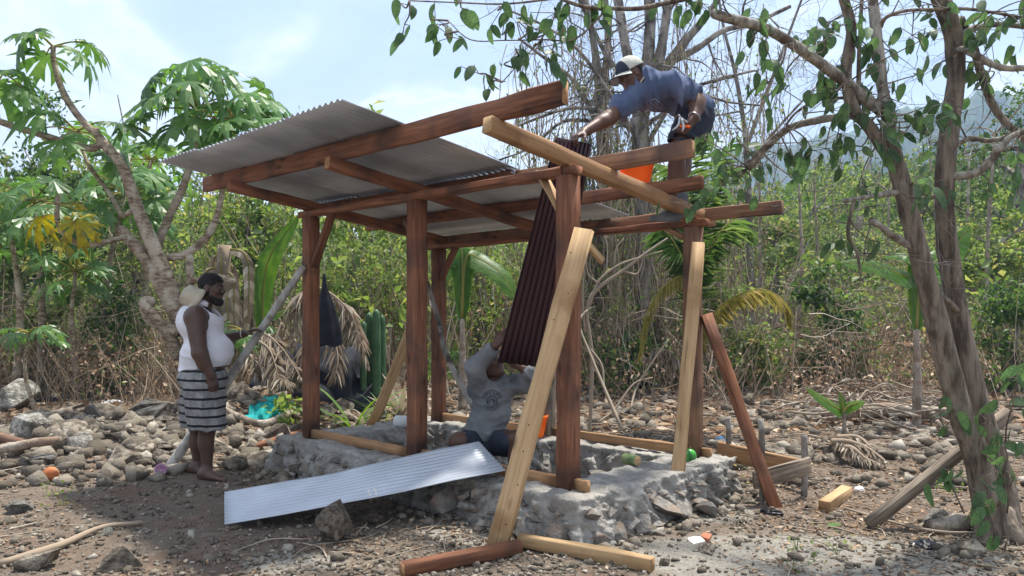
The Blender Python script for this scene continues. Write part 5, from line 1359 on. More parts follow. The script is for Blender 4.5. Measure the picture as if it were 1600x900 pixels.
for k, (pts, L, m, dr) in enumerate([
    ([P(1085, 430, YC), P(1100, 330, YC), P(1130, 268, YC - .1), P(1185, 262, YC - .3)], .42, 'palm_leaf', .35),
    ([P(1082, 430, YC), P(1075, 330, YC), P(1055, 270, YC), P(1015, 252, YC)], .42, 'palm_leaf', .4),
    ([P(1090, 440, YC), P(1120, 370, YC), P(1150, 345, YC + .1), P(1180, 372, YC + .1)], .40, 'palm_leaf', .55),
    ([P(1078, 440, YC), P(1060, 390, YC), P(1035, 360, YC + .2), P(1015, 390, YC + .2)], .38, 'palm_leaf', .6),
    ([P(1088, 440, YC), P(1098, 330, YC + .3), P(1110, 270, YC + .5), P(1150, 215, YC + .7)], .40, 'palm_leaf', .3),
    ([P(1085, 440, YC), P(1070, 300, YC + .3), P(1080, 240, YC + .5), P(1095, 205, YC + .8)], .40, 'palm_leaf', .25),
    ([P(1075, 450, YC), P(1055, 435, YC - .1), P(1018, 475, YC - .2), P(998, 562, YC - .3)], .20, 'palm_leaf_yellow', .75),
    ([P(1098, 520, YC), P(1130, 475, YC - .1), P(1185, 452, YC - .2), P(1225, 470, YC - .2), P(1236, 508, YC - .2)], .30, 'palm_leaf_yellow', .6),
    ([P(1090, 540, YC), P(1060, 560, YC - .2), P(1035, 545, YC - .3), P(1010, 560, YC - .3)], .25, 'palm_leaf_dry', .6)]):
    frond(cpalm, [ct_] + pts, L, m, k, 80 if k < 6 else 95, dr)
dp = thing('dry_palm_heap', 'heap of dead grey palm fronds drooping over a black pile behind the left posts', 'palm fronds', gx_(520, 9.9))
Yd = 9.9
for k, (pts, L) in enumerate([
    ([P(500, 450, Yd), P(522, 462, Yd - .1), P(548, 490, Yd - .2), P(566, 540, Yd - .3)], .55),
    ([P(505, 470, Yd), P(480, 455, Yd - .1), P(466, 470, Yd - .2), P(458, 540, Yd - .3)], .5),
    ([P(505, 500, Yd), P(520, 520, Yd - .3), P(528, 560, Yd - .5), P(522, 590, Yd - .6)], .5),
    ([P(520, 470, Yd + .1), P(545, 480, Yd + .1), P(560, 520, Yd), P(575, 570, Yd)], .5),
    ([P(500, 520, Yd - .2), P(480, 540, Yd - .4), P(470, 570, Yd - .5), P(468, 600, Yd - .5)], .45)]):
    frond(dp, pts, L * .64, 'palm_leaf_dry', 20 + k, 34, .75, .026, stalk='dry_stem')
dp2 = thing('dry_palm_heap', 'dead brown palm fronds on the ground between the long pole and left post', 'palm fronds', gx_(425, 9.4))
for k, (pts, L) in enumerate([
    ([P(395, 515, 9.6), P(420, 525, 9.5), P(445, 550, 9.4), P(470, 590, 9.2)], .42),
    ([P(400, 530, 9.4), P(420, 545, 9.3), P(430, 570, 9.2), P(436, 596, 9.1)], .4),
    ([P(440, 505, 9.7), P(430, 530, 9.6), P(415, 560, 9.5), P(405, 590, 9.4)], .4),
    ([P(380, 540, 9.6), P(395, 560, 9.4), P(425, 585, 9.2), P(455, 598, 9.0)], .4)]):
    frond(dp2, pts, L * .7, 'palm_leaf_dry', 30 + k, 38, .6, .03, stalk='dry_stem')
crumple('rubbish_heap', 'black heap under the dead fronds behind the left post', 'heap', gx_(515, 10.4), (.62, .55), 'cloth_black', 17, 1.15)
crumple('rubbish_heap', 'small black heap left of the left post among dead fronds', 'heap', gx_(448, 10.6), (.5, .42), 'cloth_black', 18, 1.2)
# cactus
Yk = 10.2
ck = thing('cactus', 'clump of upright ribbed green cactus columns behind the hut', 'cactus', gx_(584, Yk))
for k, (px, py, r_) in enumerate(((568, 502, .05), (577, 488, .058), (588, 483, .062), (597, 492, .05))):
    b = gx_(px, Yk + .1 * (k % 2)); h = P(px, py, Yk).z - b.z
    V = []; nr = 20; zz = np.concatenate([np.linspace(0, .93, 8), [.97, 1.0]])
    for z in zz:
        rr = r_ * (1 if z < .9 else (.8 if z < .98 else .15))
        for a in range(nr): V.append((b.x + rr * (1.0 if a % 2 else .62) * math.cos(a * 2 * math.pi / nr), b.y + rr * (1.0 if a % 2 else .62) * math.sin(a * 2 * math.pi / nr), b.z - .05 + z * (h + .05)))
    i = np.arange(len(V)).reshape(-1, nr); nx = np.roll(i, -1, 1)
    wmesh('column', np.array(V), [np.stack([i[:-1], nx[:-1], nx[1:], i[1:]], -1).reshape(-1, 4), i[-1:]], 'cactus_green', ck)
# broad bladed plants
def blades(name, label, base, n_, L, w, m, seed, cat='plant', spread=.6):
    rs_ = np.random.default_rng(seed); t = thing(name, label, cat, base)
    for k in range(n_):
        a = rs_.uniform(0, 6.3); e = rs_.uniform(.7, 1.45); Lk = L * rs_.uniform(.6, 1.1)
        d = np.array([math.cos(a) * math.cos(e), math.sin(a) * math.cos(e), math.sin(e)])
        V = []; nn_ = 7; side = np.cross(d, [0, 0, 1]); side /= np.linalg.norm(side)
        for i in range(nn_ + 1):
            f = i / nn_; p_ = np.array(base) + d * Lk * f + np.array([math.cos(a), math.sin(a), -.9]) * Lk * spread * f * f * .6
            ww = w * (.5 + 1.0 * f) * (1 - f) ** .7 + .001
            V += [p_ + side * ww + [0, 0, .2 * ww], p_, p_ - side * ww + [0, 0, .2 * ww]]
        F = []
        for i in range(nn_): F += [(3 * i, 3 * i + 1, 3 * i + 4, 3 * i + 3), (3 * i + 1, 3 * i + 2, 3 * i + 5, 3 * i + 4)]
        wmesh('blade', np.array(V), F, m, t, smooth=True)
    return t
b = gx_(552, 9.0); blades('grass_clump', 'tall bright bladed grass clump behind the gap between left and middle posts', b, 9, 1.15, .035, 'grass_blade', 3)
b = gx_(600, 9.4); blades('grass_clump', 'tuft of thin green blades at the foot of the cactus', b, 14, .6, .012, 'grass_blade', 4)
b = gx_(625, 9.8); blades('dry_grass_clump', 'dead pale bladed stump by the middle post', b, 14, .75, .05, 'palm_leaf_dry', 5, 'plant', .35)
b = gx_(572, 9.1); blades('dry_grass_clump', 'dry straw tuft spreading at the base of the cactus', b, 22, .55, .02, 'palm_leaf_dry', 6, 'plant', .9)
# dead banana stem with hanging leaves, left
db = gx_(346, 11.6); dbt = thing('dead_banana_plant', 'dead banana stem wrapped in hanging brown leaves behind the man with the pole', 'banana plant', db)
branch(dbt, [(db.x, db.y, db.z, .14), (db.x, db.y, db.z + 1.2, .12), (db.x + .05, db.y, db.z + 2.4, .08)], 'dry_stem', 'stem', 10, .1)
for k in range(14):
    a = k * 2.4; top = Vector((db.x + .02, db.y, db.z + 2.35 - .07 * k))
    r_ = rs.uniform(.15, .35); x, y = r_ * math.cos(a), r_ * math.sin(a) * .6
    banana_leaf(dbt, [top, top + Vector((x, y, -.1)), top + Vector((x * 1.15, y, -.7)), top + Vector((x * 1.0, y, -1.25 - .2 * rs.random()))], .16, 'palm_leaf_dry', k, .8)

# ---------------------------------------------------------------- bare vine hung tree and its neighbours
def vine_mass(mb_s, mb_l, x, y, z0, z1, n_, rs_, wid, nl=14, L=(.05, .1)):
    for k in range(n_):
        px_, py_ = x + rs_.normal(0, wid), y + rs_.normal(0, wid); zt = rs_.uniform(z0 + (z1 - z0) * .5, z1); zb = rs_.uniform(z0, z0 + (z1 - z0) * .45)
        pts = []
        for i in range(6):
            f = i / 5; pts.append((px_ + rs_.normal(0, .06) + .2 * wid * math.sin(5 * f + k), py_ + rs_.normal(0, .05), zb + (zt - zb) * f, rs_.uniform(.004, .011)))
        mb_s.tube(pts, 3, 3, cap=False)
        if nl:
            m_ = rs_.integers(2, nl); f = rs_.random(m_); j = (f * 4.99).astype(int); C = np.array(pts)[j, :3] + rs_.normal(0, .07, (m_, 3))
            D = rand_dirs(m_, rs_, .8); V, T = leaf_cards(C, D, rand_dirs(m_, rs_), rs_.uniform(*L, m_), rs_.uniform(.03, .065, m_)); mb_l.add(V, T=T)
def bare_tree(label, Y, trunk_pts, limbs, m, seed, vines=60, twig_depth=3, twigs=16, cat='tree'):
    rs_ = np.random.default_rng(seed)
    b = gx_(trunk_pts[0][0], Y); t = thing('bare_tree', label, cat, b)
    tp = [(b.x, b.y, b.z - .2, trunk_pts[0][2] * 1.4)] + [tr(px, py, Y, r_) for px, py, r_ in trunk_pts[1:]]
    branch(t, tp, m, 'trunk', 12, .06)
    L_ = []
    for lm in limbs:
        q = [tr(px, py, Y + dy, r_) for px, py, r_, dy in lm]; branch(t, q, m, 'limb', 9, .05); L_.append(smooth_pts(q, 5))
    mb = MB(); roots = []
    allp = np.vstack(L_)
    for j in rs_.integers(0, len(allp), twigs):
        roots.append((Vector(allp[j, :3]), Vector(rs_.normal(0, 1, 3)) + Vector((0, 0, .1)), rs_.uniform(.7, 1.5), min(.022, allp[j, 3] * .5)))
    bare_twigs(roots, twig_depth, rs_, 1, .02, mb, .75, .05, 3)
    o = mb.build('twigs', 'bark_grey', t); o['kind'] = 'stuff'
    if vines:
        ms, ml = MB(), MB()
        for k in range(vines // 10):
            q = allp[rs_.integers(0, len(allp))] if rs_.random() < .35 else np.array(smooth_pts(tp, 5))[rs_.integers(3, len(tp) * 4)]
            vine_mass(ms, ml, q[0] + rs_.normal(0, .25), q[1], max(gh(q[0], q[1]), q[2] - 3.4), q[2], 10, rs_, .16)
        o = ms.build('vine_stems', 'dry_stem', t); o['kind'] = 'stuff'
        o = ml.build('vine_leaves', 'bush_leaf', t, smooth=False); o['kind'] = 'stuff'
    return t
bare_tree('bare grey tree hung with vines behind the man up on the roof', 13.5, [(1008, 600, .16), (1010, 500, .155), (1008, 380, .16), (1003, 260, .165), (1000, 185, .165)],
    [[(1000, 190, .12, 0), (985, 110, .10, 0), (972, 40, .085, 0), (960, -40, .09, .2)], [(1003, 190, .13, 0), (1012, 100, .115, 0), (1016, 30, .10, .1), (1012, -50, .11, .1)], [(1005, 180, .12, 0), (1030, 90, .09, -.1), (1042, 20, .08, -.2), (1050, -50, .08, -.2)],
     [(1030, 110, .09, 0), (1048, 95, .10, .2), (1075, 60, .08, .3), (1115, 10, .06, .4), (1135, -30, .05, .5)], [(1048, 97, .06, .2), (1090, 75, .055, 0), (1130, 48, .05, -.1), (1180, 35, .04, -.2), (1235, 10, .03, -.2)],
     [(985, 130, .05, 0), (950, 90, .045, .1), (915, 20, .04, .2), (890, -40, .03, .2)], [(1000, 210, .05, 0), (940, 175, .04, -.3), (885, 170, .03, -.5), (800, 200, .02, -.7)], [(1008, 230, .05, 0), (1060, 150, .035, .3), (1120, 125, .03, .4), (1180, 110, .02, .5)], [(1005, 200, .04, 0), (1080, 150, .03, 0), (1140, 160, .02, 0), (1190, 165, .015, 0)],
     [(995, 215, .05, 0), (955, 150, .035, -.4), (905, 80, .03, -.6), (850, 40, .02, -.8), (780, 10, .015, -1)]], 'bark_grey', 5, 420, 3, 44)
bare_tree('vine wrapped leaning trunk just left of the bare grey tree', 14.5, [(938, 600, .12), (940, 450, .13), (945, 300, .12), (938, 150, .11)],
    [[(938, 160, .09, 0), (930, 80, .07, 0), (915, 0, .06, 0), (900, -60, .04, 0)], [(940, 150, .08, 0), (950, 70, .07, .1), (945, -20, .05, .1)], [(935, 200, .05, 0), (900, 130, .04, 0), (850, 90, .03, 0), (810, 60, .02, 0)], [(932, 190, .04, 0), (880, 190, .03, -.3), (830, 230, .02, -.4), (780, 250, .015, -.5)]], 'bark_grey', 6, 420, 3, 30)
bare_tree('thin bare tree with twigs against the sky right of the man on the roof', 16.0, [(1170, 580, .08), (1172, 400, .075), (1165, 200, .06)],
    [[(1165, 210, .05, 0), (1150, 120, .04, 0), (1130, 40, .03, 0), (1120, -30, .02, 0)], [(1166, 230, .05, 0), (1200, 140, .04, 0), (1230, 60, .03, 0), (1260, -20, .02, 0)], [(1168, 260, .04, 0), (1215, 200, .03, .2), (1280, 130, .02, .3)]], 'bark_grey', 7, 60, 3, 26)
# dead bleached shrub inside the frame
ds = gx_(935, 8.3); dst = thing('dead_shrub', 'bleached leafless shrub standing between the nearest post and right rear post', 'shrub', ds)
Yd = 8.3
for pts in ([(ds.x - .1, ds.y, ds.z, .022)] + [tr(925, 560, Yd, .02), tr(917, 490, Yd, .02), tr(930, 455, Yd, .022), tr(970, 425, Yd, .018), tr(1010, 395, Yd, .014), tr(1043, 372, Yd, .008)],
            [tr(920, 480, Yd, .016), tr(935, 440, Yd, .014), tr(965, 415, Yd, .012), tr(1000, 402, Yd, .010), tr(1035, 392, Yd, .006)],
            [tr(975, 424, Yd, .012), tr(995, 428, Yd, .010), tr(1003, 410, Yd, .007), tr(1006, 392, Yd, .004)], [tr(960, 412, Yd, .010), tr(962, 390, Yd, .008), tr(975, 372, Yd, .005)],
            [tr(915, 520, Yd, .014), tr(910, 470, Yd, .012), tr(912, 420, Yd, .009), tr(905, 380, Yd, .006)], [tr(918, 540, Yd, .012), tr(940, 570, Yd - .1, .011), tr(945, 610, Yd - .2, .01), tr(960, 650, Yd - .3, .009)],
            [tr(922, 480, Yd, .012), tr(905, 505, Yd - .2, .011), tr(925, 560, Yd - .4, .014), tr(972, 672, Yd - .9, .02)], [tr(935, 660, Yd - .2, .012), tr(960, 640, Yd - .1, .012), tr(990, 600, Yd, .01), tr(1020, 590, Yd, .008)],
            [tr(940, 445, Yd, .009), tr(920, 430, Yd, .008), tr(915, 405, Yd, .005)], [tr(985, 640, Yd - .2, .012), tr(995, 605, Yd, .011), tr(1020, 565, Yd, .009), tr(1045, 530, Yd, .006)]):
    branch(dst, pts, 'twig', 'branch', 7, .04)
# brush pile on the right
bp_ = thing('brush_pile', 'tangled pile of pale dry cut branches left of the forked tree', 'brush pile', gx_(1370, 9.6)); rs = np.random.default_rng(91)
for k in range(80):
    px, py = rs.uniform(1255, 1500), rs.uniform(600, 680); g = G(px, py); h = rs.uniform(.03, .32) * (1 - abs(px - 1390) / 190)
    a = rs.normal(.0, .7) + (3.14 if rs.random() < .5 else 0); L = rs.uniform(.4, 1.5); bend = rs.normal(0, .35)
    pts = []
    for i in range(5):
        f = i / 4 - .5; pts.append((g.x + L * f * math.cos(a + bend * f), g.y + L * f * math.sin(a + bend * f) * .8, g.z + h + .10 * (1 - 4 * f * f) * rs.uniform(.3, 1.6) + f * rs.normal(0, .12), rs.uniform(.008, .022) * (1 - .4 * (f + .5))))
    zmin = [gh(q[0], q[1]) for q in pts]; pts = [(q[0], q[1], max(q[2], z_ + .01), q[3]) for q, z_ in zip(pts, zmin)]
    branch(bp_, pts, 'bark_pale' if k % 3 else 'twig', 'branch', 6, .08, 4)
dhs = gx_(1335, 7.5); dh = thing('coconut_husk_heap', 'dry brown coconut frond base lying in the litter right of the formwork', 'frond base', dhs)
for k, (pts, L) in enumerate([([P(1300, 690, 7.4), P(1325, 690, 7.3), P(1355, 700, 7.2), P(1385, 722, 7.0)], .16), ([P(1305, 700, 7.4), P(1330, 700, 7.2), P(1350, 715, 7.1), P(1372, 724, 7.0)], .14), ([P(1308, 684, 7.5), P(1340, 683, 7.4), P(1362, 700, 7.2)], .15)]):
    frond(dh, pts, L, 'palm_leaf_dry', 60 + k, 40, .5, .03, 'frond', .035, 'dry_stem')
# ---------------------------------------------------------------- the thicket round the clearing
rs = np.random.default_rng(101)
TH = {'bush_leaf': MB(), 'bush_leaf_bright': MB(), 'bush_leaf_deep': MB()}
TS = MB()
def clump_leaves(n, c, rx, rz, rs_, L, twigs=14, down=.5, shape='ball'):
    """leaves gathered on twigs inside an uneven crown"""
    tc_ = rs_.normal(0, 1, (twigs, 3)); tc_ /= np.maximum(1, np.linalg.norm(tc_, axis=1)[:, None] / 1.15)
    tc_ = tc_ * np.array([rx, rx, rz]) + np.array(c)
    k = rs_.integers(0, twigs, n); spread = .20 * max(rx, .4)
    C = tc_[k] + rs_.normal(0, 1, (n, 3)) * spread * np.array([1, 1, .7])
    D = rand_dirs(n, rs_, down); N_ = rand_dirs(n, rs_); N_[:, 2] = np.abs(N_[:, 2]) + .6
    Ls = rs_.uniform(L[0], L[1], n)
    return leaf_cards(C, D, N_, Ls, Ls * rs_.uniform(.4, .7, n), .2)
def stems(mb, x, y, n, hgt, rs_, wid, r=(.006, .018), lean=.12, sides=3):
    for k in range(n):
        a, b_ = x + rs_.normal(0, wid), y + rs_.normal(0, wid); z = gh(a, b_) - .05; h = hgt * rs_.uniform(.45, 1.1); lx, ly = rs_.normal(0, lean, 2); r_ = rs_.uniform(*r)
        mb.tube([(a, b_, z, r_), (a + lx * h * .4 + rs_.normal(0, .04), b_ + ly * h * .4, z + h * .4, r_ * .85), (a + lx * h + rs_.normal(0, .08), b_ + ly * h, z + h, r_ * .4)], sides, 2, cap=False)
TH['litter'] = MB()
def field(x, Y): return float(vnoise(x * .33 + 5, Y * .33, 91) + .6 * vnoise(x * .9, Y * .9 + 3, 92))      # -.8 .. .8: where the growth is tall
for k in range(640):
    Y = rs.uniform(13.2, 28); az = rs.uniform(-.76, .76); x = az * Y
    if Y < 15.2 and rs.random() < .55: continue
    zone = 'right' if az > .06 else ('left' if az < -.36 else 'mid')
    f = field(x, Y)
    if f < -.2 and Y < 22: continue
    top = {'right': rs.uniform(1.3, 3.6), 'left': rs.uniform(1.5, 4.2), 'mid': rs.uniform(1.8, 4.4)}[zone] * (1 + .75 * f) + .10 * max(0, Y - 15)
    top = min(top, 4.6 + .12 * max(0, Y - 15)); g = gh(x, Y)
    u = rs.random() if top < 2.9 else rs.uniform(0, .88)
    mk = 'bush_leaf_bright' if u < (.50 if zone == 'mid' else .34) else ('bush_leaf' if u < .76 else ('bush_leaf_deep' if u < .88 else 'litter'))
    big = rs.random() < .22
    rx = rs.uniform(.4, 1.25); n_ = int(rs.uniform(90, 270)) if not big else 80
    Ls = (.14, .28) if big else ((.05, .10) if rs.random() < .5 else (.08, .15))
    V, T = clump_leaves(n_, (x, Y, g + top * rs.uniform(.5, .7)), rx, top * .34, rs, Ls, int(rs.uniform(8, 24))); TH[mk].add(V, T=T)
    stems(TS, x, Y, int(rs.uniform(3, 10)) if zone != 'right' else int(rs.uniform(6, 17)), top * .82, rs, rx * .8, lean=.3)
for k in range(300):                             # low growth along the edge
    Y = rs.uniform(12.3, 20); az = rs.uniform(-.76, .76); x = az * Y
    if az < .02 and rs.random() < .6: continue
    if field(x + 9, Y) < -.1: continue
    g = gh(x, Y); sc = rs.uniform(.5, 1.5); V, T = clump_leaves(int(90 * sc), (x, Y, g + .32 * sc), .42 * sc, .26 * sc, rs, (.06, .17), 10); TH[['bush_leaf', 'bush_leaf_deep', 'bush_leaf_bright'][rs.integers(0, 3)]].add(V, T=T)
    stems(TS, x, Y, 6, 1.3 * sc, rs, .5, (.004, .011), .45)
for nm, mb_ in TH.items():
    if mb_.n: tag(mb_.build('thicket_foliage', nm, origin=(0, 0, 0), smooth=False), kind='stuff')
tag(TS.build('thicket_stems', 'dry_stem', origin=(0, 0, 0)), kind='stuff')
# dry brush standing in front of the thicket, left and right
mb = MB()
for k in range(230):
    left = k % 5 < 3
    x, y = (rs.uniform(-9.5, -4.0), rs.uniform(11.0, 14.5)) if left else (rs.uniform(.8, 9), rs.uniform(11.6, 15))
    stems(mb, x, y, 9, rs.uniform(.6, 1.7), rs, .35, (.004, .010), .4)
for k in range(260):                             # bare tangles
    Y = rs.uniform(11.8, 17.5); x = (rs.uniform(.02, .55) if k % 3 else rs.uniform(-.7, -.35)) * Y
    bare_twigs([(Vector((x, Y, gh(x, Y) + rs.uniform(.1, 1.6) * (1 + .25 * max(0, Y - 13)))), Vector((rs.normal(), rs.normal() * .5, .3 * rs.normal())), rs.uniform(.6, 1.4), .011)], 2, rs, 1, .01, mb, .9, .0, 3, 3)
tag(mb.build('dry_brush', 'dry_stem', origin=(0, 0, 0)), kind='stuff')
mb = MB()
for k in range(420):                             # curled dead leaves caught in the brush
    left = k % 2; Y = rs.uniform(11.2, 15); x = (rs.uniform(-.7, -.28) if left else rs.uniform(.02, .6)) * Y
    V, T = clump_leaves(34, (x, Y, gh(x, Y) + rs.uniform(.05, .9)), .4, .25, rs, (.03, .10), 12, 1.0); mb.add(V, T=T)
tag(mb.build('dead_leaves', 'litter', origin=(0, 0, 0), smooth=False), kind='stuff')
# vines hanging in the right part of the thicket
ms, ml = MB(), MB()
for k in range(55):
    Y = rs.uniform(13, 17); x = rs.uniform(.05, .30) * Y; vine_mass(ms, ml, x, Y, gh(x, Y), gh(x, Y) + rs.uniform(2.2, 4.4), 10, rs, .35, 8)
tag(ms.build('hanging_vines', 'dry_stem', origin=(0, 0, 0)), kind='stuff'); tag(ml.build('vine_foliage', 'bush_leaf', origin=(0, 0, 0), smooth=False), kind='stuff')

# single trees and shrubs one can tell apart
def leafy_tree(name, label, px, Y, top_py, wpx, nleaf, m, seed, L=(.08, .17), bark='bark_grey', limbs=9, low=.35, cat='tree'):
    rs_ = np.random.default_rng(seed); b = gx_(px, Y); ztop = P(px, top_py, Y).z; h = ztop - b.z; R_ = wpx / FPX * Y / 2
    t = thing(name, label, cat, b)
    tp = [(b.x, b.y, b.z - .2, .035 * h), (b.x + rs_.normal(0, .04) * h, b.y, b.z + h * .35, .026 * h), (b.x + rs_.normal(0, .05) * h, b.y, b.z + h * .75, .012 * h)]
    branch(t, tp, bark, 'trunk', 9, .06)
    mb_ = MB(); tips = []; tpc = smooth_pts(tp, 8)
    for k in range(limbs):
        q = tpc[int(len(tpc) * rs_.uniform(low, .95))]; a = k * 2.4 + rs_.uniform(-.4, .4); e = rs_.uniform(.1, .9)
        Lm = R_ * rs_.uniform(.55, 1.0); d = np.array([math.cos(a) * math.cos(e), math.sin(a) * math.cos(e), math.sin(e) * .8])
        p1 = q[:3] + d * Lm * .5 + [0, 0, .08 * Lm]; p2 = q[:3] + d * Lm; p2[2] = min(p2[2], ztop - .1 * R_)
        mb_.tube([tuple(q[:3]) + (.010 * h,), tuple(p1) + (.007 * h,), tuple(p2) + (.003 * h,)], 5, 3); tips.append(p2); tips.append(p1)
    V, F = mb_.arrays(); o = wmesh('limbs', V, F, bark, t, smooth=True); o['kind'] = 'stuff'
    tips.append(np.array([b.x, b.y, ztop - .25 * R_]))
    cm = MB(); per = nleaf // len(tips)
    for q in tips:
        V, T = clump_leaves(per, q, R_ * rs_.uniform(.22, .42), R_ * rs_.uniform(.16, .30), rs_, L, 9); cm.add(V, T=T)
    o = cm.build('crown', m, t, smooth=False); o['kind'] = 'stuff'
    return t
LT = [('leafy_tree', 'dense dark leafed tree behind the papaya at the upper left', 85, 17.5, 150, 190, 4200, 'bush_leaf_deep'),
      ('leafy_tree', 'rounded green tree at the left edge behind the low papaya', -20, 16, 245, 210, 3400, 'bush_leaf'),
      ('leafy_tree', 'pale green tree rising between the old papaya crowns', 215, 18.5, 195, 190, 3600, 'bush_leaf'),
      ('leafy_tree', 'bright green tree seen under the left overhang of the roof', 395, 16.5, 262, 190, 3600, 'bush_leaf_bright'),
      ('leafy_tree', 'bright leafy tree filling the gap left of the middle post', 560, 16.5, 300, 230, 4200, 'bush_leaf_bright'),
      ('leafy_tree', 'loose green tree seen through the hut right of the middle post', 735, 17.0, 290, 210, 3400, 'bush_leaf_bright'),
      ('leafy_tree', 'tall dense tree at the top right edge on the slope', 1610, 20, 95, 260, 5200, 'bush_leaf_deep'),
      ('leafy_tree', 'sunlit yellowish tree behind the right stem of the forked tree', 1555, 17, 300, 190, 3200, 'bush_leaf_bright'),
      ('leafy_tree', 'round green tree on the slope between the two stems at right', 1430, 24, 235, 170, 3000, 'bush_leaf'),
      ('leafy_tree', 'small pale tree on the slope right of the roof purlins', 1260, 24, 255, 170, 2800, 'bush_leaf_bright'),
      ('leafy_tree', 'green tree on the slope left of the forked tree stem', 1345, 22, 272, 150, 2800, 'bush_leaf'),
      ('leafy_tree', 'slender tree with thin crown right behind the projecting purlin ends', 1205, 19, 290, 120, 1900, 'bush_leaf'),
      ('leafy_shrub', 'dark broad leafed shrub standing out of the thicket right of the yellow frond', 1295, 13.4, 405, 120, 1900, 'bush_leaf_deep'),
      ('leafy_shrub', 'dense dark shrub at the right edge behind the forked tree', 1585, 13.0, 440, 130, 1900, 'bush_leaf_deep'),
      ('leafy_shrub', 'low green shrub at the foot of the bare grey tree', 985, 12.8, 515, 90, 900, 'bush_leaf_deep'),
      ('leafy_shrub', 'low bright shrub under the yellow arching frond', 1175, 12.6, 520, 110, 1000, 'bush_leaf'),
      ('leafy_shrub', 'green shrub behind the slender pale plank', 1115, 13.5, 410, 80, 900, 'bush_leaf'),
      ('leafy_shrub', 'shrub with pale leaves low in the brush at far left', 75, 13.4, 400, 120, 1500, 'bush_leaf'),
      ('leafy_shrub', 'leafy shrub in front of the brush left of the thick bent papaya', 185, 13.0, 440, 100, 1200, 'bush_leaf_deep')]
for i, (nm, lab, px, Y, tp, w, nl, m) in enumerate(LT):
    leafy_tree(nm, lab, px, Y, tp, w, nl, m, 300 + i, L=(.08, .17) if 'tree' in nm else (.07, .15), limbs=10 if 'tree' in nm else 7, low=.35 if 'tree' in nm else .15, cat='tree' if 'tree' in nm else 'shrub')
for i, (px, Y, t_) in enumerate(((1185, 18, 250), (1240, 17, 280), (1282, 19, 300), (1390, 18, 300), (1545, 16, 210), (1500, 18, 250))):
    b = gx_(px, Y); lab = ['first', 'second', 'third', 'fourth', 'fifth', 'sixth'][i]
    t = thing('bare_sapling', ['thin pale trunk right behind the longest projecting purlin', 'thin pale trunk between the purlin ends and the dark shrub', 'thin pale trunk just above the dark broad leafed shrub', 'thin pale trunk close left of the front stem of the forked tree', 'thin pale trunk right of the rear stem of the forked tree', 'thin pale trunk half hidden by the rear stem of the forked tree'][i], 'tree', b)
    q = P(px + rs.uniform(-15, 15), t_, Y)
    branch(t, [(b.x, b.y, b.z - .1, .055), tuple((b + q) / 2 + Vector((rs.uniform(-.15, .15), 0, 0))) + (.045,), tuple(q) + (.02,)], 'bark_pale', 'trunk', 7, .05)
    mb_ = MB(); bare_twigs([(q, Vector((rs.normal(), rs.normal(), .8)), 1.0, .015) for _ in range(4)], 2, rs, 1, .01, mb_, .7, .15, 3); o = mb_.build('twigs', 'bark_pale', t); o['kind'] = 'stuff'
# the wooded slope beyond
cm, st = MB(), MB(); rs = np.random.default_rng(131)
for k in range(620):
    Y = rs.uniform(26, 75); az = rs.uniform(-.78, .80); x = az * Y; g = gh(x, Y)
    R_ = rs.uniform(1.0, 2.3); h = rs.uniform(2.2, 5.0) + (1.5 if az < -.3 else 0)
    V, T = clump_leaves(200, (x, Y, g + h * .7), R_, h * .35, rs, (.18, .45), 14); cm.add(V, T=T)
    for j_ in range(2): st.tube([(x + j_, Y - 1, g, .07), (x + j_ + rs.normal(0, .4), Y - 1, g + h * .6, .055), (x + j_ + rs.normal(0, .6), Y - 1, g + h * rs.uniform(.8, 1.35), .02)], 4, 2, cap=False)
tag(cm.build('slope_woodland', 'hill_leaf', origin=(0, 0, 0), smooth=False), kind='stuff')
tag(st.build('slope_trunks', 'bark_pale', origin=(0, 0, 0)), kind='stuff')
# weeds on the clearing floor
mb = MB()
for px, py, n_ in ((100, 790, 20), (88, 775, 14), (1245, 858, 8), (1310, 866, 14), (1238, 893, 14), (1150, 760, 10), (815, 812, 10), (452, 655, 50), (462, 648, 40), (1480, 770, 40), (1060, 560, 80), (990, 560, 60)):
    g = G(px, py); rr = .05 if py > 740 else .16
    V, T = clump_leaves(n_, (g.x, g.y, g.z + rr * .9), rr, rr * .5, rs, (rr * .5, rr * .9), 6); mb.add(V, T=T)
    for k in range(5): mb.tube([(g.x, g.y, g.z - .01, .0025), (g.x + rs.normal(0, rr * .7), g.y + rs.normal(0, rr * .7), g.z + rr * 1.2, .0015)], 3, 2, cap=False)
tag(mb.build('weeds', 'bush_leaf_bright', origin=(0, 0, 0), smooth=False), kind='stuff')
for i, (px, py, lab) in enumerate(((812, 815, 'fresh green leaf lying by the cement at the foot of the wide plank'), (1302, 826, 'fresh green leaf lying on the soil below the short pale block'))):
    g = G(px, py); o = place('fallen_leaf', leaf_mesh('leaf', 'banana_leaf', 6, .4, .1, .2), orient(g + Vector((-.04, 0, .02)), (1, .2, .1), (0, -.3, 1), .11)); tag(o, lab, 'leaf')
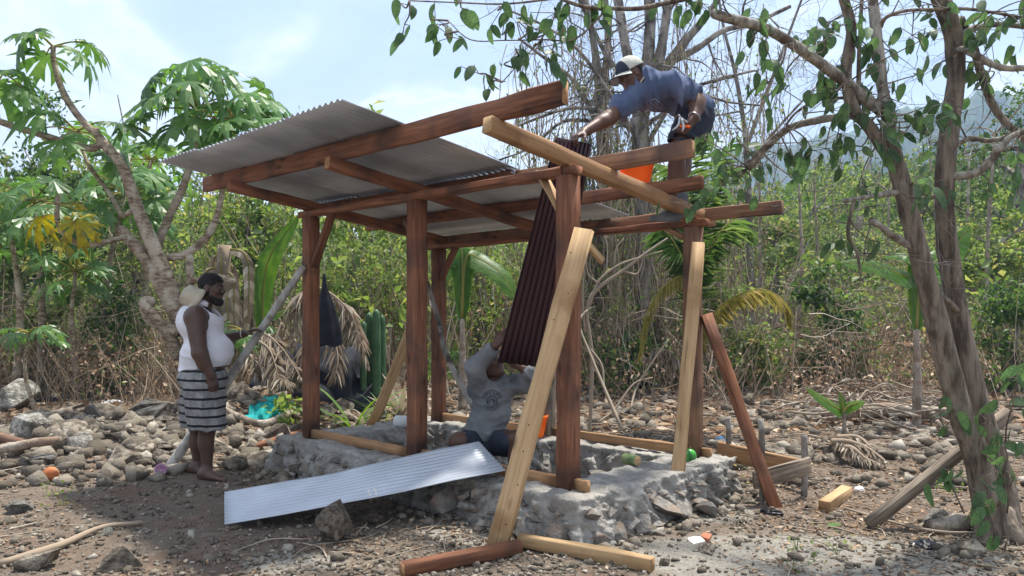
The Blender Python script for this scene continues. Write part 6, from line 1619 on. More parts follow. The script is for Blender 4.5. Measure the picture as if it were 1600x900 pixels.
# ================================================================== people
def V3(*a): return np.array(a, float)
def nrm(v): v = np.array(v, float); return v / (np.linalg.norm(v) + 1e-9)
def hand(F, w, f, n, sgn=1, curl=(.35, .45, .5, .55), sc=1.0, thumb=(.55, .75, .35), r=1.0):
    """palm, four fingers of unequal length bent towards the palm side n, and a thumb on the side sgn"""
    w = V3(*w); f = nrm(f); n = nrm(np.array(n, float) - f * np.dot(n, f)); s = np.cross(f, n) * sgn
    offs = (.031, .0105, -.0105, -.030); lens = (.070, .079, .073, .057); base = (.088, .092, .088, .080)
    for o, b in zip(offs, base):
        F.cone(w + s * o * .45 * sc, w + (f * b + s * o) * sc, .0165 * sc * r, .0125 * sc * r, .014)
    for i in range(4):
        p = w + (f * base[i] + s * offs[i] * 1.05) * sc; d = nrm(f + s * offs[i] * 1.2)
        rr = (.0098, .0102, .0098, .0086)[i] * sc * r
        for j, fr in enumerate((.46, .30, .24)):
            a = curl[i] * (.8, 1.1, .8)[j]; d = nrm(d * math.cos(a) + np.cross(s * sgn, d) * math.sin(a) * np.sign(np.dot(np.cross(s * sgn, d), n) + 1e-6))
            q = p + d * lens[i] * fr * sc; F.cone(p, q, rr, rr * .9, .004); p = q; rr *= .9
    p = w + (f * .022 + s * .020) * sc; d = nrm(f * thumb[0] + s * thumb[1] + n * thumb[2])
    q = p + d * .042 * sc; F.cone(p, q, .014 * sc * r, .0112 * sc * r, .012)
    d = nrm(d + f * .5 + n * .15 - s * .2); q2 = q + d * .030 * sc; F.cone(q, q2, .0110 * sc * r, .0100 * sc * r, .005)
    d = nrm(d + n * .25); F.cone(q2, q2 + d * .024 * sc, .0100 * sc * r, .0080 * sc * r, .004)
def frame(fwd, up):
    x = nrm(fwd); z = np.array(up, float); z = nrm(z - x * np.dot(z, x)); y = np.cross(z, x)
    return np.stack([x, y, z], 1)
def head(F, c, Rm, s=1.0, fat=1.0):
    c = V3(*c); L = lambda x, y, z: c + Rm @ (np.array([x, y, z]) * s)
    def ell(p, r, k=.02, sub=False): F.ell(L(*p), np.array(r) * s, Rm, k, sub)
    ell((-.012, 0, .028), (.098, .077 * fat, .092)); ell((.026, 0, -.028), (.068, .064 * fat, .088), .03)
    F.cone(L(0, .050 * fat, -.055), L(.062, .018, -.098), .026 * s, .024 * s, .025); F.cone(L(0, -.050 * fat, -.055), L(.062, -.018, -.098), .026 * s, .024 * s, .025)
    F.cone(L(.066, -.012, -.100), L(.066, .012, -.100), .022 * s, .022 * s, .02)
    for sg in (1, -1):
        F.cone(L(.080, .012 * sg, .028), L(.070, .044 * sg, .024), .012 * s, .011 * s, .014)          # brow
        F.ball(L(.094, .031 * sg, .008), .015 * s, .012, True)                                        # eye socket
        F.ball(L(.068, .038 * sg, -.024), .020 * s, .02)                                              # cheek
        F.cone(L(.104, .0, -.028), L(.096, .014 * sg, -.030), .008 * s, .0085 * s, .008)              # nostril wing
        ell((-.006, .079 * sg * fat, -.006), (.021, .010, .034), .008); ell((-.002, .090 * sg * fat, -.004), (.010, .008, .018), .006, True)   # ear
    F.cone(L(.090, 0, .012), L(.109, 0, -.024), .0095 * s, .0125 * s, .012)                           # nose
    F.cone(L(.088, -.016, -.053), L(.088, .016, -.053), .0085 * s, .0085 * s, .008); F.cone(L(.086, -.014, -.067), L(.086, .014, -.067), .0090 * s, .0090 * s, .008)
    return L
def eyes(L, Rm, s, parent):
    for sg in (1, -1):
        V, Q = ball_mesh(.0105 * s, .0105 * s, 14)
        wmesh('eye', V + L(.0775, .031 * sg, .007), Q, 'eye_white', parent, smooth=True)
        V, Q = ball_mesh(.0066 * s, .0066 * s, 10); wmesh('iris', V + L(.0828, .031 * sg, .006), Q, 'eye_dark', parent, smooth=True)
def fmesh(F, name, m, parent, it=1):
    V, Q = F.mesh(); V = relax(V, Q, it, .5); o = wmesh(name, V, Q, m, parent, smooth=True); return o
def folds(amp, fr, seed, dirv=(0, 0, 1)):
    def fn(X, Y, Z):
        return (vnoise(X * fr + Z * fr * .5 + seed, Y * fr + Z * fr * .3, seed) + .5 * vnoise(X * fr * 2.3 - Z * fr, Y * fr * 2 + Z * fr * 1.6, seed + 1)) * amp
    return fn
def wrinkles(amp, fr, seed, ax=(0, 0, 1)):
    """ridged creases that run roughly across the direction ax"""
    ax = nrm(ax)
    def fn(X, Y, Z):
        t = X * ax[0] + Y * ax[1] + Z * ax[2]
        wv = t * fr + 2.2 * vnoise(X * fr * .35 + seed, Y * fr * .35 + Z * fr * .3, seed)
        r_ = 1 - np.abs(2 * vnoise(wv, X * fr * .22 - Y * fr * .2 + seed, seed + 1))
        return np.minimum(amp * (.45 - r_ ** 2 * 1.5) * (0.6 + 1.2 * vnoise(X * fr * .3, Y * fr * .3 + Z * fr * .25, seed + 2)), .004)
    return fn
def foot(F, heel, toe, ank, sc=1.0):
    heel = V3(*heel); toe = V3(*toe); d = nrm(toe - heel); s = np.cross(d, [0, 0, 1]); Ln = np.linalg.norm(toe - heel)
    F.ball(heel + V3(0, 0, .036), .038 * sc, .03); F.cone(ank, heel + d * .03 + V3(0, 0, .045), .040 * sc, .040 * sc, .03)
    F.cone(heel + d * .05 + V3(0, 0, .055), heel + d * Ln * .72 + V3(0, 0, .030), .040 * sc, .026 * sc, .03)
    for o, e in ((.026, 1.0), (.009, .98), (-.008, .94), (-.022, .88), (-.034, .80)):
        F.cone(heel + d * .06 + s * o * .5 + V3(0, 0, .028), heel + d * Ln * .74 * (.9 + .1 * e) + s * o + V3(0, 0, .022), .026 * sc, .018 * sc, .02)
        F.cone(heel + d * Ln * .76 * e + s * o * 1.05 + V3(0, 0, .019), heel + d * Ln * e + s * o * 1.08 + V3(0, 0, .014), .0125 * sc if o < .02 else .016 * sc, .010 * sc if o < .02 else .014 * sc, .006)

# ---------------------------------------------------------------- the man standing at the left, in profile
Y1 = 6.72; D1 = Y1
def A(px, py, dy=0.0): return np.array(P(px, py, D1 + dy))
fb = G(335, 745); zf = gh(-2.66, 6.65)
man1 = thing('person', 'barefoot bearded man in white tank top and grey striped shorts holding a long pole', 'person', (-2.66, 6.68, zf))
F = Field((-3.20, 6.22, zf - .03), (-2.12, 7.12, 1.88), .0058)
F.ell(A(317, 588), (.185, .185, .15)); F.ell(A(325, 547), (.195, .192, .16), None, .06); F.ell(A(321, 560), (.20, .19, .12), None, .05)
F.ell(A(315, 508), (.165, .19, .16), None, .06); F.ell(A(300, 500, .0), (.10, .17, .13), None, .05)
F.ball(A(305, 494, -.185), .088, .05); F.ball(A(314, 496, .185), .085, .05)
F.cone(A(310, 492), A(324, 462), .080, .066, .05)
R1 = frame((1, -.08, -.10), (.05, 0, 1))
c1 = A(331, 450); L1 = head(F, c1, R1, 1.04, 1.06)
# near arm hanging, hand relaxed
F.cone(A(305, 497, -.20), A(312, 552, -.27), .084, .062, .04); F.cone(A(312, 552, -.27), A(331, 588, -.24), .062, .036, .03); F.ell(A(316, 563, -.265), (.05, .05, .085), None, .03)
hand(F, A(331, 587, -.24), A(334, 606, -.24) - A(331, 587, -.24), (-.25, 1, 0), -1, (.5, .55, .6, .65), 1.02, r=1.15)
# far arm reaching to the pole
F.cone(A(318, 500, .20), A(341, 532, .27), .078, .056, .04); F.cone(A(341, 532, .27), A(383, 521, .18), .055, .034, .03)
hand(F, A(383, 521, .18), A(400, 514, .17) - A(383, 521, .18), (.25, 0, -1), -1, (.35, .4, .45, .5), 1.0, r=1.1)
# legs
for hx, kx, ax, dyh, dyk, dya in ((322, 324, 323, -.10, -.10, -.11), (309, 310, 309, .10, .13, .15)):
    F.cone(A(hx, 605, dyh), A(kx, 668, dyk), .115, .070, .04); F.cone(A(kx, 668, dyk), A(ax, 733 - (4 if dya > 0 else 0), dya), .066, .044, .03)
    F.ell(A(kx - 4, 690, dyk), (.060, .056, .10), None, .03)
g1 = G(324, 744); g2 = G(367, 752)
foot(F, (g1.x, 6.60, gh(g1.x, 6.60)), (g1.x + .235, 6.545, gh(g1.x + .2, 6.55)), A(323, 733, -.11), 1.05)
h2 = A(300, 735, .15); foot(F, (h2[0] - .01, 6.86, gh(h2[0], 6.86)), (h2[0] + .20, 6.80, gh(h2[0] + .2, 6.8)), A(309, 729, .15), 1.05)
body = fmesh(F, 'body', 'skin_dark', man1)
eyes(L1, R1, 1.04, man1)
# hair and beard
F = Field(c1 - .16, c1 + .16, .005)
F.ell(L1(-.014, 0, .034), np.array((.106, .085 * 1.05, .093)) * 1.04, R1); F.ell(L1(.085, 0, -.012), np.array((.075, .10, .070)), R1, .02, True); F.ell(L1(-.01, 0, -.10), np.array((.14, .14, .085)), R1, .02, True)
for sg in (1, -1): F.ball(L1(-.006, .088 * sg, -.006), .034, .01, True)
F.warp(folds(.007, 60, 3)); fmesh(F, 'hair', 'hair_black', man1)
F = Field(c1 - .18, c1 + .16, .005)
for sg in (1, -1): F.cone(L1(.0, .058 * sg, -.045), L1(.062, .024 * sg, -.108), .026, .034, .02); F.cone(L1(-.004, .064 * sg, .0), L1(.0, .06 * sg, -.05), .014, .022, .015)
F.cone(L1(.066, -.012, -.112), L1(.070, .012, -.112), .034, .034, .02); F.cone(L1(.092, -.026, -.044), L1(.092, .026, -.044), .009, .009, .01)
F.warp(folds(.006, 70, 5)); fmesh(F, 'beard', 'hair_black', man1)
# tank top
F = Field((-3.12, 6.35, .85), (-2.25, 7.05, 1.62), .0068)
F.ell(A(317, 585), (.198, .20, .16)); F.ell(A(325, 547), (.208, .205, .172), None, .06); F.ell(A(321, 560), (.213, .203, .13), None, .05)
F.ell(A(315, 508), (.178, .203, .172), None, .06); F.ell(A(300, 500, .0), (.112, .183, .142), None, .05)
for sg in (1, -1): F.cone(A(303, 492, sg * .10), A(316, 478, sg * .085), .06, .05, .04)
F.plane(A(320, 575), (.10, 0, -1)); F.plane(A(318, 470), (0, 0, 1))
F.cone(A(303, 498, -.34), A(311, 492, -.17), .11, .095, .012, True); F.ell(A(309, 510, -.25), (.10, .12, .13), None, .012, True)
F.cone(A(308, 498, .34), A(316, 492, .17), .11, .095, .012, True)
F.ell(A(335, 474), (.125, .085, .15), None, .012, True); F.ell(A(303, 470), (.07, .085, .08), None, .012, True)
F.warp(folds(.008, 9, 7)); F.warp(wrinkles(.013, 13, 61, (.3, 0, 1))); fmesh(F, 'tank_top', 'cloth_white', man1)
# striped shorts
st_ = mat('cloth_stripe', (.17, .17, .165), (.27, .27, .26), scale=14, rough=.95, bump=.35, bscale=30, bdist=.006)
n, l = st_.node_tree.nodes, st_.node_tree.links
tcs = n.new('ShaderNodeTexCoord'); sps = n.new('ShaderNodeSeparateXYZ'); l.new(tcs.outputs['Object'], sps.inputs[0])
def nmath(op, a, b=None):
    q = n.new('ShaderNodeMath'); q.operation = op
    for i, v in enumerate((a, b)):
        if v is None: continue
        if isinstance(v, (int, float)): q.inputs[i].default_value = v
        else: l.new(v, q.inputs[i])
    return q.outputs[0]
wz = n.new('ShaderNodeTexNoise'); wz.inputs['Scale'].default_value = 5; l.new(tcs.outputs['Object'], wz.inputs[0])
zz = nmath('ADD', sps.outputs[2], nmath('MULTIPLY', nmath('SUBTRACT', wz.outputs[0], .5), .03))
fr_ = nmath('FRACT', nmath('DIVIDE', zz, .077)); mk_ = nmath('LESS_THAN', fr_, .26)
mx = n.new('ShaderNodeMixRGB'); old = n['Principled BSDF'].inputs['Base Color'].links[0].from_socket
l.new(mk_, mx.inputs[0]); l.new(old, mx.inputs[1]); mx.inputs[2].default_value = (.012, .012, .014, 1); l.new(mx.outputs[0], n['Principled BSDF'].inputs['Base Color'])
F = Field((-3.12, 6.30, .33), (-2.28, 7.15, 1.08), .0068)
F.ell(A(317, 590), (.205, .215, .15)); F.cone(A(318, 600, -.10), A(325, 672, -.115), .17, .150, .03); F.cone(A(313, 600, .10), A(311, 672, .125), .17, .150, .03)
F.plane(A(320, 572), (-.12, 0, 1)); F.plane(A(320, 668), (.03, 0, -1))
F.warp(folds(.020, 7, 9)); F.warp(wrinkles(.020, 12, 62, (1, .3, .35)))
F.cone(A(324, 650, -.11), A(324, 700, -.11), .128, .135, .0, True); F.cone(A(311, 650, .125), A(311, 700, .125), .128, .135, .0, True)
fmesh(F, 'shorts', 'cloth_stripe', man1, 2)
F = Field((-3.12, 6.36, .90), (-2.28, 7.1, 1.05), .0068)
F.ell(A(317, 592), (.203, .212, .17)); F.plane(A(300, 566), (-.12, 0, 1)); F.plane(A(300, 574), (.12, 0, -1)); fmesh(F, 'waistband', 'cloth_black', man1)
# hat slung on the back of the neck
V, Q = lathe([(.001, .115), (.05, .112), (.088, .09), (.098, .03), (.102, .0), (.125, -.022), (.150, -.05), (.146, -.054), (.12, -.028), (.095, -.004), (.085, .07), (.001, .10)], 32)
V[:, 0] *= 1 + .10 * np.sin(3 * np.arctan2(V[:, 1], V[:, 0])); V[:, 2] += .02 * np.sin(2 * np.arctan2(V[:, 1], V[:, 0]) + .6) * (np.hypot(V[:, 0], V[:, 1]) > .1)
M = Matrix.Translation(Vector(A(304, 467, -.04))) @ Euler((R(12), R(-62), 0)).to_matrix().to_4x4()
place('hat', mesh_np('hat', V, Q, True), M, 'cloth_beige', man1)
mb = MB(); mb.tube([tuple(A(306, 474, -.10)) + (.009,), tuple(A(322, 480, -.10)) + (.009,), tuple(A(338, 497, -.05)) + (.009,), tuple(A(345, 508, .0)) + (.009,)], 6, 4); mb.build('neck_cord', 'cloth_black', man1)
mb = MB(); mb.tube([tuple(A(378, 521, .18) + V3(0, .036 * math.cos(a), .036 * math.sin(a))) + (.005,) for a in np.linspace(0, 6.28, 10)], 6, 3); mb.build('bracelet', 'cap_pale', man1)

# ---------------------------------------------------------------- the man bending on the roof timbers
Y2 = 5.95
def B(px, py, dy=0.0): return np.array(P(px, py, Y2 + dy))
man2 = thing('person', 'man in blue tee, dark shorts and pale cap bending over on the roof timbers', 'person', tuple(B(1055, 340, .1)))
lo = np.array([min(B(885, 90, -.5)[0], 0.4), Y2 - .55, B(1000, 355, .2)[2]]); hi = np.array([1.62, Y2 + .45, B(1000, 84, .1)[2] + .05])
F = Field(lo, hi, .0062)
F.ell(B(1083, 183, .10), (.145, .165, .15)); F.cone(B(1080, 172, .08), B(1052, 146, .02), .108, .108, .04); F.cone(B(1052, 150, .02), B(1022, 144, -.03), .108, .110, .04)
F.ball(B(1047, 133, -.17), .062, .04); F.ball(B(992, 153, -.02), .060, .04); F.cone(B(1046, 136, -.12), B(994, 152, -.02), .066, .064, .04)
F.cone(B(1014, 132, -.06), B(994, 120, -.05), .072, .062, .04)
R2 = frame((-.86, -.30, -.40), (-.42, -.05, .9))
c2 = B(986, 117, -.06); Lh2 = head(F, c2, R2, 1.02)
# far arm stretched down to the maroon sheet
F.cone(B(990, 152, -.03), B(952, 184, -.20), .074, .055, .04); F.cone(B(952, 184, -.20), B(912, 207, -.38), .054, .034, .03); F.ell(B(942, 190, -.25), (.06, .05, .045), None, .03)
hand(F, B(912, 207, -.38), B(896, 215, -.44) - B(912, 207, -.38), (-.3, -.2, -1), 1, (.7, .75, .8, .8), 1.05, r=1.15)
# near arm bent, hand round the tool
F.cone(B(1052, 128, -.19), B(1090, 158, -.22), .072, .057, .04); F.cone(B(1090, 158, -.22), B(1084, 184, -.32), .056, .037, .03); F.ell(B(1090, 167, -.25), (.052, .052, .07), None, .03)
hand(F, B(1084, 184, -.32), B(1073, 200, -.36) - B(1084, 184, -.32), (-.9, .1, -.3), 1, (.9, .95, 1.0, 1.0), 1.08, r=1.2)
# legs
for hx, kx, ax, dh, dk, da, py in ((1084, 1058, 1047, .02, -.05, .0, 334), (1086, 1068, 1060, .22, .18, .14, 308)):
    F.cone(B(hx, 190, dh), B(kx, 238, dk), .115, .066, .04); F.cone(B(kx, 238, dk), B(ax, py - 10, da), .062, .040, .03); F.ell(B(kx + 2, 258, dk + .02), (.056, .058, .10), None, .03)
body = fmesh(F, 'body', 'skin_brown', man2)
eyes(Lh2, R2, 1.02, man2)
F = Field(c2 - .17, c2 + .17, .005)
F.ell(Lh2(-.016, 0, .028), np.array((.106, .084, .095)) * 1.02, R2); F.ell(Lh2(.085, 0, -.02), np.array((.09, .10, .085)), R2, .02, True); F.ell(Lh2(.0, 0, -.105), np.array((.14, .14, .085)), R2, .02, True)
for sg in (1, -1): F.ball(Lh2(-.006, .088 * sg, -.006), .036, .01, True)
F.warp(folds(.005, 60, 13)); fmesh(F, 'hair', 'hair_black', man2)
# cap: pale crown, dark front panel, brim
F = Field(c2 - .2, c2 + .2, .005)
F.ell(Lh2(-.010, 0, .040), np.array((.113, .093, .102)) * 1.02, R2)
pl = Lh2(0, 0, .030); F.plane(pl, -(R2 @ V3(.12, 0, 1)))
Vc, Qc = F.mesh(); Vc = relax(Vc, Qc, 2)
loc_ = (Vc - c2) @ R2
wmesh('cap', Vc, Qc, 'cap_pale', man2, smooth=True)
F = Field(c2 - .2, c2 + .2, .005)
F.ell(Lh2(-.008, 0, .041), np.array((.116, .095, .104)) * 1.02, R2); F.plane(pl, -(R2 @ V3(.12, 0, 1))); F.plane(Lh2(.045, 0, .05), -(R2 @ V3(1, 0, -.12)))
fmesh(F, 'cap_front_panel', 'cloth_navy', man2, 2)
q = []; Vb = []
na_, nr_ = 17, 6
for i in range(nr_):
    for j in range(na_):
        a = -1.15 + 2.3 * j / (na_ - 1); r_ = .095 + .080 * i / (nr_ - 1) * math.cos(a * .75) ** .8
        Vb.append(Lh2(r_ * math.cos(a) * 1.02 - .0, r_ * math.sin(a) * .88, .036 - .018 * (i / 5) - .022 * math.sin(a) ** 2 * (1 + i / 5)))
i = np.arange(na_ * nr_).reshape(nr_, na_); Qb = np.stack([i[:-1, :-1], i[:-1, 1:], i[1:, 1:], i[1:, :-1]], -1).reshape(-1, 4)
solid(wmesh('cap_brim', np.array(Vb), Qb, 'cap_pale', man2, smooth=True), .006)
e = i[-1]; mb = MB(); mb.tube([tuple(Vb[k]) + (.005,) for k in e], 5, straight=True); mb.build('cap_brim_edge', 'cloth_navy', man2)
mb = MB(); mb.tube([tuple(Lh2(.118 + .002 * math.cos(a), .018 * math.cos(a), .078 + .016 * math.sin(a))) + (.004,) for a in np.linspace(0, 6.28, 9)], 5, 2); mb.build('cap_badge', 'cap_pale', man2)
# tee
teem = mat('cloth_blue', (.065, .088, .155), (.10, .13, .215), scale=4, rough=.95, bump=.4, bscale=10, bdist=.01, c3=(.13, .155, .24), s3=5)
n, l = teem.node_tree.nodes, teem.node_tree.links
F = Field((.62, Y2 - .55, B(1000, 205, .2)[2]), (1.62, Y2 + .42, B(1000, 98, .1)[2]), .0072)
F.ell(B(1088, 172, .10), (.148, .168, .10)); F.cone(B(1082, 168, .08), B(1052, 146, .02), .136, .136, .05); F.cone(B(1052, 149, .02), B(1022, 141, -.03), .136, .140, .05)
F.ball(B(1046, 132, -.17), .084, .05); F.ball(B(992, 152, -.02), .080, .05); F.cone(B(1046, 134, -.12), B(994, 150, -.02), .088, .084, .05)
F.cone(B(1050, 128, -.18), B(1074, 144, -.22), .086, .088, .03); F.cone(B(990, 152, -.03), B(968, 168, -.14), .086, .083, .03)
F.cone(B(1014, 128, -.05), B(1004, 124, -.055), .088, .082, .03)
ax_ = nrm(B(1052, 146, .02) - B(1083, 172, .10))
F.warp(folds(.014, 8, 21)); F.warp(wrinkles(.030, 13, 63, (1, 0, .2)))
F.plane(B(1094, 180, .10), -ax_ + V3(0, 0, -.25))
F.cone(B(985, 116, -.05), B(1002, 127, -.05), .082, .080, .01, True)
fmesh(F, 'tee_shirt', 'cloth_blue', man2, 1)
mb = MB()
ringc = B(1003, 126, -.055); d_ = nrm(B(985, 116, -.05) - B(1002, 127, -.05)); u_ = nrm(np.cross(d_, [0, 1, 0])); v_ = np.cross(d_, u_)
mb.tube([tuple(ringc + .076 * (u_ * math.cos(a) + v_ * math.sin(a))) + (.007,) for a in np.linspace(0, 6.28, 18)], 6, 2); mb.build('collar', 'cap_pale', man2)
# faded square print on the chest, laid over the cloth along its own surface
def on_surface(obj, p, d):
    from mathutils.bvhtree import BVHTree
    if 'bvh' not in _cache or _cache['o'] != obj.name:
        me = obj.data; _cache['bvh'] = BVHTree.FromPolygons([v.co for v in me.vertices], [f.vertices for f in me.polygons]); _cache['o'] = obj.name
    b = root_loc(obj); h = _cache['bvh'].ray_cast(Vector(p) - b, Vector(d).normalized())
    return (h[0] + b, h[1]) if h[0] is not None else (None, None)
_cache = {}
tee = [o for o in man2.children if o.name.startswith('tee_shirt')][0]
def print_line(obj, pts, r, m, parent, name):
    out = []
    for p in pts:
        q, nn = on_surface(obj, p, (p[0] * .0 + p[0], p[1], p[2] - CAM_H))
        if q is not None: out.append(tuple(q + Vector(nn) * .002) + (r,))
    if len(out) > 2:
        mb = MB(); mb.tube(out, 5, straight=True); return mb.build(name, m, parent)
def ray_pts(a, b, n_=12): return [np.array(P(a[0] + (b[0] - a[0]) * t, a[1] + (b[1] - a[1]) * t, 4.6)) for t in np.linspace(0, 1, n_)]
mat('print_grey', (.20, .22, .28), (.27, .29, .35), scale=40, lo=.3, hi=.7, rough=.95, bump=0)
for a, b in (((1024, 154), (1045, 174)), ((1045, 174), (1030, 176)), ((1024, 154), (1008, 160)), ((1008, 160), (1030, 176)), ((1016, 160), (1034, 172)), ((1021, 158), (1039, 173))):
    print_line(tee, ray_pts(a, b), .0035, 'print_grey', man2, 'shirt_print')
# shorts
F = Field((1.02, Y2 - .3, B(1000, 240, .2)[2]), (1.68, Y2 + .5, B(1000, 158, .1)[2]), .0072)
F.ell(B(1086, 182, .10), (.160, .180, .15)); F.cone(B(1085, 186, .02), B(1060, 232, -.05), .140, .108, .03); F.cone(B(1086, 186, .20), B(1072, 228, .18), .140, .108, .03)
F.plane(B(1085, 166, .1), ax_ * .7 + V3(.2, 0, .7)); F.warp(folds(.018, 8, 25)); F.warp(wrinkles(.022, 12, 64, (.6, 0, 1)))
F.plane(B(1065, 228, .0), (-.28, 0, -1)); F.cone(B(1064, 222, -.05), B(1058, 250, -.05), .098, .10, .0, True); F.cone(B(1075, 220, .18), B(1072, 250, .18), .098, .10, .0, True)
fmesh(F, 'shorts', 'cloth_navy', man2, 1)
# shoes
for ax, py, da in ((1050, 340, .0), (1060, 314, .14)):
    F = Field(B(ax - 45, py + 16, da) - V3(0, .1, 0), B(ax + 25, py - 25, da) + V3(0, .1, 0), .005)
    h = B(ax + 6, py, da); t_ = B(ax - 30, py + 3, da - .10)
    F.cone(h, t_, .040, .034, .03); F.cone(h + V3(0, 0, .03), B(ax - 12, py - 2, da - .04), .044, .04, .03); F.cone(h + V3(0, 0, .02), B(ax + 1, py - 14, da), .045, .047, .02); F.plane(h - V3(0, 0, .036), (0, 0, -1))
    F.cone(B(ax, py - 14, da), B(ax, py - 30, da), .040, .045, .0, True)
    fmesh(F, 'shoe', 'shoe_grey', man2)
mb = MB(); w_c = B(1085, 183, -.32); d_ = nrm(B(1073, 200, -.36) - B(1084, 184, -.32)); u_ = nrm(np.cross(d_, [0, 1, 0])); v_ = np.cross(d_, u_)
mb.tube([tuple(w_c + .044 * (u_ * math.cos(a) + v_ * math.sin(a))) + (.005,) for a in np.linspace(0, 6.28, 12)], 6, 2); mb.build('bracelet', 'tool_metal', man2)
# tin snips in the near hand
tl = thing('tin_snips', 'pair of metal tin snips held in the near hand of the man on the roof', 'tool', tuple(B(1064, 196, -.40)))
for a, b, c_, m in (((1074, 192), (1066, 186), (1060, 180), 'tool_metal'), ((1078, 198), (1066, 197), (1058, 196), 'orange_plastic')):
    mb = MB(); mb.tube([tuple(B(*a, -.40)) + (.010,), tuple(B(*b, -.41)) + (.009,), tuple(B(*c_, -.42)) + (.007,)], 7, 4); mb.build('handle', m if m == 'orange_plastic' else 'tool_metal', tl)
for a, b, c_ in (((1065, 186), (1068, 198), (1066, 206)), ((1062, 184), (1060, 196), (1050, 204))):
    mb = MB(); mb.tube([tuple(B(*a, -.42)) + (.008,), tuple(B(*b, -.42)) + (.010,), tuple(B(*c_, -.43)) + (.004,)], 6, 4); mb.build('blade', 'tool_metal', tl)

# ---------------------------------------------------------------- the seated man holding the sheet from below
Y3 = 6.25
def C3(px, py, dy=0.0): return np.array(P(px, py, Y3 + dy))
man3 = thing('person', 'man in grey hoodie and black shorts seated inside the foundation lifting the maroon sheet', 'person', tuple(C3(760, 700, .05)))
F = Field(C3(705, 770, -.5) - V3(.12, .25, .1), C3(850, 505, .3) + V3(.05, .25, .02), .0060)
F.ell(C3(758, 690, .08), (.15, .14, .11)); F.cone(C3(758, 680, .06), C3(768, 635, .04), .130, .134, .05); F.cone(C3(768, 635, .04), C3(770, 612, .03), .134, .134, .05)
F.ball(C3(748, 604, .0), .075, .04); F.ball(C3(796, 604, .02), .075, .04); F.cone(C3(771, 600, .03), C3(769, 578, .0), .062, .056, .04)
R3 = frame((.62, -.52, .42), (-.35, .12, .93))
c3_ = C3(765, 570, -.02); Lh3 = head(F, c3_, R3, 1.0)
F.cone(C3(748, 604, -.02), C3(742, 572, -.24), .062, .052, .03); F.cone(C3(742, 572, -.24), C3(773, 541, -.36), .050, .034, .03)
hand(F, C3(773, 541, -.36), C3(787, 523, -.40) - C3(773, 541, -.36), (.75, .55, .2), 1, (.25, .3, .35, .4), 1.0, r=1.05)
F.cone(C3(796, 604, .0), C3(836, 590, -.16), .062, .050, .03); F.cone(C3(836, 590, -.16), C3(818, 577, -.30), .048, .036, .03)
hand(F, C3(818, 577, -.30), C3(802, 571, -.33) - C3(818, 577, -.30), (0, .2, 1), 1, (.5, .6, .65, .7), 1.0, r=1.1)
for h, k_, a, e in (((742, 692, .02), (716, 690, -.30), (726, 745, -.20), .01), ((776, 692, .02), (806, 686, -.30), (802, 750, -.30), .01)):
    F.cone(C3(*h), C3(*k_), .095, .068, .04); F.cone(C3(*k_), C3(*a), .062, .042, .03)
    an = C3(*a); foot(F, (an[0], an[1], max(.02, an[2] - .08)), (an[0] + (.03 if a[0] > 760 else -.05), an[1] - .22, max(.02, an[2] - .08)), an, 1.0)
fmesh(F, 'body', 'skin_brown_deep', man3)
eyes(Lh3, R3, 1.0, man3)
F = Field(c3_ - .17, c3_ + .17, .005)
F.ell(Lh3(-.018, 0, .034), np.array((.110, .088, .095)), R3); F.ell(Lh3(.085, 0, -.015), np.array((.078, .10, .078)), R3, .02, True); F.ell(Lh3(.0, 0, -.11), np.array((.14, .14, .085)), R3, .02, True)
for sg in (1, -1): F.ball(Lh3(-.006, .088 * sg, -.006), .034, .01, True)
F.warp(folds(.006, 55, 33)); fmesh(F, 'hair', 'hair_black', man3)
mat('cloth_grey', (.155, .165, .175), (.245, .255, .265), scale=3.5, rough=.95, bump=.5, bscale=9, bdist=.012, c3=(.12, .13, .145), s3=4)
F = Field(C3(700, 715, -.5) - V3(.05, .1, 0), C3(850, 530, .35) + V3(.05, .2, 0), .0070)
F.ell(C3(757, 678, .06), (.168, .16, .12)); F.cone(C3(758, 668, .05), C3(768, 635, .04), .150, .152, .05); F.cone(C3(768, 635, .04), C3(770, 612, .03), .152, .150, .05)
F.ball(C3(748, 604, .0), .092, .05); F.ball(C3(796, 604, .02), .090, .05)
F.cone(C3(748, 606, -.02), C3(741, 574, -.24), .086, .074, .05); F.cone(C3(741, 574, -.24), C3(767, 548, -.34), .072, .050, .03); F.ball(C3(767, 548, -.34), .053, .012)
F.cone(C3(796, 606, .0), C3(838, 591, -.16), .084, .072, .05); F.cone(C3(838, 591, -.16), C3(822, 579, -.28), .070, .052, .03)
F.cone(C3(771, 596, .05), C3(769, 590, .06), .10, .095, .03); F.ell(C3(766, 593, .14), (.11, .07, .07), None, .04)
F.warp(folds(.028, 7, 41)); F.warp(wrinkles(.034, 12, 65, (.4, .2, 1)))
F.plane(C3(757, 697, .0), (.05, 0, -1))
F.ell(C3(772, 578, -.06), (.075, .10, .09), None, .012, True)
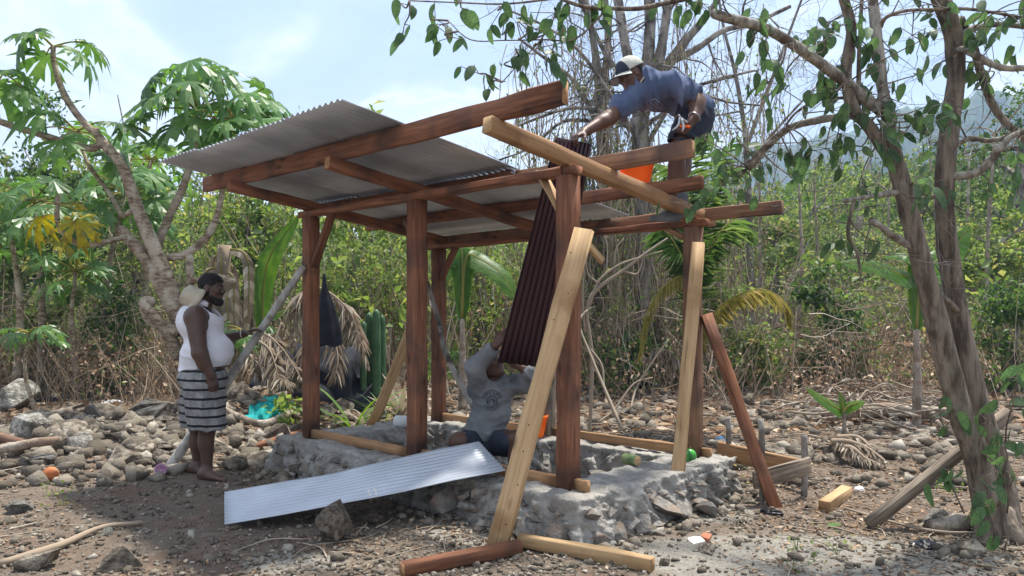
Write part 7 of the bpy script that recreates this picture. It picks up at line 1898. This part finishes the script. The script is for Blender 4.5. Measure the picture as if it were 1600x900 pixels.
F.cone(C3(767, 548, -.34), C3(780, 532, -.38), .036, .042, .006, True)
hood = fmesh(F, 'hoodie', 'cloth_grey', man3, 1)
F = Field(C3(695, 735, -.6) - V3(.05, .1, 0), C3(835, 660, .35) + V3(.1, .2, 0), .0072)
F.ell(C3(758, 694, .06), (.185, .165, .115)); F.cone(C3(743, 693, .02), C3(722, 692, -.24), .118, .098, .04); F.cone(C3(776, 693, .02), C3(800, 689, -.24), .118, .098, .04)
F.warp(folds(.02, 8, 45)); F.warp(wrinkles(.015, 12, 66, (1, 0, .3))); fmesh(F, 'shorts', 'cloth_navy', man3)
# the round print on the hoodie front, with arched row of block strokes too worn to read
mat('print_dark', (.060, .068, .08), (.11, .12, .135), scale=40, rough=.95, bump=0)
def rp(px, py): return np.array(P(px, py, 4.8))
cx_, cy_ = 769, 627
print_line(hood, [rp(cx_ + 8.0 * math.cos(a), cy_ + 9.0 * math.sin(a)) for a in np.linspace(0, 6.28, 26)], .0055, 'print_dark', man3, 'hoodie_print')
print_line(hood, [rp(cx_ + 16 * math.cos(a), cy_ + 17 * math.sin(a)) for a in np.linspace(3.5, 5.9, 16)], .004, 'print_dark', man3, 'hoodie_print')
print_line(hood, [rp(cx_ + 4.5 * math.cos(a), cy_ + 1 + 4.5 * math.sin(a)) for a in np.linspace(2.6, 6.6, 14)], .008, 'print_dark', man3, 'hoodie_print')
print_line(hood, [rp(cx_ + 1 + 2 * t, cy_ - 3 + 8 * t) for t in np.linspace(0, 1, 6)], .006, 'print_dark', man3, 'hoodie_print')
for k in range(9):
    a = 3.55 + 2.3 * k / 8; print_line(hood, [rp(cx_ + r_ * math.cos(a), cy_ + r_ * 1.04 * math.sin(a)) for r_ in np.linspace(11, 14.5, 4)], .006, 'print_dark', man3, 'hoodie_print')
for k in range(7):
    a = .5 + 2.1 * k / 6; print_line(hood, [rp(cx_ + r_ * math.cos(a), cy_ + r_ * 1.04 * math.sin(a)) for r_ in np.linspace(11, 14, 4)], .005, 'print_dark', man3, 'hoodie_print')
